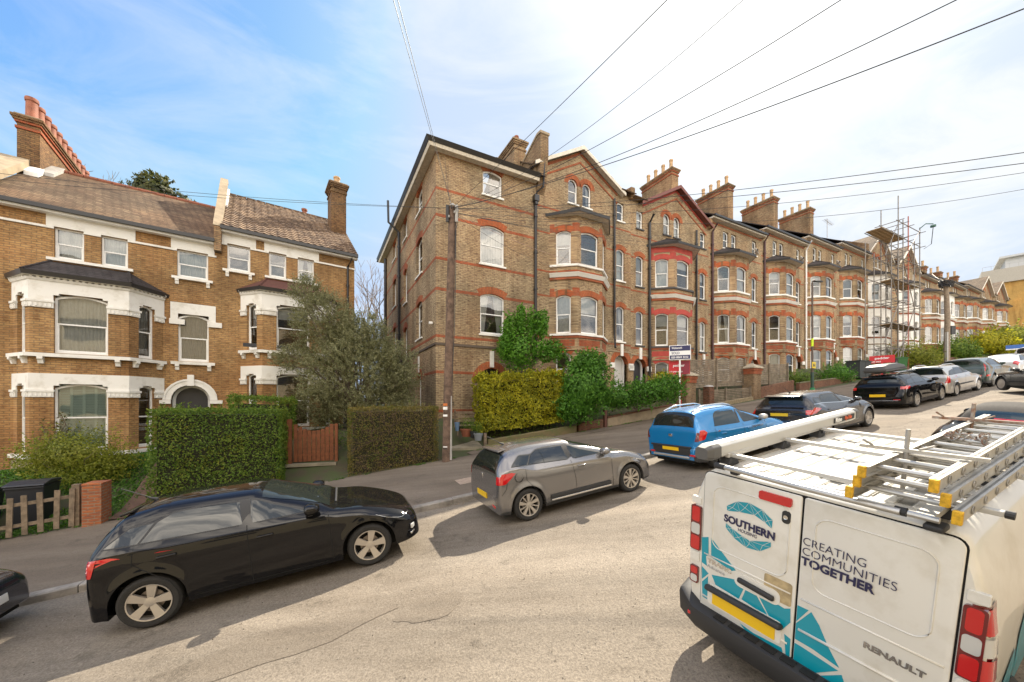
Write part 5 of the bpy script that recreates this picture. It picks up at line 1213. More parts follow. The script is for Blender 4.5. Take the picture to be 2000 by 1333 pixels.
# black estate with roof box
stG = hatch(.99, .86, 2.635, .90, 1.46, .98, .96, (-.75, 1.05), 2.08, -.72, -.88, .98, .62, .57, beltrise=.03)
carG, SG = car('black estate car with a roof box on bars', 22.0, 7.68, 0, paint=BLK, st=stG, wb=2.635, rw=.32, rim='multi', lowm=BLK, low=.0,
    windows=std_windows(.99, 1.46, .05, 1.0, 1.1, 2.2, -.62, rise=.03), screen=(1.2, 2.0), rear=(.125, .20), lines=[[(1.05, .24), (1.05, 1.0)], [(.36, .3), (.2, .5), (-.02, .85), (0, 1.0)]], handles=[(.25, .88), (1.28, .86)],
    lamps=[('rz', .85, .96, NSIDE - 1, NSIDE + 3.5 * KUP, 'tail_light', REDL), ('flank', [(-.90, .84), (-.90, .98), (-.62, .98), (-.55, .92), (-.7, .86)], 'tail_light', REDL)],
    plate=(-1.0, .60, 0), mirror=(1.80, 1.02), rails=(-.5, 1.2), railm=TRIM, boxes=[(-.92, 0, .88, 0, (0, 0, 0), 'badge', CHROME, (.02, .1, .1)), (-.98, .6, .42, 0, (0, 0, 0), 'reflector', REDL, (.03, .22, .04)), (-.98, -.6, .42, 0, (0, 0, 0), 'reflector', REDL, (.03, .22, .04)), (-1.0, 0, .38, 0, (0, 0, 0), 'bumper_chrome', CHROME, (.02, 1.3, .015)), (-.86, 0, 1.385, 0, (0, -5, 0), 'roof_spoiler', BLK, (.16, 1.1, .035)), (.0, 0, 1.54, 0, (0, 0, 0), 'roof_bar', CHROME, (.06, 1.2, .03)), (.9, 0, 1.53, 0, (0, 0, 0), 'roof_bar', CHROME, (.06, 1.2, .03))])
rb = empty('roof_box', M=carG.matrix_world @ Matrix.Translation((.35, .18, 1.57))); tag(rb, 'long dark grey roof box on top of the black estate car', 'roof box')
bm_ = MB(); prof = [(-1.0, .0), (-1.02, .12), (-.93, .27), (-.5, .33), (.3, .33), (.85, .22), (1.05, .06), (1.0, 0)]
g = [[(x, y * .36 * (1 - .12 * (z / .33)**2 * 1.0) * (1 if x > -.95 else .96), z) for x, z in prof] for y in (-1, 1)]
bm_.prism(prof, lambda a, b, c: (a, c * (1 - .10 * b / .33), b), (-.38, .38)); o = bm_.build('shell', mat('roof_box_plastic', (.06, .058, .055), .45), rb, bevel=.05)
o.data.polygons.foreach_set('use_smooth', [True] * len(o.data.polygons)); bm_ = MB(); bm_.box((-1.01, -.385, .10), (1.0, .385, .115)); bm_.build('seam', SHUT, rb)
# silver estate
SIL = paint('silver_paint', (.52, .50, .47), .6, .28)
stS = hatch(.85, .80, 2.7, .86, 1.50, 1.0, .98, (-.70, 1.1), 1.85, -.72, -.76, 1.0, .66, .60, beltrise=.0)
carS, SS = car('silver estate car with tall red tail lamps, behind the one with the roof box', 27.3 - .9, 7.68, -1, paint=SIL, st=stS, wb=2.7, rw=.31, rim='steel', lowm=TRIM, low=.22,
    windows=std_windows(1.02, 1.50, .05, 1.0, 1.1, 2.15, -.6, rise=.0), screen=(1.30, 1.78), rear=(.115, .205), lines=[[(1.05, .24), (1.05, 1.0)], [(2.1, .26), (2.1, .94)]], handles=[(.25, .9), (1.28, .9)],
    lamps=[('rz', .70, 1.0, NSIDE - 1, NSIDE + 2.0 * KUP, 'tail_light', REDL), ('flank', [(-.80, .68), (-.80, 1.02), (-.66, 1.02), (-.68, .70)], 'tail_light', REDL)], mirror=(1.80, 1.03), rails=(-.5, 1.2), railm=SIL,
    boxes=[(.9, -.875, .55, 0, (0, 0, 0), 'rubbing_strip', TRIM, (2.0, .02, .06))])
# dark green SUV
GRN = paint('dark_green_paint', (.028, .05, .045), .3, .28)
stE = hatch(.85, .85, 2.75, .92, 1.60, 1.06, 1.06, (-.4, 1.1), 1.85, -.72, -.78, 1.05, .74, .60, low=.24, beltrise=.12)
carE, SE = car('dark green crossover with angled upright tail lamps', 31.2, 7.7, 0, paint=GRN, st=stE, wb=2.75, rw=.35, rim='five', lowm=TRIM, low=.38,
    windows=std_windows(1.08, 1.60, .05, 1.0, 1.1, 2.15, -.45, rise=.1), screen=(1.30, 1.78), rear=(.135, .2), lines=[[(1.05, .24), (1.05, 1.0)]], handles=[(.25, .95), (1.28, .93)], handlem=CHROME,
    lamps=[('uv', .075, .155, NSIDE + 1.3 * KUP, NSIDE + 2.1 * KUP, 'tail_light', REDL), ('flank', [(-.82, .60), (-.82, .70), (-.5, .70), (-.5, .62)], 'tail_light', REDL)], mirror=(1.80, 1.1),
    boxes=[(-.84, -.5, .66, 0, (0, 0, 0), 'fog_light', REDL, (.03, .4, .07)), (-.84, .5, .66, 0, (0, 0, 0), 'fog_light', REDL, (.03, .4, .07)), (-.86, 0, .42, 0, (0, 0, 0), 'skid_plate', CHROME, (.03, 1.2, .05))])
# pale saloon, white SUV, blue car farther up the hill
WPT = paint('white_car_paint', (.62, .62, .60), .2, .28)
stW = [(-1.05, .6, .70, .52, .5, .26), (-1.03, .72, .80, .64, .6, .24), (-1.0, 1.0, .86, .90, .66, .22), (-.85, 1.06, .88, .96, .68, .2), (-.55, 1.08, .89, .98, .66, .2), (-.2, 1.28, .9, .99, .60, .2), (.2, 1.42, .9, .98, .57, .2), (.7, 1.46, .9, .97, .56, .2), (1.2, 1.43, .9, .96, .56, .2), (1.7, 1.18, .9, .93, .66, .2), (1.95, 1.02, .89, .9, .72, .2), (2.4, .96, .88, .86, .72, .2), (3.1, .86, .84, .76, .68, .22), (3.5, .7, .78, .6, .6, .24), (3.62, .58, .66, .5, .5, .28)]
carW, SW = car('pale saloon car beyond the dark green crossover', 37.6, 7.9, 0, paint=WPT, st=stW, wb=2.7, rw=.32, rim='multi', lowm=WPT, low=.0,
    windows=[[(-.35, 1.04), (.95, 1.03), (.92, 1.30), (.35, 1.31)], [(1.02, 1.02), (2.0, .99), (1.75, 1.12), (1.25, 1.30), (1.0, 1.31)]], screen=(1.28, 1.85), rear=(.33, .46), lamps=[('uv', .055, .115, NSIDE, NSIDE + 3.4 * KUP, 'tail_light', REDL)], mirror=(1.8, 1.03))
stK = hatch(.9, .85, 2.75, .92, 1.66, 1.08, 1.06, (-.5, 1.1), 1.85, -.78, -.84, 1.05, .74, .62, low=.24)
car('white tall car near the top of the parked row', 45.5, 8.0, 0, paint=WPT, st=stK, wb=2.75, rw=.35, rim='five', low=.3, windows=std_windows(1.1, 1.66, .05, 1.0, 1.1, 2.15, -.5), screen=(1.30, 1.78), rear=(.12, .2), lamps=[], mirror=(1.8, 1.12))
car('light blue car at the top of the visible row', 53, 7.6, 0, paint=paint('pale_blue_paint', (.25, .42, .55), .3), st=stC, wb=2.589, rw=.315, rim='blades', low=.24, windows=std_windows(.98, 1.45, .10, 1.02, 1.12, 2.12, -.26, rise=.09), screen=(1.30, 1.78), rear=(.10, .185), lamps=[], mirror=(1.78, 1.0))
# dark car coming down the hill at the right
DKB = paint('dark_slate_paint', (.02, .024, .026), .3, .25)
stD = hatch(.72, .80, 2.5, .83, 1.44, .95, .95, (-.2, 1.15), 1.75, -.48, -.62, .98, .62, .54)
carD, SD = car('dark slate hatchback standing slantwise in the road, at the right edge', 26.2, 3.63, 40, group='cars on the near side of the road', paint=DKB, st=stD, wb=2.5, rw=.31, rim='steel', lowm=TRIM, low=.22,
    windows=std_windows(.96, 1.44, .0, .98, 1.08, 2.05, -.36), screen=(1.30, 1.68), rear=(.105, .175), lines=[[(1.03, .22), (1.03, .97)], [(1.98, .26), (1.98, .93)]], handles=[(.22, .84), (1.22, .82)],
    lamps=[('flank', [(2.68, .70), (2.75, .78), (3.05, .73), (3.12, .66)], 'headlight', CLEARL)], mirror=(1.65, .98))
# dark blue car just entering at the left edge
NVY = paint('navy_paint', (.008, .016, .035), .3, .2)
stN = hatch(.75, .80, 2.6, .88, 1.5, .98, 1.0, (-.2, 1.15), 1.75, -.48, -.62, .98, .70, .56)
carN, SN_ = car('navy car with a white front plate, only its nose showing at the left edge', -7.5, 7.3, 0, paint=NVY, st=stN, wb=2.6, rw=.32, rim='five', lowm=TRIM, low=.24,
    windows=std_windows(1.0, 1.5, .0, .98, 1.08, 2.05, -.36), screen=(1.30, 1.68), rear=(.105, .175), lamps=[('flank', [(2.75, .70), (2.82, .80), (3.2, .76), (3.3, .68), (3.1, .66)], 'headlight', CLEARL)], mirror=(1.65, 1.0),
    boxes=[(3.405, -.02, .46, 0, (0, 0, 0), 'number_plate', PLATEW, (.012, .52, .111)), (3.37, 0, .35, 0, (0, 0, 0), 'grille', TRIM, (.05, 1.1, .13)), (3.30, -.55, .56, 0, (0, 0, 25), 'chrome_strip', CHROME, (.03, .25, .02))])
# ------------------------------------------------------------------ white panel van seen from behind
def rot_pose(pos, hd, pt_, ro):
    c, s_ = math.cos, math.sin; h, p, r_ = R(hd), R(pt_), R(ro)
    Rz = Matrix(((c(h), -s_(h), 0), (s_(h), c(h), 0), (0, 0, 1))); Ry = Matrix(((c(p), 0, -s_(p)), (0, 1, 0), (s_(p), 0, c(p)))); Rx = Matrix(((1, 0, 0), (0, c(r_), -s_(r_)), (0, s_(r_), c(r_))))
    M = (Rz @ Ry @ Rx).to_4x4(); M.translation = Vector(pos); return M
VM = rot_pose((2.3, 3.07, -2.58), 28.4, 6.4, 5.6)
VW = mat('van_white', (.70, .68, .62), .35, 0, .5, coat=.6, vcol2=(.54, .50, .41), vscale=2.6, cut=(.50, .80), detail=12)
TEAL = mat('teal_vinyl', (.0, .27, .36), .35, coat=.4); NAVYV = mat('navy_vinyl', (.02, .02, .07), .4); ALU = mat('aluminium', (.50, .485, .45), .42, .8, var=.12, vscale=9); ALUW = mat('satin_aluminium_pale', (.50, .49, .46), .45, .35)
van = empty('parked_van', M=VM); tag(van, 'white panel van with teal triangle graphics, seen from behind', 'van')
VK = .028
def vx(z): return VK * z
half = [(.80, .30), (.885, .34), (.925, .50), (.950, .80), (.955, 1.05), (.945, 1.30), (.915, 1.52), (.875, 1.68), (.83, 1.80), (.79, 1.87), (.735, 1.915), (.62, 1.925), (.30, 1.93), (.0, 1.932)]
st_v = [(0, .965, .0), (.012, .982, 0), (.04, .994, 0), (.09, 1, 0), (.3, 1, 0), (1.2, 1, 0), (2.2, 1, 0), (2.62, .998, 0), (2.72, .985, .02), (2.95, .95, .16), (3.25, .93, .40), (3.6, .92, .66), (3.75, .92, .76), (4.3, .90, .86), (4.6, .84, .98), (4.68, .76, 1.1)]
vb = MB(); g = []
for x, k_, dr in st_v:
    row = []
    for y, z in half:
        zz = z if z < .9 else .9 + (z - .9) * max(.12, (1.03 - dr) / 1.03) if dr > 0 else z
        yy = y * k_ if z > .4 else y * k_; zt = zz - (1 - k_) * (.55 if zz > 1.85 and dr == 0 else 0)
        row.append((x + (vx(z) if x < .5 else 0), yy, zt))
    g.append([(a, -b_, c) for a, b_, c in row] + [(a, b_, c) for a, b_, c in reversed(row[:-1])])
vb.grid(g); vb.poly(list(reversed(g[0]))); vb.poly(g[-1]); vb.build('body', VW, van, smooth=38)
vu = MB(); vu.box((.15, -.78, .22), (4.5, .78, .5)); vu.build('underbody', SHUT, van)
def rear_poly(name, polys, m, off, parent=van, th=.004):
    b = MB()
    for P in polys:
        b.prism(P, lambda y, z, c: (vx(z) - c, y, z), (off - th, off))
    return b.build(name, m, parent)
def rrect(y0, y1, z0, z1, r_, n=4, rs=None):
    P = []; rs = rs or (r_,) * 4
    for (cy, cz, a0), rr in zip(((y1, z1, 0), (y0, z1, 90), (y0, z0, 180), (y1, z0, 270)), rs):
        sx = -1 if a0 in (0, 270) else 1; sz = -1 if a0 in (0, 90) else 1
        for i in range(n + 1):
            a = R(a0 + 90 * i / n); P.append((cy + sx * rr + rr * math.cos(a), cz + sz * rr + rr * math.sin(a)))
    return P
# doors: two leaves slightly proud of the body, dark gap behind, pressed window outlines
dgap = rear_poly('door_gap', [rrect(-.824, .804, .461, 1.893, .065)], SHUT, .002)
def leaf(nm, y0, y1, rs):
    P = rrect(y0, y1, .47, 1.885, .06, 5, rs); b = MB()
    b.prism(P, lambda y, z, c: (vx(z) - c, y, z), (.0, .016)); o = b.build('rear_door', VW, van, bevel=.006); o.data.polygons.foreach_set('use_smooth', [True] * len(o.data.polygons)); return o
dl = leaf('l', -.003, .795, (.06, .02, .02, .05)); dr_ = leaf('r', -.815, -.017, (.02, .06, .05, .02))
def pressing(y0, y1, z0, z1, parent):
    P = rrect(y0, y1, z0, z1, .09, 6); b = MB(); P3 = [(vx(z) - .0165, y, z) for y, z in P]; b.tube(P3 + [P3[0], P3[1]], .006, 0, 6); b.build('pressed_outline', VW, parent, smooth=True)
pressing(.07, .70, 1.16, 1.77, dl); pressing(-.72, -.10, 1.17, 1.76, dr_)
cr = MB(); cr.prism([(.0, -.0), (.0, 0)], lambda y, z, c: (0, y, z), (0, 0)) if 0 else None
for par, (a, b__) in ((dl, (.03, .77)), (dr_, (-.79, -.04))):
    q = MB(); q.tube([(vx(1.05) - .016, a, 1.06), (vx(1.05) - .016, b__, 1.06)], .008, 0, 6); q.tube([(vx(.72) - .015, a, .80 if a < 0 else .62), (vx(.72) - .015, b__, .80 if a < 0 else .62)], .012, 0, 6); q.build('swage_line', VW, par, smooth=True)
TE = [[(0.8, 1.207), (0.733, 1.239), (0.725, 1.055), (0.751, 1.034), (0.738, 0.94), (0.79, 0.951)], [(0.707, 1.242), (0.463, 1.034), (0.5, 1.011), (0.698, 1.05)], [(0.788, 0.911), (0.717, 0.869), (0.782, 0.779)], [(0.686, 0.874), (0.446, 0.951), (0.383, 0.914), (0.425, 0.779), (0.644, 0.796)], [(0.781, 0.752), (0.72, 0.841), (0.722, 0.693), (0.696, 0.594), (0.77, 0.6)], [(0.368, 0.911), (0.28, 0.899), (0.175, 0.761), (0.4, 0.791)], [(0.259, 0.899), (0.118, 0.917), (0.066, 0.91), (0.023, 0.937), (0.016, 0.819), (0.068, 0.722), (0.164, 0.76)], [(0.053, 0.692), (0.007, 0.678), (0.005, 0.506), (0.031, 0.495)], [(0.403, 0.552), (0.29, 0.536), (0.065, 0.558), (0.048, 0.491), (0.201, 0.474), (0.317, 0.491)]]
TR = [[(-0.022, 0.995), (-0.097, 0.998), (-.022, 0.855)], [(-0.114, 0.994), (-0.169, 0.92), (-0.237, 0.781), (-0.307, 0.67), (-0.138, 0.7), (-0.022, 0.703), (-0.022, 0.84)], [(-0.022, 0.666), (-0.071, 0.666), (-0.304, 0.643), (-0.14, 0.491), (-0.022, 0.51)], [(-0.163, 0.487), (-0.325, 0.627), (-0.344, 0.574), (-0.281, 0.521)]]
rear_poly('teal_graphic', TE, TEAL, .0185, dl, .002); rear_poly('teal_graphic', TR, TEAL, .0185, dr_, .002)
LG = [[(0.573, 1.612), (0.483, 1.684), (0.455, 1.593), (0.568, 1.564)], [(0.483, 1.684), (0.38, 1.706), (0.332, 1.61), (0.455, 1.593)], [(0.38, 1.706), (0.274, 1.679), (0.248, 1.578), (0.332, 1.61)], [(0.274, 1.679), (0.19, 1.619), (0.193, 1.542), (0.248, 1.578)], [(0.573, 1.449), (0.516, 1.417), (0.496, 1.334), (0.574, 1.402)], [(0.516, 1.417), (0.422, 1.382), (0.388, 1.292), (0.496, 1.334)], [(0.422, 1.382), (0.362, 1.368), (0.274, 1.308), (0.388, 1.292)], [(0.362, 1.368), (0.193, 1.432), (0.19, 1.383), (0.274, 1.308)]]
lg = rear_poly('round_emblem', LG, TEAL, .0185, dl, .002)
b = MB()
for P in LG:
    n_ = len(P); c = (sum(p[0] for p in P) / n_, sum(p[1] for p in P) / n_)
    for i in range(n_):
        for (p, q) in ((P[i], P[(i + 1) % n_]), (P[i], c)):
            d = Vector((q[0] - p[0], q[1] - p[1])); 
            if d.length < .01: continue
            u = Vector((-d.y, d.x)).normalized() * .0013; b.poly([(vx(p[1]) - .0198, p[0] + u.x, p[1] + u.y), (vx(q[1]) - .0198, q[0] + u.x, q[1] + u.y), (vx(q[1]) - .0198, q[0] - u.x, q[1] - u.y), (vx(p[1]) - .0198, p[0] - u.x, p[1] - u.y)])
b.build('emblem_lines', VW, lg)
tilt = math.degrees(math.atan(VK))
def rtext(s_, y_left, z, width, m, parent, bold=0, size=.1, depth=.0195, sp=1.0, nm='lettering'):
    me = text_mesh(s_, size, bold, space=sp, extr=.0008); xs = [v.co.x for v in me.vertices]; w0 = max(xs) - min(xs); me.transform(Matrix.Translation((-min(xs), 0, 0))); me.transform(Matrix.Diagonal((width / w0, 1, 1, 1)))
    me.materials.clear(); me.materials.append(m); o = bpy.data.objects.new(nm, me); C.objects.link(o); o.parent = parent
    o.matrix_local = Matrix.Translation((vx(z) - depth, y_left, z)) @ Matrix(((0, VK, -1, 0), (-1, 0, 0, 0), (0, 1, 0, 0), (0, 0, 0, 1))); return o
rtext('SOUTHERN', .592, 1.462, .427, NAVYV, dl, .0035, .094); rtext('HOUSING', .462, 1.414, .157, NAVYV, dl, 0, .043)
rtext('CREATING', -.028, 1.512, .37, NAVYV, dr_, -.001, .09); rtext('COMMUNITIES', -.028, 1.432, .53, NAVYV, dr_, -.001, .09); rtext('TOGETHER', -.024, 1.350, .432, NAVYV, dr_, .0035, .09)
rtext('RENAULT', -.424, .930, .302, CHROME, dr_, .003, .06); rtext('TRAFIC', .735, .985, .235, CHROME, dl, .0025, .06); rtext('Advance', .735, .935, .175, mat('grey_badge', (.35, .35, .36), .4), dl, 0, .045)
rear_poly('high_brake_light', [rrect(.060, .302, 1.775, 1.848, .018)], REDL, .034, dl, .03)
lk = rear_poly('door_lock', [rrect(.065, .125, 1.63, 1.735, .025)], TRIM, .024, dl, .01); q = MB(); q.lathe([(.018, -.036), (.018, -.03), (.001, -.03)][::-1], (vx(1.68) + .0, .095, 1.685), 14, ax='x'); q.build('lock_barrel', CHROME, lk)
rear_poly('worn_sticker', [rrect(.02, .228, .945, 1.142, .02)], mat('tan_sticker', (.40, .31, .17), .7, var=.25, vscale=14), .0185, dl, .002)
rear_poly('plate_surround', [rrect(.075, .715, .575, .775, .03)], VW, .024, dl, .012)
solid(van, 'plate_lip', TRIM, (-.02, .395, .745), (.075, .66, .055), (0, 20, 0), .02)
rear_poly('number_plate', [rrect(.118, .664, .592, .70, .005)], PLATEY, .030, dl, .006)
rear_poly('handle_recess', [rrect(.10, .47, .90, 1.03, .05)], VW, .022, dl, .01)
solid(dl, 'door_handle', TRIM, (-.012, .285, .965), (.035, .30, .05), (4, 0, 0), .02)
# corner lamps
for sg in (1, -1):
    def lamp(z0, z1, nm, m, y0=.815, y1=.925, o_=.018):
        P = rrect(y0, y1, z0, z1, .02) if sg > 0 else rrect(-y1, -y0 - .015, z0, z1, .02)
        return rear_poly(nm, [P], m, o_, van, .03)
    lm_ = lamp(1.05, 1.51, 'tail_light', DREDL); lamp(1.06, 1.20, 'brake_lens', REDL, .825, .915, .022).parent = lm_; lamp(1.22, 1.33, 'indicator_lens', CLEARL, .825, .915, .022).parent = lm_; lamp(1.35, 1.50, 'lens', REDL, .83, .91, .0205).parent = lm_
    l2 = lamp(.70, .88, 'lower_light', DREDL, .825, .915); lamp(.80, .87, 'lens', REDL, .835, .905, .022).parent = l2; lamp(.715, .785, 'lens', CLEARL, .835, .905, .022).parent = l2
    for z0_, z1_ in ((1.53, 1.60), (.93, 1.03)):
        b = MB(); b.prism(rrect(*((.825, .925) if sg > 0 else (-.925, -.835)), z0_, z1_, .012), lambda y, z, c: (vx(z) - c, y, z), (-.02, .01)); b.build('corner_panel', VW, van, bevel=.004)
for (z0_, z1_, m_, oo) in ((1.04, 1.52, DREDL, .006), (1.06, 1.20, REDL, .010), (1.35, 1.50, REDL, .010), (1.22, 1.33, CLEARL, .010)):   # right lamp wraps round the corner
    b = MB(); g = []
    for i in range(7):
        a = R(15 * i); r_ = .055 + oo; row = []
        for z in (z0_, z1_):
            yy = float(np.interp(z, [q_[1] for q_ in half[:8]], [q_[0] for q_ in half[:8]])); row.append((vx(z) + .055 - r_ * math.cos(a), -(yy - .055) - r_ * math.sin(a), z))
        g.append(row)
    g.append([(p[0] + (.10 if m_ is DREDL else .05), p[1] - .001, p[2]) for p in g[-1]])
    b.grid(g); b.build('tail_light', m_, van, smooth=True)
bmp = MB(); ring = []
prof = [(.02, .52), (-.06, .525), (-.10, .505), (-.11, .46), (-.10, .34), (-.05, .27), (.05, .26)]
path = [(.55, .965), (.2, .965), (.05, .93), (-.0, .80), (-.015, .4), (-.015, -.4), (0, -.80), (.05, -.93), (.2, -.965), (.55, -.965)]
g = []
for i, (px_, py_) in enumerate(path):
    a = Vector(path[max(0, i - 1)]); b_ = Vector(path[min(len(path) - 1, i + 1)]); d = (b_ - a).normalized(); nrm_ = Vector((d.y, -d.x)); 
    if nrm_.dot(Vector((px_ - 1.2, py_))) < 0: nrm_ = -nrm_
    g.append([(px_ - nrm_.x * (p[0] * 1.0) * 1.0, py_ - nrm_.y * p[0], p[1] + (.07 if abs(py_) > .9 else 0) * (p[1] > .45)) for p in prof])
bmp.grid(g); bo = bmp.build('rear_bumper', TRIM, van, smooth=40)
q = MB()
for i in range(9): q.box((-.095, -.62 + i * .14, .523), (-.03, -.52 + i * .14, .53))
q.build('step_tread', mat('tread_rubber', (.012, .012, .012), .9), bo); solid(van, 'reflector', REDL, (-.075, .80, .42), (.02, .13, .035), (0, 0, 18), .005)
for xw in (.85, 3.9):
    for sg in (-1, 1): wheel(van, xw, sg * .86, .33, sg, 'steel', .22)
# roof ribs, vent disc, gutter channels
b = MB()
for i in range(9):
    y = -.56 + i * .14; b.box((.25, y - .028, 1.925), (2.45, y + .028, 1.941))
b.build('roof_ribs', VW, van, bevel=.008)
b = MB()
for i in range(8):
    y = -.49 + i * .14; b.box((.3 + (i % 3) * .12, y - .030, 1.9335), (2.4, y + .030, 1.9345)); b.box((.3, y + .030, 1.932), (2.4, y + .036, 1.938))
b.build('groove_stripes', mat('groove_stripes', (.33, .31, .26), .6, var=.35, vscale=7), van)  # darker mottled stripes laid along the grooves between the ribs
for sg in (-1, 1): q = MB(); q.box((.1, sg * .70 - .018, 1.918), (2.6, sg * .70 + .018, 1.928)); q.build('roof_channel', mat('channel_sealant', (.30, .27, .22), .8), van)
b = MB(); b.lathe([(.001, .05), (.17, .05), (.2, .035), (.2, .0)][::-1], (.62, -.07, 1.94), 26); vd = b.build('roof_vent', VW, van, smooth=30)
q = MB()
for i in range(18): a = i * math.pi / 9; q.box((.0, 0, 0), (0, 0, 0)); q.poly([(.62 + .203 * math.cos(a + t), -.07 + .203 * math.sin(a + t), 1.94 + z) for t, z in ((-.1, .01), (.1, .01), (.1, .028), (-.1, .028))])
q.build('vent_slots', TRIM, vd)
# side graphic and side trim on the right flank
b = MB()
for P in ([(.35, .5), (.9, .5), (.75, 1.0), (.35, .8)], [(.95, .5), (1.9, .5), (1.2, 1.3), (.8, 1.05)], [(2.0, .5), (2.8, .5), (1.5, 1.4), (1.3, 1.32)]): 
    xs2 = [p[0] for p in P]; cols = []
    for i in range(13):
        x = min(xs2) + (max(xs2) - min(xs2)) * (i * .9998 + .0012) / 12; zz = [p[1] + (q[1] - p[1]) * (x - p[0]) / (q[0] - p[0]) for p, q in zip(P, P[1:] + P[:1]) if (p[0] - x) * (q[0] - x) <= 0 and abs(p[0] - q[0]) > 1e-9]
        cols.append([(x, -(float(np.interp(min(zz) + (max(zz) - min(zz)) * j / 8, [q_[1] for q_ in half[:9]], [q_[0] for q_ in half[:9]])) + .006), min(zz) + (max(zz) - min(zz)) * j / 8) for j in range(9)])
    b.grid(cols)
b.build('teal_graphic', TEAL, van)
# ---- roof rack (stays with the van)
rk = empty('roof_rack', (0, 0, 0)); rk.parent = van
for i, x in enumerate((.28, 1.25, 2.05)):
    b = MB(); b.box((x - .022, -.90, 2.00), (x + .022, .78, 2.035)); b.build('cross_bar', ALUW, rk, bevel=.006)
    for sg in (-1, 1):
        q = MB(); q.prism([(-.09, 1.925), (.09, 1.925), (.05, 1.99), (.02, 2.0), (-.05, 2.0)], lambda a, c_, d: (x + a, sg * d, c_), (.66, .76)); q.build('foot', TRIM, rk, bevel=.01)
    b = MB(); b.tube([(x, -.90, 2.017), (x, -.935, 2.017)], .024, 0, 10); b.build('end_cap', TRIM, rk)
b = MB(); b.box((.22, .68, 2.0), (2.15, .72, 2.045)); b.build('side_rail', ALUW, rk, bevel=.006)
b = MB(); b.tube([(-.02, .60, 1.985), (-.06, 0, 1.99), (-.04, -.55, 1.985)], .022, 0, 14); rl = b.build('rear_roller', ALU, rk, smooth=30)
for y0, y1 in ((.57, .66), (-.52, -.575)): b = MB(); b.tube([(-.02, y0, 1.985), (-.02, y1, 1.985)], .028, 0, 12); b.build('roller_cap', TRIM, rl)
b = MB(); b.box((-.06, -.70, 1.985), (.34, -.62, 2.02)); b.tube([(-.065, -.59, 2.0), (-.065, -.72, 2.0)], .02, 0, 10); b.build('roller_bracket', ALU, rk); solid(rk, 'foot', TRIM, (-.02, -.70, 1.945), (.12, .09, .04), (0, 0, 0), .015)
solid(rk, 'foot', TRIM, (.02, .50, 1.945), (.07, .07, .035), (0, 0, 0), .015)
# ---- conduit tube carried on the rack
tb = empty('pipe_carrier', M=VM @ Matrix.Translation((-.0, .775, 2.075)) @ Matrix.Rotation(R(-.9), 4, 'Z')); tag(tb, 'long grey aluminium tube carrier with black end caps on the van rack', 'pipe carrier')
hexp = [(-.08, -.045), (-.046, -.07), (.046, -.07), (.08, -.042), (.072, .05), (.042, .07), (-.042, .07), (-.076, .046)]
b = MB(); b.prism(hexp, lambda a, c_, d: (d, a, c_), (.12, 2.92)); b.build('tube', ALUW, tb, bevel=.008)
for a0, a1 in ((.12, -.06), (2.92, 3.05)):
    b = MB(); s0, s1 = 1.06, .80
    A = [(a0, y * s0, z * s0) for y, z in hexp]; B = [((a0 * .4 + a1 * .6), y * s0, z * s0) for y, z in hexp]; D = [(a1, y * s1, z * s1) for y, z in hexp]
    b.grid([A, B, D], close=True); b.poly(D if a1 > a0 else list(reversed(D))); b.poly(A); o = b.build('end_cap', mat('cap_plastic', (.10, .098, .095), .55), tb, bevel=.012)
q = MB(); q.box((2.32, -.084, -.030), (2.86, -.080, .032)); lb = q.build('sticker', TRIM, tb)
me = text_mesh('Rhino', .075, .002, sx=.9); link_text(me, 'sticker_lettering', WHITE, lb, (2.35, -.087, -.020), (90, 0, 0))
me = text_mesh('PipeTube', .065, .001, sx=.75, shear=.2); link_text(me, 'sticker_lettering', mat('sticker_orange', (.6, .12, .05), .5), lb, (2.59, -.087, -.016), (90, 0, 0))
for x in (.3, 1.25, 2.05): q = MB(); q.box((x - .03, -.10, -.10), (x + .03, .08, -.068)); q.build('clamp', GUTTER, tb)
# ---- stack of three ladder sections
YCAP = mat('ladder_cap_yellow', (.62, .36, .02), .7, var=.3, vscale=40)
def ladder(label, x0, x1, yl, yr, z, skew, nr_, off):
    Mx = VM @ Matrix.Translation((x0, 0, z)) @ Matrix.Rotation(R(skew), 4, 'Z'); Ld = empty('ladder', M=Mx); tag(Ld, label, 'ladder', 'aluminium ladders on the van roof'); Ln = x1 - x0
    for y, sg in ((yl, 1), (yr, -1)):
        b = MB(); a, c_ = (y - .013, y + .013); b.box((0, a, -.035), (Ln, c_, .035)); b.box((0, y - sg * .028, .029), (Ln, y, .035)); b.box((0, y - sg * .028, -.035), (Ln, y, -.029)); b.build('stile', ALU, Ld)
        q = MB(); q.box((-.03, y - .02, -.039), (.0, y + .02, .039)); q.build('end_cap', YCAP, Ld, bevel=.005)
        w_ = MB()
        for i in range(nr_): xx = off + i * .25; w_.lathe([(.024, 0), (.024, .004), (.014, .006), (.014, 0)], (xx, y - (.019 if sg < 0 else -.013), 0), 12, ax='y')
        w_.build('rung_collars', LEAD, Ld)
    for i in range(nr_):
        xx = off + i * .25
        if xx < Ln: b = MB(); b.tube([(xx, yr, 0), (xx, yl, 0)], .0155, 0, 10); b.build('rung', ALU, Ld, smooth=30)
    return Ld
ladder('bottom and widest aluminium ladder section, lying on the roof bars', -.13, 3.0, -.335, -.80, 2.075, -1, 12, .18)
ladder('middle aluminium ladder section of the stack', -.10, 2.75, -.36, -.745, 2.15, -1, 11, .18)
ladder('topmost and narrowest aluminium ladder section, with chain looped on it', -.12, 2.6, -.385, -.70, 2.225, -1, 10, .18)
RUST = mat('rusty_steel', (.22, .09, .04), .85, vcol2=(.35, .32, .28), vscale=25)
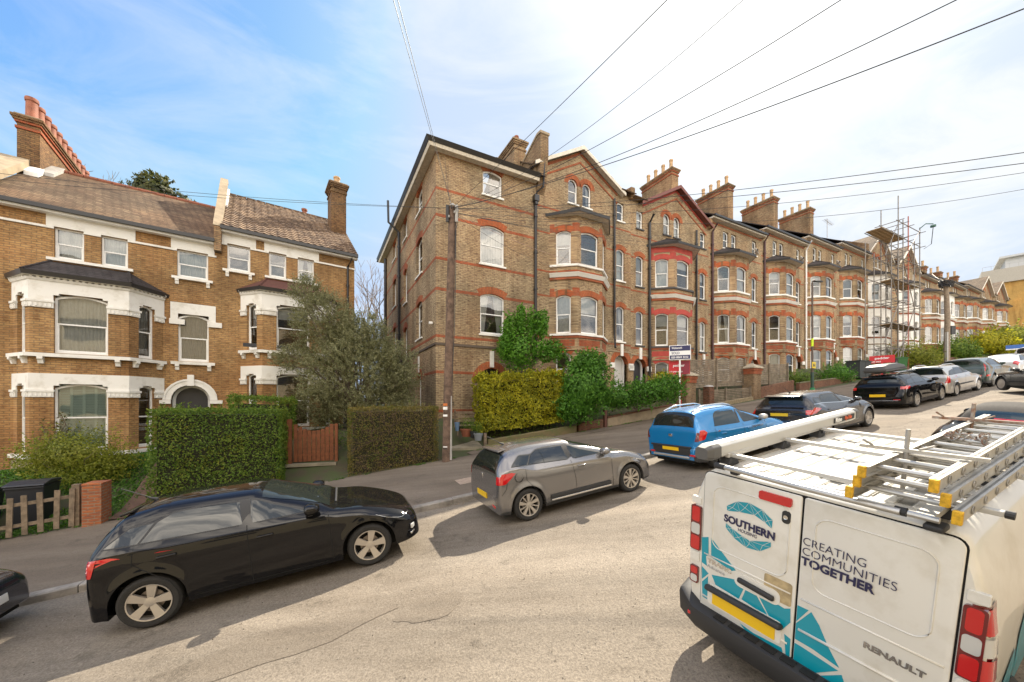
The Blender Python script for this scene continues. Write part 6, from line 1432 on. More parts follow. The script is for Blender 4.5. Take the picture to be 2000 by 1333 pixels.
for lab, x, m_ in (('galvanised ladder clamp bar near the rear end of the ladders', .42, ALU), ('rusty ladder clamp bar at the front end of the ladders', 2.05, RUST)):
    K = empty('ladder_clamp', M=VM @ Matrix.Translation((x, -.50, 2.28)) @ Matrix.Rotation(R(8), 4, 'Z')); tag(K, lab, 'ladder clamp', 'ladder clamps')
    b = MB(); b.box((-.016, -.30, -.012), (.016, .30, .012)); b.build('bar', m_, K); b = MB(); b.tube([(0, .06, -.30), (0, .06, .15)], .013, 0, 8); b.build('threaded_rod', m_ if x > 1 else LEAD, K)
    b = MB(); b.tube([(-.02, .23, .015), (-.09, .27, .06)], .008, 0, 6); b.tube([(-.0, -.0, .015), (.10, -.06, .03)], .007, 0, 6); b.build('wing_lever', m_ if x > 1 else LEAD, K)
    b = MB(); b.tube([(-.0, .06, -.30), (-.05, .07, -.32), (-.09, .04, -.30)], .012, 0, 6); b.build('hook', LEAD, K)
ch = empty('chain', M=VM @ Matrix.Translation((1.30, -.55, 2.25))); tag(ch, 'short rusty chain wrapped round a ladder rung', 'chain')
for i in range(26):
    b = MB(); a = rnd.uniform(0, 3.1); P = [(.028 * math.cos(t * .785), .016 * math.sin(t * .785), 0) for t in range(9)]; b.tube(P, .005, 0, 5); l_ = b.build('link', RUST if i % 3 else LEAD, ch)
    l_.location = (rnd.uniform(-.07, .07), rnd.uniform(-.10, .10), rnd.uniform(-.02, .035)); l_.rotation_euler = (rnd.uniform(0, 3), rnd.uniform(0, 3), rnd.uniform(0, 3))
# ---- soft-top car parked ahead of the van
stT = [(-.80, .62, .70, .52, .5, .24), (-.78, .75, .80, .66, .6, .22), (-.74, .96, .86, .86, .68, .2), (-.40, 1.02, .88, .94, .72, .2), (-.22, 1.06, .885, .96, .66, .2), (.12, 1.33, .885, .97, .58, .2), (.35, 1.41, .885, .97, .56, .2), (.8, 1.43, .885, .96, .55, .2), (1.2, 1.38, .885, .95, .56, .2), (1.6, 1.12, .88, .92, .64, .2), (1.9, .98, .875, .88, .72, .2), (2.4, .94, .87, .84, .72, .2), (3.0, .84, .83, .74, .68, .22), (3.35, .68, .76, .58, .6, .24), (3.45, .56, .66, .5, .5, .28)]
carT, ST = car('black car with a dark fabric roof, just ahead of the white van', 12.1, 2.55, 2, group='cars on the near side of the road', paint=BLK, st=stT, wb=2.6, rw=.32, rim='multi', lowm=BLK, low=0,
    windows=[[(-.05, 1.0), (.9, 1.0), (.86, 1.27), (.25, 1.28)], [(.97, 1.0), (1.9, .97), (1.6, 1.12), (1.2, 1.27), (.95, 1.28)]], screen=(1.25, 1.75), rear=(.33, .40), rearvf=lambda t: (NSIDE + 4.6 * KUP, NSIDE + 6 * KUP), lamps=[], mirror=(1.75, 1.0),
    boxes=[(-.12, 0, 1.20, 0, (0, -36, 0), 'high_brake_light', REDL, (.05, .36, .025))])
SOFT = mat('fabric_roof', (.062, .057, .052), .95, var=.15, vscale=30, bump=.1)
h = uv_patch(ST, ST.u_at_x(-.12, 1.0), ST.u_at_x(1.22), NSIDE + 3.2 * KUP, ST.NV, .012, 24, 14); h.add(mirrored(h)); h.build('fabric_roof', SOFT, carT, smooth=True)
h = uv_patch(ST, ST.u_at_x(-.05, 1.0), ST.u_at_x(.10), NSIDE + 4.4 * KUP, ST.NV, .018, 6, 10); h.add(mirrored(h)); h.build('rear_window', mat('teal_glass', (.012, .03, .035), .05, coat=1), carT, smooth=True)
# ------------------------------------------------------------------ greenery
def leaf_mat(name, c1, c2, c3=None, trans=.35, rough=.55, sc_=2.5):
    m = bpy.data.materials.new(name); m.use_nodes = True; t = m.node_tree; b = t.nodes['Principled BSDF']; MT[name] = m
    b.inputs['Roughness'].default_value = rough; b.inputs['Specular IOR Level'].default_value = .35
    g = nd(t, 'ShaderNodeAttribute', attribute_name='tint'); x = nd(t, 'ShaderNodeValToRGB'); e = x.color_ramp.elements
    e[0].position = 0; e[0].color = (*c1, 1); e[1].position = 1; e[1].color = (*(c3 or c2), 1); k_ = e.new(.55); k_.color = (*c2, 1)
    t.links.new(g.outputs['Fac'], x.inputs[0]); t.links.new(x.outputs[0], b.inputs['Base Color'])
    tr = nd(t, 'ShaderNodeBsdfTranslucent'); t.links.new(x.outputs[0], tr.inputs[0]); mx_ = nd(t, 'ShaderNodeMixShader'); mx_.inputs[0].default_value = trans
    o = t.nodes['Material Output']; t.links.new(b.outputs[0], mx_.inputs[1]); t.links.new(tr.outputs[0], mx_.inputs[2]); t.links.new(mx_.outputs[0], o.inputs[0]); return m
def leaves(pts, nrm, size, name, m, parent, asp=.55, seed=0, jit=.9, fold=.0, tint=None, droop=0):
    """pts (N,3) -> one diamond leaf each, facing roughly nrm (N,3)"""
    rg = np.random.default_rng(seed); N = len(pts); pts = np.asarray(pts, float); n = np.asarray(nrm, float) + rg.normal(0, jit, (N, 3)); n /= np.linalg.norm(n, axis=1)[:, None] + 1e-9
    a = rg.normal(0, 1, (N, 3)); a[:, 2] -= droop; a -= (a * n).sum(1)[:, None] * n; a /= np.linalg.norm(a, axis=1)[:, None] + 1e-9; b = np.cross(n, a)
    L_ = (size * rg.uniform(.6, 1.3, N))[:, None]; W_ = L_ * asp
    V = np.empty((N, 4, 3)); V[:, 0] = pts - a * L_ * .5; V[:, 1] = pts + b * W_ * .5 - a * L_ * .05; V[:, 2] = pts + a * L_ * .5 + n * L_ * .1; V[:, 3] = pts - b * W_ * .5 - a * L_ * .05
    me = bpy.data.meshes.new(name); me.vertices.add(N * 4); me.vertices.foreach_set('co', V.ravel()); me.loops.add(N * 4); me.loops.foreach_set('vertex_index', np.arange(N * 4, dtype=np.int32)); me.polygons.add(N)
    me.polygons.foreach_set('loop_start', np.arange(0, N * 4, 4, dtype=np.int32)); me.update(calc_edges=True); me.materials.append(m)
    tv = rg.uniform(0, 1, N) * .7 + .3 * np.array([noise.noise(Vector(p) * 1.3) * .5 + .5 for p in pts]) if tint is None else tint
    at_ = me.attributes.new('tint', 'FLOAT', 'POINT'); at_.data.foreach_set('value', np.repeat(np.clip(tv, 0, 1), 4).astype(np.float32))
    o = bpy.data.objects.new(name, me); C.objects.link(o)
    if parent: o.parent = parent
    return o
HEDGE = leaf_mat('privet_leaves', (.05, .10, .012), (.13, .22, .025), (.28, .34, .05), .45)
HEDGEB = leaf_mat('autumnal_hedge_leaves', (.11, .08, .02), (.22, .19, .04), (.38, .27, .09), .45)
GOLD = leaf_mat('golden_privet_leaves', (.14, .17, .012), (.42, .40, .02), (.68, .58, .04), .5)
IVY = leaf_mat('ivy_leaves', (.03, .09, .01), (.09, .23, .025), (.20, .42, .05), .45)
OLIVE = leaf_mat('olive_leaves', (.13, .135, .055), (.27, .27, .13), (.46, .45, .26), .5)
YGRN = leaf_mat('spring_leaves', (.10, .13, .01), (.24, .27, .03), (.42, .40, .07), .5)
DGRN = leaf_mat('evergreen_leaves', (.02, .03, .008), (.055, .065, .012), (.15, .13, .03))
GRASSM = leaf_mat('grass_blades', (.03, .09, .01), (.07, .18, .015), (.16, .27, .03))
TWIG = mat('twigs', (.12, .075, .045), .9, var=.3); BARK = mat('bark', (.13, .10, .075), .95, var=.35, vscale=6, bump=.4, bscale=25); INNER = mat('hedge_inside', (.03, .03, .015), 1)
def box_hedge(label, A, B, dep, ztops, zb, m, dens=520, size=.055, seed=1, group=None, twigs=0, name='hedge', lump=.06, cat='hedge', mixm=None):
    """A,B: front bottom corners (x,y); dep metres back; ztops (at A, at B)"""
    A, B = Vector((*A, 0)), Vector((*B, 0)); e = (B - A); Ln = e.length; e /= Ln; n = Vector((e.y, -e.x, 0)); H = empty(name, (A.x, A.y, 0)); tag(H, label, cat, group)
    rg = np.random.default_rng(seed); P, Nn = [], []
    def q(a, b, z): return A + e * a - n * b + Vector((0, 0, z)) - Vector((A.x, A.y, 0))
    zt = lambda a: ztops[0] + (ztops[1] - ztops[0]) * a / Ln; zb_ = lambda a: zb[0] + (zb[1] - zb[0]) * a / Ln
    hh = max(ztops) - min(zb)
    faces = [('f', Ln * hh), ('t', Ln * dep), ('l', dep * hh), ('r', dep * hh)]
    for nm, ar in faces:
        for i in range(int(ar * dens)):
            u, v, dd = rg.random(), rg.random(), -abs(rg.normal(0, .07))
            if nm == 'f': a, b, z = u * Ln, -dd, None; nn = n + Vector((0, 0, .35))
            elif nm == 't': a, b, z = u * Ln, v * dep, 'top'; nn = Vector((0, 0, 1))
            elif nm == 'l': a, b, z = -dd, u * dep, None; nn = -e + Vector((0, 0, .3))
            else: a, b, z = Ln + dd, u * dep, None; nn = e + Vector((0, 0, .3))
            zz = zt(a) + dd if z == 'top' else zb_(a) + (zt(a) - zb_(a)) * v
            r_ = .10                                     # round the top edges
            if z is None and zt(a) - zz < r_: b2 = r_ - math.sqrt(max(0, r_**2 - (r_ - (zt(a) - zz))**2)); a, b = (a, b + b2) if nm == 'f' else (a + (b2 if nm == 'l' else -b2), b)
            p = q(a, b, zz); w_ = noise.noise((p + A) * 1.7) * lump + noise.noise((p + A) * 6) * lump * .5; p = p + nn * w_
            P.append(p[:]); Nn.append(nn[:])
    for i in range(int(Ln * 26)):                        # stray new shoots above and in front of the clipped faces
        a, b0 = rg.random() * Ln, rg.random(); top = b0 < .62; p = q(a, rg.random() * dep * .8 if top else -.02, zt(a) if top else zb_(a) + (zt(a) - zb_(a)) * rg.random()); d = (Vector((0, 0, 1)) * (1 if top else .5) + n * (0 if top else .8) + Vector(rg.normal(0, .35, 3))).normalized(); L2 = rg.uniform(.06, .22)
        for k in range(6): P.append((p + d * L2 * k / 5 + Vector(rg.normal(0, .012, 3)))[:]); Nn.append((rg.normal(0, 1), rg.normal(0, 1), .5))
    leaves(P, Nn, size, 'foliage', m, H, seed=seed)
    if mixm: 
        idx = [i for i in range(len(P)) if noise.noise(Vector(P[i]) * 1.1 + Vector((3, 1, 2))) > .05]; leaves([P[i] for i in idx[::2]], [Nn[i] for i in idx[::2]], size, 'new_growth', mixm, H, seed=seed + 5)
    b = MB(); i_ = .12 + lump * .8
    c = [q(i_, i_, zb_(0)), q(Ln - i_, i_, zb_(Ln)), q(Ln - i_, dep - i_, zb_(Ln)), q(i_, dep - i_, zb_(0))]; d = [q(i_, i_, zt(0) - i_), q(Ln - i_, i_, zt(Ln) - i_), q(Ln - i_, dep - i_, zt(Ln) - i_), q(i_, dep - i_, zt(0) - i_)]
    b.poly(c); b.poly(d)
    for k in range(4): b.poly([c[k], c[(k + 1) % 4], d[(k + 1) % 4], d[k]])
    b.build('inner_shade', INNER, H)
    if twigs:
        t = MB()
        for i in range(twigs):
            a, z = rg.random() * Ln, rg.random(); p = q(a, .03 - rg.random() * .07, zb_(a) + (zt(a) - zb_(a)) * z * .95); d = (e * rg.normal(0, .7) + Vector((0, 0, 1)) * rg.normal(.4, .5) + n * rg.normal(0, .15)).normalized() * rg.uniform(.15, .4); t.tube([p, p + d * .5 + n * .02, p + d], .006, 0, 4, .003)
        t.build('twigs', TWIG, H)
    return H
def blob_pts(blobs, dens, rg, shell=.35):
    P, Nn = [], []
    for (cx, cy, cz, rx, ry, rz) in blobs:
        N = int(dens * (rx * ry + ry * rz + rx * rz) / 3 * 12.5)
        d = rg.normal(0, 1, (N, 3)); d /= np.linalg.norm(d, axis=1)[:, None]; rr = 1 - np.abs(rg.normal(0, shell, N)); rr = np.clip(rr, .05, 1.12)
        for i in range(N):
            f = rr[i] * (1 + .22 * noise.noise(Vector(d[i]) * 2.2 + Vector((cx, cy, cz))) + .12 * noise.noise(Vector(d[i]) * 6 + Vector((cx, cz, cy)))); P.append((cx + d[i][0] * rx * f, cy + d[i][1] * ry * f, cz + d[i][2] * rz * f)); Nn.append(d[i])
        for i in range(int(N * .018)):                     # leading shoots that break the outline
            j = rg.integers(0, N); dd = Vector(d[j]); p = Vector((cx + dd.x * rx, cy + dd.y * ry, cz + dd.z * rz)); g_ = (dd + Vector((0, 0, .5)) + Vector(rg.normal(0, .4, 3))).normalized(); L2 = rg.uniform(.15, .42) * (rx + rz) / 2
            for k in range(7): P.append((p + g_ * L2 * k / 6 + Vector(rg.normal(0, .02, 3)))[:]); Nn.append(tuple(rg.normal(0, 1, 3)))
    return P, Nn
def branches(mb, root, tips, r0, rg, wob=.12, n=6):
    root = Vector(root)
    for t_ in tips:
        t_ = Vector(t_); P = []
        for i in range(6):
            f = i / 5; p = root.lerp(t_, f) + Vector((0, 0, 1)) * (t_ - root).length * .10 * math.sin(f * math.pi); 
            if 0 < i < 5: p += Vector(rg.normal(0, 1, 3)) * wob * (t_ - root).length * .25
            P.append(p)
        mb.tube(P, r0, 0, n, r0 * .25)
def shrub(label, base, blobs, m, dens, size, seed, name='shrub', cat='shrub', asp=.55, stem=.03, group=None, shell=.35, jit=.9, tips=26, droop=0, extra=None, part='foliage'):
    """blobs relative to base"""
    H = empty(name, base); tag(H, label, cat, group); rg = np.random.default_rng(seed)
    P, Nn = blob_pts(blobs, dens, rg, shell)
    leaves(P, Nn, size, part, m, H, asp, seed, jit, droop=droop)
    b = MB(); tp = [P[i] for i in rg.integers(0, len(P), tips)]; zr = min(b_[2] - b_[5] for b_ in blobs)
    branches(b, (0, 0, min(0, zr)), tp, stem, rg); b.build('stems', BARK, H)
    return H
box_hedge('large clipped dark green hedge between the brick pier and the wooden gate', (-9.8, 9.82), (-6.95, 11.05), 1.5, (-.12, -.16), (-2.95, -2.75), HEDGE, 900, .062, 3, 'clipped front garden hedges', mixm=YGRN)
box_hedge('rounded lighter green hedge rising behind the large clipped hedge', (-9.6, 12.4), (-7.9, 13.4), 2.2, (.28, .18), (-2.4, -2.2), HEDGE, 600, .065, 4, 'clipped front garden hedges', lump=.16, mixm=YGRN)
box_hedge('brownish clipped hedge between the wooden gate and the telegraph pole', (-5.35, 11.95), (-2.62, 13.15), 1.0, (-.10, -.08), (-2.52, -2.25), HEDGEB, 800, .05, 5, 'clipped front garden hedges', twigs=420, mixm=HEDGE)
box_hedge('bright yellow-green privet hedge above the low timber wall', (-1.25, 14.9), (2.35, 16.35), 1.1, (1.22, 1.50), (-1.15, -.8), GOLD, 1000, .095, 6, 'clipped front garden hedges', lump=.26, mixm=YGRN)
shrub('dense upright climbing shrub against the end house wall, above the yellow hedge', (.45, 16.6, 1.6), [(0, 0, .8, .85, .4, 1.1), (-.55, .1, 1.8, .35, .3, .75), (-.05, .1, 2.2, .28, .3, .75), (.45, .1, 1.9, .3, .3, .8), (.9, .0, 2.0, .3, .3, .7), (1.25, -.1, .8, .7, .35, .55), (-.75, 0, 1.0, .4, .3, .6)], leaf_mat('bright_ivy_leaves', (.04, .12, .01), (.10, .26, .02), (.22, .45, .05), .45), 480, .12, 7, tips=20)
shrub('large glossy green bush at the right end of the yellow hedge', (3.25, 16.2, -.6), [(0, 0, 1.3, 1.15, .7, 1.35), (.1, .1, 2.35, .8, .6, .6), (-.6, 0, .5, .8, .5, .7)], IVY, 560, .13, 8)
shrub('ivy and bushes spilling over the low brick wall by the arched doors', (5.9, 17.6, .0), [(-1.0, -.2, .25, 1.0, .45, .55), (.3, 0, .5, 1.1, .5, .65), (1.6, .2, .75, .9, .5, .65)], IVY, 520, .11, 9)
shrub('golden bush on top of the ivy, in front of the red painted house', (7.6, 18.5, 1.2), [(0, 0, .1, .7, .45, .4)], GOLD, 360, .08, 19)
# grey-green tree
def olive():
    c = Vector((-6.3, 14.6, -2.0)); H = empty('tree', c); tag(H, 'loose grey-green olive tree in front of the second orange brick house', 'tree'); rg = np.random.default_rng(5)
    bl = [(0.0, 0, 3.2, 2.0, 1.4, 1.75), (-1.2, .1, 5.3, 1.15, .9, 1.15), (-1.9, .1, 6.5, .6, .5, .55), (.5, 0, 4.6, 1.0, .8, 1.0), (1.5, 0, 3.3, 1.1, .8, 1.25), (-2.3, 0, 3.8, .9, .6, .45), (1.2, 0, 1.8, 1.4, .8, .8), (-1.2, 0, 1.9, 1.0, .7, .8), (-.3, .3, 4.5, .9, .8, .9)]
    P, Nn = [], []; tw = MB()
    for (cx, cy, cz, rx, ry, rz) in bl:                            # sprigs: short twigs each bearing a row of narrow leaves
        for i in range(int(300 * (rx * ry + ry * rz + rx * rz))):
            d = Vector(rg.normal(0, 1, 3)).normalized(); f = 1 - abs(rg.normal(0, .33)); f = max(.1, f) * (1 + .25 * noise.noise(d * 2 + Vector((cx, cy, cz))))
            p = Vector((cx + d.x * rx * f, cy + d.y * ry * f, cz + d.z * rz * f)); dr = (d * .8 + Vector((0, 0, .35)) + Vector(rg.normal(0, .45, 3))).normalized(); L_ = rg.uniform(.15, .38)
            if i % 6 == 0: tw.tube([p, p + dr * L_], .005, 0, 3, .002)
            for k in range(11): P.append((p + dr * L_ * k / 10 + Vector(rg.normal(0, .022, 3)))[:]); Nn.append((d * .4 + Vector(rg.normal(0, .8, 3)))[:])
    leaves(P, Nn, .105, 'foliage', OLIVE, H, .27, 6, .6); tw.build('twigs', mat('olive_twig', (.24, .20, .12), .9), H)
    b = MB(); tr = [(0, 0, -.6), (-.05, 0, .8), (.05, .05, 1.8)]; b.tube(tr, .11, 0, 8, .08); 
    tips = [(x + rg.normal(0, rx * .5), y + rg.normal(0, .3), z + rg.normal(0, rz * .5)) for (x, y, z, rx, ry, rz) in bl for _ in range(6)]
    branches(b, (.05, .05, 1.7), tips, .045, rg, .10); b.build('trunk', BARK, H)
olive()
# bare trees behind
def bare(label, base, h, spread, seed, depth=5, r=.12):
    H = empty('bare_tree', base); tag(H, label, 'tree', 'leafless trees behind the houses'); rs = random.Random(seed); b = MB(); t = MB()
    def grow(p, d, L_, r_, k):
        q = p + d * L_; m_ = b if k > 1 else t; mid = p.lerp(q, .5) + Vector((rs.gauss(0, .05), rs.gauss(0, .05), 0)) * L_; m_.tube([p, mid, q], r_, 0, 5 if k > 2 else 3, r_ * .65)
        if k == 0: return
        for i in range(rs.choice((2, 3, 3) if k > 1 else (3, 4))):
            a = Vector((rs.gauss(0, 1), rs.gauss(0, 1), rs.gauss(.25, .5))).normalized(); grow(q if i else mid, (d + a * spread).normalized(), L_ * rs.uniform(.62, .85), r_ * .62, k - 1)
    grow(Vector((0, 0, 0)), Vector((0, 0, 1)), h, r, depth); b.build('trunk', BARK, H); t.build('twigs', mat('pale_twig', (.20, .15, .11), .9), H)
bare('bare spring tree between the two blocks of houses', (-14.6, 37, -1), 4.6, .55, 3, 6, .28)
bare('bare branches at the left edge beyond the tall chimney stack', (-30.1, 22, 4), 3.9, .55, 8, 6, .2)
def evergreen(label, base, blobs, seed):
    H = empty('tree', base); tag(H, label, 'tree', 'evergreen crowns behind the roof'); rg = np.random.default_rng(seed); P, Nn = blob_pts(blobs, 42, rg, .22); leaves(P, Nn, .34, 'foliage', DGRN, H, .6, seed)
    b = MB(); b.tube([(0, 0, -12), (0, 0, 0)], .4, 0, 8, .2); branches(b, (0, 0, -2), [P[i] for i in rg.integers(0, len(P), 14)], .15, rg); b.build('trunk', BARK, H)
evergreen('rounded evergreen crown showing above the ridge of the brown roof', at(293, 383, 30), [(0, 0, .1, 1.7, 1.4, 1.4), (.4, 0, .9, 1.1, 1, .9)], 4)
evergreen('smaller evergreen crown to the right above the same ridge', at(352, 400, 31), [(0, 0, 0, 1.0, 1, .9), (-1.2, 0, .0, .9, .8, .8)], 6)
b_ = at(1985, 685, 75); evergreen('dark laurel mass below the tan apartment block', b_, [(0, 0, 0, 4, 3, 4.2), (5, 0, 1, 4, 3, 4)], 9)
shrub('yellow-green spring shrub behind the picket fence', (-13.0, 10.9, -2.5), [(.2, 0, 1.0, 1.25, .7, .75), (-1.0, .1, .8, .9, .6, .7), (1.0, 0, .7, .8, .5, .5), (.3, -.2, .35, 1.2, .6, .4)], YGRN, 620, .07, 12, tips=60, stem=.016, shell=.5)
shrub('small dark shrub with red tips at the left house corner', (-14.4, 11.6, -2.4), [(0, 0, .9, .5, .5, 1.1)], leaf_mat('reddish_leaves', (.05, .03, .01), (.08, .10, .02), (.22, .10, .03)), 260, .07, 13)
shrub('low dark green shrub behind the wooden gate, left', (-6.6, 13.4, -1.6), [(0, 0, .3, .7, .5, .5)], HEDGE, 300, .05, 14, group='low shrubs behind the wooden gate')
shrub('low dark green shrub behind the wooden gate, right', (-5.5, 13.7, -1.6), [(0, 0, .35, .6, .5, .5)], HEDGE, 300, .05, 15, group='low shrubs behind the wooden gate')
# grass and weeds in the left garden
def grass():
    rg = np.random.default_rng(2); P, Nn = [], []
    while len(P) < 26000:
        s_, n_ = rg.uniform(-12, -2.5), rg.uniform(13.1, 16.6); p = SN(s_, n_)
        if noise.noise(p * .9) < -.35: continue
        if -5.3 + (n_ - 13) * .12 < s_ < -4.55 + (n_ - 13) * .12: continue
        p.z += rg.uniform(0, .05); P.append(p[:]); Nn.append((rg.normal(0, .6), rg.normal(-.3, .6), .45))
    o = leaves(P, Nn, .10, 'grass', GRASSM, None, .3, 3, .5); tag(o, kind='stuff')
    P, Nn = [], []
    for i in range(5200):
        s_ = rg.uniform(-10.5, 16); n_ = 12.86 + abs(rg.normal(0, .06)) + (backn(s_) - 13); p = SN(s_, n_)
        if noise.noise(p * 1.7) < .1: continue
        P.append((p.x, p.y, p.z + rg.uniform(0, .05))); Nn.append((0, 0, 1))
    o = leaves(P, Nn, .05, 'weeds', GRASSM, None, .5, 4, .7); tag(o, kind='stuff')
    P, Nn = [], []
    for i in range(4200):
        s_ = rg.uniform(-9, 40); n_ = 8.40 - abs(rg.normal(0, .05)); p = SN(s_, n_, z=zroad(s_, n_))
        if noise.noise(p * 1.1) < .05: continue
        P.append((p.x, p.y, p.z + .006)); Nn.append((0, 0, 1))
    o = leaves(P, Nn, .028, 'fallen_leaves', leaf_mat('dead_leaves', (.10, .06, .02), (.25, .16, .06), (.45, .30, .12)), None, .5, 5, .25); tag(o, kind='stuff')
    P, Nn = [], []
    for i in range(15000):
        s_ = rg.uniform(-8, 30); n_ = rg.uniform(1.0, 8.3); p = SN(s_, n_, z=zroad(s_, n_))
        if noise.noise(p * .8) < -.05 and i % 3: continue
        P.append((p.x, p.y, p.z + .005)); Nn.append((0, 0, 1))
    o = leaves(P, Nn, .017, 'grit', leaf_mat('grit_specks', (.03, .025, .02), (.10, .08, .06), (.45, .40, .33), 0), None, .8, 6, .35); tag(o, kind='stuff')
    P, Nn = [], []
    for i in range(9000):
        s_, n_ = rg.uniform(5, 60), rg.uniform(14.2, 16.5); p = SN(s_, n_ + max(0, (s_ - 12) * .035)); 
        if noise.noise(p * .5) < .05: continue
        P.append((p.x, p.y, p.z + rg.uniform(0, .35))); Nn.append((0, -.5, 1))
    o = leaves(P, Nn, .12, 'ground_cover', HEDGE, None, .5, 8, .8); tag(o, kind='stuff')
grass()
# ------------------------------------------------------------------ left garden front: stone kerb, picket fence, brick pier, bin, path
FW = mat('weathered_wood', (.20, .15, .10), .9, var=.35, vscale=7, bump=.3, bscale=30); GATEW = mat('stained_gate_wood', (.19, .062, .022), .7, var=.25, vscale=9)
def wall_low(label, s0, s1, n0, th, h0, m, name='garden_wall', cap=None, rough=.0, group=None, cat='wall', dz=0):
    H = empty(name, SN(s0, n0, z=0)); tag(H, label, cat, group); b = MB(); k = 14; g = []
    base = SN(s0, n0, z=0)
    rs = random.Random(int(s0 * 10))
    for i in range(k + 1):
        s_ = s0 + (s1 - s0) * i / k; z0 = zroad(s_, n0) + .1; hh = (h0 if not isinstance(h0, tuple) else h0[0] + (h0[1] - h0[0]) * i / k) + rs.uniform(-rough, rough); nn = n0 + (backn(s_) - backn(s0)) if s1 - s0 > 3 else n0
        a = SN(s_, nn + rs.uniform(-rough, rough) * .5, z=z0) - base; c = SN(s_, nn + th, z=z0) - base
        g.append([(a.x, a.y, z0 - .4), (a.x, a.y, z0 + hh - .03), ((a.x + c.x) / 2, (a.y + c.y) / 2, z0 + hh), (c.x, c.y, z0 + hh - .03), (c.x, c.y, z0 - .4)])
    b.grid(g); b.poly(g[0]); b.poly(list(reversed(g[-1]))); b.build('wall', m, H)
    if cap:
        c_ = MB(); g2 = [[(q[1][0], q[1][1], q[1][2] + .0)] for q in g]; gg = []
        for q in g:
            d = Vector(q[3]) - Vector(q[1]); d.z = 0; d.normalize(); a = Vector(q[1]) - d * .035; c2 = Vector(q[3]) + d * .035; gg.append([a, a + Vector((0, 0, .06)), c2 + Vector((0, 0, .06)), c2])
        c_.grid(gg, close=True); c_.poly(gg[0]); c_.poly(list(reversed(gg[-1]))); c_.build('coping', cap, H)
    return H
STONE = mat('mossy_stone', (.20, .17, .11), .95, vcol2=(.09, .10, .04), vscale=5, bump=.6, bscale=12)
wall_low('low rough mossy stone edging under the picket fence', -9.5, -6.0, 12.80, .3, .13, STONE, 'stone_edging', rough=.03, cat='stone edging')
FN = empty('picket_fence', SN(-9.0, 12.95)); tag(FN, 'weathered picket fence in front of the black wheelie bin', 'fence')
def fpos(s_, n_, h): p = SN(s_, n_, z=0); p.z = zroad(s_, 12.9) + .22 + h; return p - FN.location
for i in range(15):
    s_ = -9.75 + i * .262; b = MB(); a = fpos(s_, 12.92, 0); M_ = Matrix.Translation(a) @ Matrix.Rotation(R(25 + rnd.uniform(-3, 3)), 4, 'Z') @ Matrix.Rotation(R(rnd.uniform(-1.5, 1.5)), 4, 'Y')
    b.box((-.05, -.012, .08), (.05, .012, 1.02 + rnd.uniform(-.03, .03)), 0, M_); b.build('picket', FW, FN)
for h in (.32, .82):
    b = MB(); a, c = fpos(-9.7, 12.955, h), fpos(-6.0, 12.955, h); M_ = Matrix.Translation(a); d = c - a; u = d.normalized(); v = Vector((-u.y, u.x, 0)).normalized()
    P = [a + v * q + Vector((0, 0, z)) for q, z in ((-.02, -.04), (.02, -.04), (.02, .04), (-.02, .04))]; Q = [p + d for p in P]; b.grid([P, Q], close=True); b.poly(P); b.poly(Q); b.build('rail', FW, FN)
b = MB(); a = fpos(-6.02, 13.0, 0); M_ = Matrix.Translation(a) @ Matrix.Rotation(R(25), 4, 'Z'); b.box((-.07, -.06, -.1), (.07, .06, 1.1), 0, M_); b.build('post', FW, FN)
PB = brick_mat('orange_pier_brick', (.42, .14, .055), (.34, .11, .05), (.30, .22, .15), (.25, .10, .06), dirt=.35)
P0_ = SN(-5.66, 12.83, z=zroad(-5.72, 12.9) + .05); PR = empty('brick_pier', P0_, R(25)); tag(PR, 'orange brick gate pier at the end of the picket fence', 'pier'); b = MB(); b.box((-.18, -.05, -.2), (.18, .42, 1.20)); b.build('pier', PB, PR, bevel=.012)
b = MB(); b.box((-.185, -.055, 1.20), (.185, .425, 1.26)); b.build('top_course', PB, PR, bevel=.012)
def wheelie(label, pos, rz, m, group=None, lid_open=0, s=1.0):
    H = empty('wheelie_bin', pos, rz); H.scale = (s,) * 3; tag(H, label, 'wheelie bin', group); b = MB()
    A = [(-.24, -.27, .06), (.24, -.27, .06), (.24, .23, .06), (-.24, .23, .06)]; B = [(-.29, -.35, .98), (.29, -.35, .98), (.29, .33, .98), (-.29, .33, .98)]
    b.grid([A, B], close=True); b.poly(A); b.poly(B); b.box((-.30, -.37, .93), (.30, .34, .98)); b.build('body', m, H, bevel=.015)
    l_ = MB(); l_.prism([(-.40, 1.0), (-.38, 1.03), (-.1, 1.09), (.30, 1.06), (.38, 1.0)], lambda a, z, c: (c, a, z), (-.31, .31)); l_.build('lid', m, H, bevel=.012)
    h_ = MB(); h_.tube([(-.25, .37, 1.0), (-.25, .44, 1.02), (.25, .44, 1.02), (.25, .37, 1.0)], .016, 0, 6); h_.build('handle', m, H)
    for sx in (-.27, .27): q = MB(); q.lathe([(.001, -.03), (.1, -.03), (.1, .03), (.001, .03)], (sx, .25, .1), 16, ax='x'); q.build('wheel', RUBBER, H)
    return H
BINB = mat('bin_black', (.02, .022, .028), .45); BING = mat('bin_green', (.03, .13, .03), .5)
wheelie('black wheelie bin with its lid ajar behind the picket fence', SN(-7.15, 13.75, -.18), R(30), BINB, s=1.12)
wheelie('second black wheelie bin beside it, cut by the left edge', SN(-8.15, 13.7, -.18), R(24), BINB, s=1.12)
b = MB(); g = []
for i in range(9):
    n_ = 12.95 + i * .5; c = -5.10 + i * .04; g.append([tuple(SN(c - .33, n_, .0, z=zg(c, n_) + .01)), tuple(SN(c + .33, n_, z=zg(c, n_) + .01))])
b.grid(g); o = b.build('garden_path', mat('brick_path', (.12, .07, .05), .9, var=.3, vscale=4)); o['kind'] = 'structure'
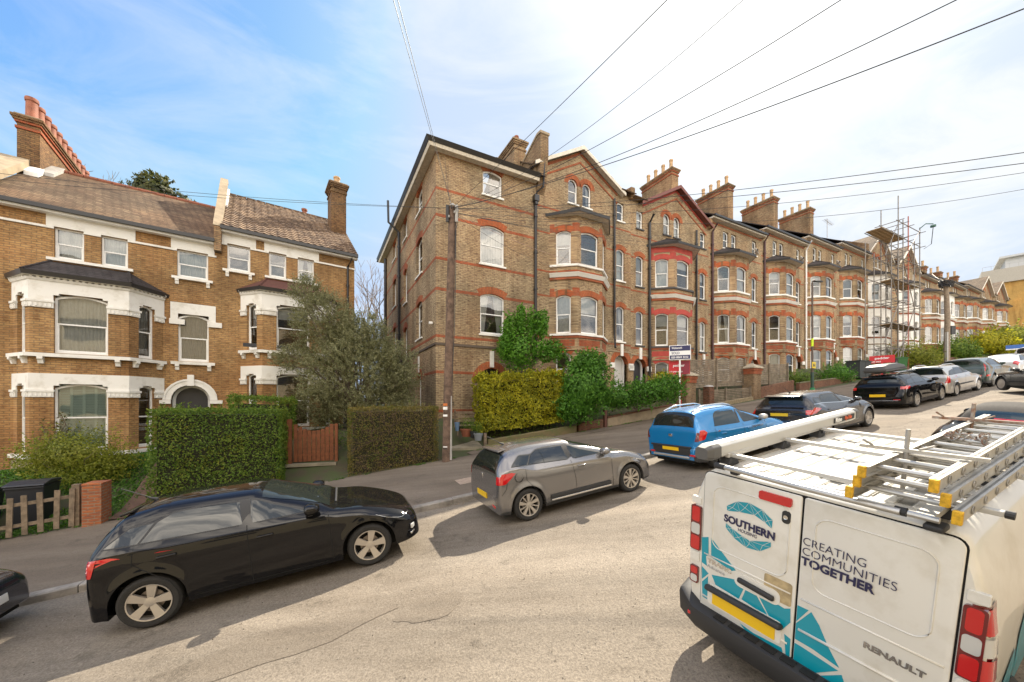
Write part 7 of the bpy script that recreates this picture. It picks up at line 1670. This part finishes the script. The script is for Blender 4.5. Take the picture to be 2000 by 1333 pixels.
# wooden gate with post
G0 = at(573, 930, 12.35); G1 = at(652, 930, 12.75); G0.z = G1.z = 0; gd = (G1 - G0); gl = gd.length; ga = math.atan2(gd.y, gd.x)
GT = empty('wooden_gate', (G0.x, G0.y, gxy(G0.x, G0.y) - .05), ga); tag(GT, 'brown boarded gate with a dipped top between two hedges', 'gate')
nb = 9
for i in range(nb):
    x = gl * (i + .5) / nb; top = 1.02 + .22 * (abs(i - (nb - 1) / 2) / ((nb - 1) / 2))**2; b = MB(); b.box((x - gl / nb * .44, -.012, .08), (x + gl / nb * .44, .012, top + .1)); b.build('board', GATEW, GT)
for z in (.3, .95): b = MB(); b.box((0, .014, z - .04), (gl, .045, z + .04)); b.build('rail', GATEW, GT)
b = MB(); b.box((-.20, -.07, -.2), (-.04, .07, 1.52)); b.build('post', GATEW, GT); b = MB(); b.box((gl + .03, -.06, -.2), (gl + .13, .06, 1.35)); b.build('post', GATEW, GT)
b = MB(); b.box((-.2, -.25, -.06), (gl + .1, .1, .03)); o = b.build('step', FLAG, GT)
# ------------------------------------------------------------------ telegraph pole, wires
PW = mat('pole_wood', (.13, .085, .06), .95, var=.45, vscale=5, bump=.5, bscale=18, detail=10)
pb = SN(3.38, 12.72); TP = empty('telegraph_pole', pb); tag(TP, 'tall dark wooden telegraph pole carrying the fan of wires, at the back of the pavement', 'telegraph pole')
ptop = Vector((-2.10, 12.96, 6.95)) - pb
b = MB(); b.tube([(0, 0, -.3), ptop * .35, ptop * .7, ptop], .165, 0, 18, .125); b.build('pole', PW, TP, smooth=30)
b = MB(); b.lathe([(.135, -.0), (.15, .02), (.05, .12), (.001, .12)], tuple(ptop), 14); b.build('cap', LEAD, TP)
for k in range(2):
    b = MB(); b.box((-.05, -.03, -.30), (.05, .03, .30)); o = b.build('terminal_box', LEAD if k else TRIM, TP, bevel=.01); o.location = ptop + Vector((-.16 + .32 * k, -.12, -.28))
for k in range(12):
    a = k * math.pi / 6; b = MB(); b.lathe([(.001, -.04), (.022, -.04), (.035, -.01), (.022, .02), (.03, .04), (.001, .05)], (0, 0, 0), 8); o = b.build('insulator', TRIM if k % 2 else LEAD, TP); o.location = ptop + Vector((math.cos(a) * .19, math.sin(a) * .19, -.10 - .3 * (k % 3) * .5))
b = MB(); b.tube([ptop * 1.0 + Vector((.14, -.08, -.5)), ptop * .8 + Vector((.17, -.05, 0)), ptop * .5 + Vector((.18, -.05, 0)), Vector((.19, -.05, 2.6))], .012, 0, 6); b.tube([ptop + Vector((.10, -.12, -.35)), ptop + Vector((.2, -.12, -.6)), ptop + Vector((.12, -.1, -.9)), ptop * .8 + Vector((.15, -.09, 0))], .01, 0, 6); b.build('cable', GUTTER, TP)
b = MB(); b.box((.13, -.10, .05), (.20, -.03, 2.3)); b.build('cable_guard', LEAD, TP)
for z, h, m_ in ((1.95, .09, mat('orange_notice', (.5, .14, .03), .6)), (1.82, .10, WHITE), (1.58, .07, WHITE), (.5, .04, WHITE), (.44, .03, mat('black_iron'))):
    b = MB(); b.tube([(0, 0, z), (0, 0, z + h)], .167, 0, 18); b.v = [v for v in b.v]; c = MB(); g = [[(.166 * math.cos(a), .166 * math.sin(a), zz) for a in [R(-125 + 8 * q) for q in range(8)]] for zz in (z, z + h)]; c.grid(g); c.build('notice', m_, TP)
P0w = pb + ptop + Vector((0, -.05, -.05)); WIRE = mat('wire_sheath', (.035, .032, .03), .5); WIRE2 = mat('wire_pale', (.35, .22, .18), .5)
def tl(t, off, z): return Vector((TO[0] + tcx * t + tsx * off, TO[1] + tsx * t - tcx * off, z))
def wire(label, A, B, sag, r=.011, m=WIRE):
    b = MB(); A = Vector(A); B = Vector(B); n_ = 24; b.tube([A.lerp(B, i / n_) - Vector((0, 0, sag * 4 * (i / n_) * (1 - i / n_))) for i in range(n_ + 1)], r * .72, 0, 5)
    o = b.build('overhead_wire', m); tag(o, label, 'wire', 'overhead wires from the telegraph pole'); return o
def through(px, py, d): return at(px, py, d)
ws = [((760, -30), 4.0, .02, .006, 'thin wire rising almost straight up from the pole past the end house corner'), ((769, -30), 3.8, .02, .006, 'second thin wire close beside the steepest one'),
      ((1333, -30), 4.5, .05, .008, 'wire rising from the pole to the top edge right of the middle'), ((1480, -25), 5.5, .45, .007, 'faint wire rising just right of the middle one'), ((1690, -30), 4.2, .35, .008, 'wire rising steeply across the bright part of the sky'),
      ((1930, -30), 4.0, .35, .009, 'wire rising to the top right part of the frame'), ((2120, -30), 4.0, .25, .011, 'thick dark wire crossing the upper right corner')]
for (q, d, sg, r_, lab) in ws: wire(lab, P0w, through(q[0], q[1], d), sg, r_)
for (q, d, sg, r_, lab) in [((2100, 284), 5.0, .25, .008, 'highest of the shallow wires running right over the terrace roofs'), ((2100, 306), 5.2, .28, .008, 'second of the shallow wires over the terrace roofs'), ((2100, 322), 7.0, .5, .007, 'third shallow wire over the terrace roofs'), ((2100, 352), 9.0, .8, .008, 'lowest long wire over the terrace roofs on the right')]:
    wire(lab, P0w, through(q[0], q[1], d), sg, r_)
for (q, d, lab) in [((-200, 316), 8.5, 'upper wire running left above the orange brick houses'), ((-200, 330), 8.7, 'lower wire running left above the orange brick houses')]: wire(lab, P0w, through(q[0], q[1], d), .18, .008)
for i, (t, z, m_, lab) in enumerate([(0.3, 10.6, WIRE, 'wire up to the eaves corner of the end house'), (3.9, 10.7, WIRE, 'wire to the eaves of the end house beside its chimney'), (5.4, 9.9, WIRE, 'wire to the party wall of the gabled house'), (7.4, 6.9, WIRE, 'wire across to the upper bay of the gabled house'), (11.0, 10.6, WIRE, 'wire to the paired small windows between the gables'),
    (12.4, 7.6, WIRE2, 'pale wire to the front between the two gabled houses'), (12.2, 11.3, WIRE, 'wire to the left foot of the red painted gable'), (18.7, 11.6, WIRE, 'wire to the right foot of the red painted gable'), (25.0, 12.4, WIRE, 'wire to the fourth house eaves'), (31.2, 13.0, WIRE, 'wire to the eaves by the white downpipe')]):
    wire(lab, P0w - Vector((0, 0, .15)), tl(t, .3, z), .25 + .02 * t, .009, m_)
# ------------------------------------------------------------------ front garden pieces before the end house
for lab, s0, s1, th, h, m_, cp in [('low mossy timber sleeper wall under the yellow hedge', 5.35, 9.6, .14, (.50, .52), mat('mossy_sleeper', (.17, .12, .06), .95, vcol2=(.10, .11, .04), vscale=3, bump=.3), None),
      ('short stretch of dark brick wall beside the timber sleepers', 9.75, 11.1, .22, .58, DB, None), ('low rendered brick wall under the ivy', 11.35, 16.1, .24, (.62, .7), RENDER, DB)]:
    wall_low(lab, s0, s1, backn(s0) + .02, th, h, m_, cap=cp, rough=.01)
def post(label, s_, n_, h, w_, m, name='post'):
    H = empty(name, SN(s_, n_), R(25)); b = MB(); b.box((-w_ / 2, -w_ / 2, -.3), (w_ / 2, w_ / 2, h)); b.build('post', m, H, bevel=.008); tag(H, label, 'post', None); return H
post('rusty brown steel gatepost at the end of the dark brick wall', 11.22, 13.75, .82, .14, mat('rust_brown_paint', (.12, .05, .035), .8)); post('short wooden post at the downhill end of the sleeper wall', 5.22, 13.75, .62, .11, FW)
b = MB(); g = []
for i in range(7):
    s_ = 3.75 + (5.15 - 3.75) * i / 6; g.append([tuple(SN(s_, n_, z=zroad(4.4, 13) + .45 + (n_ - 13.8) * .22)) for n_ in (13.75, 14.2, 15, 15.8, 16.4)])
b.grid(g); b.poly([g[0][0], g[-1][0], Vector(g[-1][0]) - Vector((0, 0, .35)), Vector(g[0][0]) - Vector((0, 0, .35))]); o = b.build('stone_path', FLAG); o['kind'] = 'structure'
bp = at(913, 822, 15.6); BN = empty('bench', (bp.x, bp.y, at(913, 850, 15.6).z), R(TA - 4)); tag(BN, 'old grey wooden garden bench against the end house wall', 'bench')
for x in (-.48, .48):
    b = MB(); b.box((x - .03, .2, 0), (x + .03, .26, 1.05)); b.build('leg', FW, BN); b = MB(); b.box((x - .03, -.26, 0), (x + .03, -.2, .42)); b.build('leg', FW, BN)
b = MB(); b.box((-.5, -.27, .40), (.5, .22, .44)); b.build('seat', FW, BN)
for z in (.55, .72, .89): b = MB(); b.box((-.5, .2, z), (.5, .23, z + .11)); b.build('back_slat', FW, BN)
def pot_plant(label, p, r_, h, m_, plant=True, sd=1):
    H = empty('plant_pot', p); tag(H, label, 'plant pot'); b = MB(); b.lathe([(.001, 0), (r_ * .7, 0), (r_, h * .85), (r_ * 1.08, h * .86), (r_ * 1.08, h), (r_ * .92, h), (r_ * .9, h * .9), (.001, h * .88)], (0, 0, 0), 18); b.build('pot', m_, H, smooth=30)
    if plant: rg = np.random.default_rng(sd); P, Nn = blob_pts([(0, 0, h + .22, r_ * 1.3, r_ * 1.3, .28)], 500, rg); leaves(P, Nn, .05, 'plant', HEDGE, H, .35, sd)
pz = lambda px, py, d: at(px, py, d)
pot_plant('wide terracotta pot with a leafy plant in front of the bench', pz(911, 853, 14.6), .24, .30, TERRA, True, 2); pot_plant('small black pot beside the terracotta one', pz(925, 856, 14.4), .14, .26, TRIM, True, 3); pot_plant('grey pot at the edge of the yellow hedge', pz(934, 861, 14.2), .17, .28, mat('grey_pot', (.2, .22, .24), .6), True, 4); pot_plant('slim blue pot close to the telegraph pole', pz(893, 842, 14.6), .10, .34, mat('blue_pot', (.12, .20, .32), .5), False, 5)
# ------------------------------------------------------------------ piers, slatted fences, garden walls uphill
def cap_pier(label, s_, n_, w_, h, sd=0):
    H = empty('gate_pier', SN(s_, n_), R(25)); tag(H, label, 'pier', 'brick gate piers with pyramid caps'); b = MB(); b.box((-w_ / 2, -w_ / 2, -.4), (w_ / 2, w_ / 2, h * .70), 0); b.box((-w_ / 2 - .03, -w_ / 2 - .03, h * .70), (w_ / 2 + .03, w_ / 2 + .03, h * .80), 1); b.box((-w_ / 2 - .07, -w_ / 2 - .07, h * .80), (w_ / 2 + .07, w_ / 2 + .07, h * .87), 1); b.build('shaft', [brick_mat('flint_pier_brick' + str(sd), (.30, .21, .12), (.24, .15, .08), (.20, .16, .11), (.13, .09, .06), dirt=.4), RB], H)
    c = MB(); q = w_ / 2 + .13; z0 = h * .87; A = [(-q, -q, z0), (q, -q, z0), (q, q, z0), (-q, q, z0)]; Bq = [(x, y, z0 + .07) for x, y, z in A]; c.grid([A, Bq], close=True); c.poly(A)
    for i in range(4): c.poly([Bq[i], Bq[(i + 1) % 4], (0, 0, h + .08)])
    c.build('cap', mat('lichened_cap', (.36, .31, .23), .95, var=.3, vscale=6), H); return H
cap_pier('large brick pier with a pale pyramid cap beside the estate agents boards', 17.1, 14.2, .72, 2.15, 1); cap_pier('second brick pier with a pyramid cap, uphill of the slatted fence', 23.3, 14.5, .72, 2.1, 2)
GFW = mat('grey_fence_wood', (.17, .135, .095), .9, var=.35, vscale=4, bump=.2)
def slat_fence(label, s0, s1, n_, z0, h, nsl, gap=.015, m_=GFW):
    H = empty('slatted_fence', SN(s0, n_, z=0)); tag(H, label, 'fence', 'slatted garden fences'); base = SN(s0, n_, z=0)
    for i in range(nsl):
        a = h * i / nsl; c = h * (i + 1) / nsl - gap; b = MB(); P = []
        for s_ in (s0, s1):
            p = SN(s_, n_, z=0) - base; zz = zroad(s_, n_) * .5 + zroad((s0 + s1) / 2, n_) * .5 + z0; P.append([(p.x, p.y, zz + a), (p.x - EN.x * -.02, p.y + EN.y * .02, zz + a), (p.x, p.y + .02, zz + c), (p.x, p.y, zz + c)])
        b.grid(P, close=True); b.build('slat', m_, H)
    k = max(2, int((s1 - s0) / 1.8) + 1)
    for i in range(k):
        s_ = s0 + (s1 - s0) * i / (k - 1); p = SN(s_, n_ - .05, z=0) - base; zz = zroad((s0 + s1) / 2, n_) * .5 + zroad(s_, n_) * .5 + z0; b = MB(); M_ = Matrix.Translation((p.x, p.y, zz)) @ Matrix.Rotation(R(25), 4, 'Z'); b.box((-.045, -.04, -.4), (.045, .04, h + .06), 0, M_); b.build('post', GFW, H)
slat_fence('tall grey slatted fence panels between the two capped piers', 17.7, 23.0, 14.75, 1.35, 1.65, 13); slat_fence('lower corrugated looking slatted screen between the two capped piers', 18.3, 22.9, 14.35, .35, .85, 9, .03)
wall_low('low patterned wall at the foot of the slatted screen', 18.0, 22.9, backn(18) + .05, .2, .4, mat('pebbled_wall', (.22, .17, .10), .95, var=.4, vscale=14))
b_ = SN(17.95, 14.1); 
for i, s_ in enumerate((18.9,)): 
    H = empty('gate_pier', SN(s_, 14.15), R(25)); tag(H, 'short plain red-brown pier with a pale rounded top', 'pier'); b = MB(); b.box((-.2, -.2, -.3), (.2, .2, 1.15)); b.build('shaft', DB, H); c = MB(); c.lathe([(.26, 0), (.22, .07), (.1, .1), (.001, .11)], (0, 0, 1.15), 16); c.build('cap', LEAD, H)
slat_fence('grey slatted fence uphill of the second capped pier', 24.0, 28.2, 15.1, 1.0, 1.35, 10); wall_low('dark brick garden wall below the second fence', 23.8, 27.6, backn(23.8) + .1, .22, (.9, 1.0), DB)
wall_low('brick wall with pale coping running uphill past the lamp post', 28.3, 36.5, backn(28.3) + .1, .22, (.75, .6), DB, cap=STONE); wall_low('brick garden wall near the green bins', 39.5, 47, backn(39.5) + .1, .22, .6, DB); wall_low('distant low brick wall behind the parked cars', 49, 66, backn(49) + .1, .22, .8, DB); 
for lab, s_, n_, r_, m_, sz, sd in [('small green shrub over the wall just past the lamp post', 29.6, 15.2, .8, HEDGE, .1, 31), ('spreading green bush beside the pavement near the lamp post', 34.0, 14.9, 1.0, IVY, .12, 32), ('tall green bush in front of the scaffolding', 49.3, 15.6, 1.7, YGRN, .16, 33), ('rounded dark hedge bush beyond the distant pole', 60.5, 15.9, 1.7, HEDGE, .2, 34), ('yellow-green bush below the far gabled houses', 73, 16.4, 2.0, GOLD, .25, 35), ('long yellow-green bush at the right edge of the far gardens', 79, 16.0, 2.4, YGRN, .28, 36)]:
    shrub(lab, SN(s_, n_), [(0, 0, r_ * .7, r_ * 1.2, r_ * .9, r_ * .8), (r_ * .8, .1, r_ * .5, r_ * .8, r_ * .7, r_ * .6)], m_, 170 / max(1, r_), sz, sd, tips=12)
# ------------------------------------------------------------------ estate agents' boards
NAVY = mat('sign_navy', (.02, .02, .09), .5); SRED = mat('sign_red', (.50, .012, .02), .5); SWH = mat('sign_white', (.78, .78, .78), .5)
sp = SN(16.2, 13.8); az = -math.atan2(sp.x, sp.y) + R(4)
SG = empty('estate_agent_sign', sp, az); tag(SG, 'white post with a navy and white SOLD board', 'sign')
b = MB(); b.box((-.04, -.02, -.2), (.04, .02, 3.15)); b.build('post', SWH, SG)
b = MB(); b.box((-.52, -.045, 2.85), (.52, -.025, 3.62)); bd = b.build('board', SWH, SG)
b = MB(); b.box((-.49, -.05, 3.32), (.49, -.046, 3.59)); b.box((-.49, -.05, 2.88), (.49, -.046, 3.09)); b.build('navy_band', NAVY, bd)
def ctext(s_, wd, z, m_, par, x0, bold=.002, size=.14, y=-.052, h=None):
    me = text_mesh(s_, size, bold, extr=.0008); xs = [v.co.x for v in me.vertices]; w0 = max(xs) - min(xs); me.transform(Matrix.Translation((-min(xs), 0, 0))); me.transform(Matrix.Diagonal((wd / w0, 1, 1, 1))); return link_text(me, 'lettering', m_, par, (x0, y, z), (90, 0, 0))
ctext('Winkworth', .5, 3.42, SWH, bd, -.40, size=.17); ctext('SOLD', .38, 3.15, NAVY, bd, -.40, size=.17); ctext('020 8869 3222', .82, 2.93, SWH, bd, -.42, .003, size=.15)
sp2 = SN(16.35, 13.95); S2 = empty('estate_agent_sign', sp2, az); tag(S2, 'red LET board on a dark post just behind the SOLD board', 'sign')
b = MB(); b.box((.03, -.02, -.2), (.10, .02, 2.3)); b.build('post', SRED, S2); b = MB(); b.box((-.52, -.045, 2.08), (.5, -.025, 2.78)); bd = b.build('board', SRED, S2)
b = MB(); b.box((.02, -.05, 2.1), (.48, -.046, 2.76)); b.build('dark_panel', mat('sign_dark_red', (.20, .012, .03), .5), bd)
ctext('pedder', .56, 2.48, SWH, bd, -.32, .004, size=.2); ctext('LET & MANAGED', .62, 2.18, SWH, bd, -.48, .002, size=.10)
sp3 = SN(40.6, 14.6); S3 = empty('estate_agent_sign', sp3, -math.atan2(sp3.x, sp3.y)); tag(S3, 'red FOR SALE board near the green bins', 'sign'); b = MB(); b.box((-.06, -.03, -.2), (.06, .03, 1.4)); b.build('post', SRED, S3)
b = MB(); b.box((-.75, -.05, 1.1), (.75, -.02, 1.72)); bd = b.build('board', SRED, S3); ctext('pedder', .85, 1.42, SWH, bd, -.42, .006, size=.26, y=-.06); ctext('FOR SALE', .6, 1.18, SWH, bd, -.66, .004, size=.14, y=-.06)
sp4 = SN(66, 13.6); S4 = empty('estate_agent_sign', at(1987, 690, 42), -R(50)); tag(S4, 'blue and white estate board at the right edge', 'sign'); b = MB(); b.box((-.05, -.05, -1.0), (.05, .05, .9)); b.build('post', SWH, S4); b = MB(); b.box((-.8, -.08, .45), (.8, -.04, .95)); bd = b.build('board', mat('sign_blue', (.03, .12, .40), .5), S4); b = MB(); b.box((-.8, -.085, .40), (.8, -.035, .52)); b.build('white_band', SWH, bd)
# ------------------------------------------------------------------ lamp post with notices
lp = SN(27.2, 13.1); LP = empty('lamp_post', lp, R(20)); tag(LP, 'dark green street lamp post with a yellow band and a short arm', 'lamp post')
LG_ = mat('lamp_green', (.02, .05, .035), .5); b = MB(); b.tube([(0, 0, -.2), (0, 0, 1.3)], .09, 0, 12); b.build('base', LG_, LP, smooth=30); b = MB(); b.tube([(0, 0, 1.25), (0, 0, 7.0), (.05, 0, 7.12), (.25, 0, 7.2)], .055, 0, 10, .04); b.build('column', mat('lamp_brown', (.09, .06, .045), .6), LP, smooth=30)
b = MB(); b.prism([(.2, 7.14), (.75, 7.22), (.95, 7.19), (.9, 7.13), (.25, 7.08)], lambda a, z, c: (a, c, z), (-.09, .09)); b.build('lantern', TRIM, LP, bevel=.02); b = MB(); b.tube([(0, 0, 2.95), (0, 0, 3.45)], .066, 0, 12); b.build('yellow_band', mat('lime_band', (.55, .72, .01), .5), LP); b = MB(); b.box((-.04, -.09, 1.5), (.04, -.05, 1.75)); b.build('access_plate', TRIM, LP)
b = MB(); b.box((-.17, -.10, 1.55), (.17, -.085, 1.95)); hp = b.build('hydrant_plate', mat('hydrant_yellow', (.62, .45, .02), .5), LP); ctext('H', .2, 1.64, mat('black_iron'), hp, -.1, .012, size=.3, y=-.104)
b = MB(); b.tube([(0, 0, -.05), (0, 0, .32)], .13, 0, 14); b.build('green_sleeve', mat('sleeve_green', (.02, .22, .08), .6), LP)
# ------------------------------------------------------------------ bins uphill
for i, (s_, n_, m_, lab) in enumerate([(41.6, 14.9, BING, 'green wheelie bin beside the red board'), (43.3, 15.0, BINB, 'black wheelie bin between two green ones'), (45.0, 14.9, BING, 'green wheelie bin nearest the scaffolding bush')]):
    p = SN(s_, n_, .1); wheelie(lab, p, R(20 + i * 12), m_, 'bins on the pavement uphill', s=1.15)
BX = empty('bin_store', SN(37.9, 15.0), R(25)); tag(BX, 'small dark timber bin store beside the red board', 'bin store'); b = MB(); b.box((-.9, -.4, 0), (.9, .5, 1.35)); b.box((-.95, -.45, 1.35), (.95, .55, 1.42)); b.build('body', mat('store_dark', (.025, .03, .03), .7), BX); b = MB(); b.box((-.02, -.41, .1), (.02, -.402, 1.3)); b.build('door_gap', SHUT, BX)
# ------------------------------------------------------------------ distant pole
dp = SN(53, 14.4); DP = empty('telegraph_pole', dp); tag(DP, 'distant telegraph pole with a tangle of cable at its top', 'telegraph pole'); b = MB(); b.tube([(0, 0, -.5), (.1, 0, 4.5), (-.05, 0, 8.4)], .24, 0, 12, .16); b.build('pole', mat('pale_pole_wood', (.22, .17, .12), .9, var=.3), DP, smooth=30)
b = MB(); rs = random.Random(3)
for i in range(26): a = rs.uniform(0, 6.3); P = [(-.05 + math.cos(a + t * .9) * (.45 + .2 * rs.random()), math.sin(a + t * .9) * .4, 7.9 + rs.uniform(-.35, .35)) for t in range(6)]; b.tube(P, .03, 0, 4)
b.build('cable_coil', GUTTER, DP); b = MB(); b.box((.2, -.25, 3.0), (.6, 0, 3.8)); b.build('junction_box', TRIM, DP); b = MB(); b.box((-.28, -.3, .2), (-.16, -.1, 3.2)); b.build('cable_guard', LEAD, DP)
for i, (q, lab) in enumerate([((60, 15.5), 'short wire from the distant pole to the nearest brick house'), ((66, 16.0), 'wire from the distant pole to the far houses'), ((48, 14.8), 'wire from the distant pole into the scaffolded houses'), ((44, 14.4), 'longest wire from the distant pole, downhill past the scaffolding')]): wire(lab, dp + Vector((0, 0, 8.2)), tl(q[0], .3, q[1]), .2, .02)
# ------------------------------------------------------------------ scaffolding
SC = empty('scaffolding', torg(8.1), R(TA)); SC.scale = (.70, 1, 1); tag(SC, 'tube scaffolding with board platforms in front of the white bayed houses', 'scaffolding')
TUBE = mat('scaffold_tube', (.22, .20, .18), .5, .6, var=.3, vscale=6); BOARD = mat('scaffold_board', (.30, .20, .10), .9, var=.3)
base_z = 3.0; xs_ = [(43.6, 15.2), (46.2, 14.6), (48.4, 18.9), (50.0, 17.0), (51.8, 17.6), (54.0, 15.6), (56.0, 17.2)]
for i, (t, top) in enumerate(xs_):
    for y in (-1.35, -2.5):
        if y < -2 and i == 0: continue
        b = MB(); b.tube([(t, y, base_z), (t, y, top - (.8 if y > -2 else 0))], .04, 0, 6); b.build('standard', mat('tube_red_end', (.35, .08, .04), .6) if i == 4 and y < -2 else TUBE, SC)
for z, a, c in ((5.0, 46, 56.3), (7.2, 43.4, 56.4), (9.3, 46, 56.4), (11.2, 43.4, 56.4), (13.3, 46, 56.4), (15.2, 43.4, 56.4), (16.6, 47.8, 56.4)):
    for y in (-1.35, -2.5): b = MB(); b.tube([(a, y, z), (c, y, z + .15)], .036, 0, 6); b.build('ledger', TUBE, SC)
    for t, top in xs_[1:]:
        if z < top: b = MB(); b.tube([(t, -.9, z + .06), (t, -2.9, z + .06)], .034, 0, 6); b.build('transom', TUBE, SC)
for (a, z0, c, z1) in ((43.6, 5.2, 48.4, 9.2), (48.4, 9.2, 44.2, 13.0), (44.0, 12.9, 48.6, 16.7), (48.4, 4, 53.5, 9), (53.9, 9.0, 49.8, 13.2), (50, 13.3, 55.9, 16.9), (44.5, 3.4, 50.4, .9 + 5)):
    b = MB(); b.tube([(a, -2.55, z0), (c, -2.55, z1)], .034, 0, 6); b.build('brace', TUBE, SC)
for (a, c, z) in ((47.6, 56.0, 7.3), (47.6, 55.8, 11.3), (43.4, 50.5, 15.25)):
    for k in range(4): b = MB(); b.box((a, -2.5 + k * .28, z), (c, -2.25 + k * .28, z + .05)); b.build('board', BOARD, SC)
b = MB(); b.tube([(56.0, -2.5, 17.1), (56.0, -2.9, 17.4), (56.5, -3.3, 17.3)], .045, 0, 6); b.lathe([(.2, -.1), (.2, .08), (.05, .12), (.001, .12)], (56.5, -3.3, 17.1), 10); b.build('hoist', mat('hoist_green', (.03, .10, .07), .5), SC); b = MB(); b.tube([(56.5, -3.3, 17.0), (56.4, -3.2, 15.4), (55.9, -2.8, 15.0)], .03, 0, 5); b.build('rope', GUTTER, SC)
# ------------------------------------------------------------------ marks on the ground
def slab(name, s0, s1, n0, n1, m_, dz=.006, pav=True):
    b = MB(); f = (lambda s_, n_: zroad(s_, n_) + (.12 + .03 * (n_ - 8.6) if pav else 0)); g = [[tuple(SN(s_, n_, z=f(s_, n_) + dz)) for n_ in (n0, (n0 + n1) / 2, n1)] for s_ in (s0, (s0 + s1) / 2, s1)]; b.grid(g); o = b.build(name, m_); o['kind'] = 'structure'; return o
slab('pavement_cover', 2.9, 4.1, 9.5, 10.05, mat('concrete_cover', (.33, .25, .19), .9, var=.2, vscale=9))
b = MB(); f0 = lambda a: 1 + .12 * noise.noise(Vector((math.cos(a), math.sin(a), 3)) * 2)
for (sc_, nc_, ra, rb_, nm) in ((1.0, 4.6, .45, .22, 'a'), (-.6, 4.9, 1.3, .28, 'b'), (14.5, 5.4, 1.6, .5, 'c'), (11.0, 5.2, .9, .35, 'd'), (17.5, 6.0, 1.5, .4, 'e')):
    b = MB(); P = []
    for i in range(26): a = i * 2 * math.pi / 26; k = 1 + .35 * noise.noise(Vector((math.cos(a) + sc_, math.sin(a), nc_)) * 1.6); s_, n_ = sc_ + ra * k * math.cos(a), nc_ + rb_ * k * math.sin(a); P.append(tuple(SN(s_, n_, z=zroad(s_, n_) + .004)))
    b.poly(P); o = b.build('road_patch', PATCH); o['kind'] = 'structure'
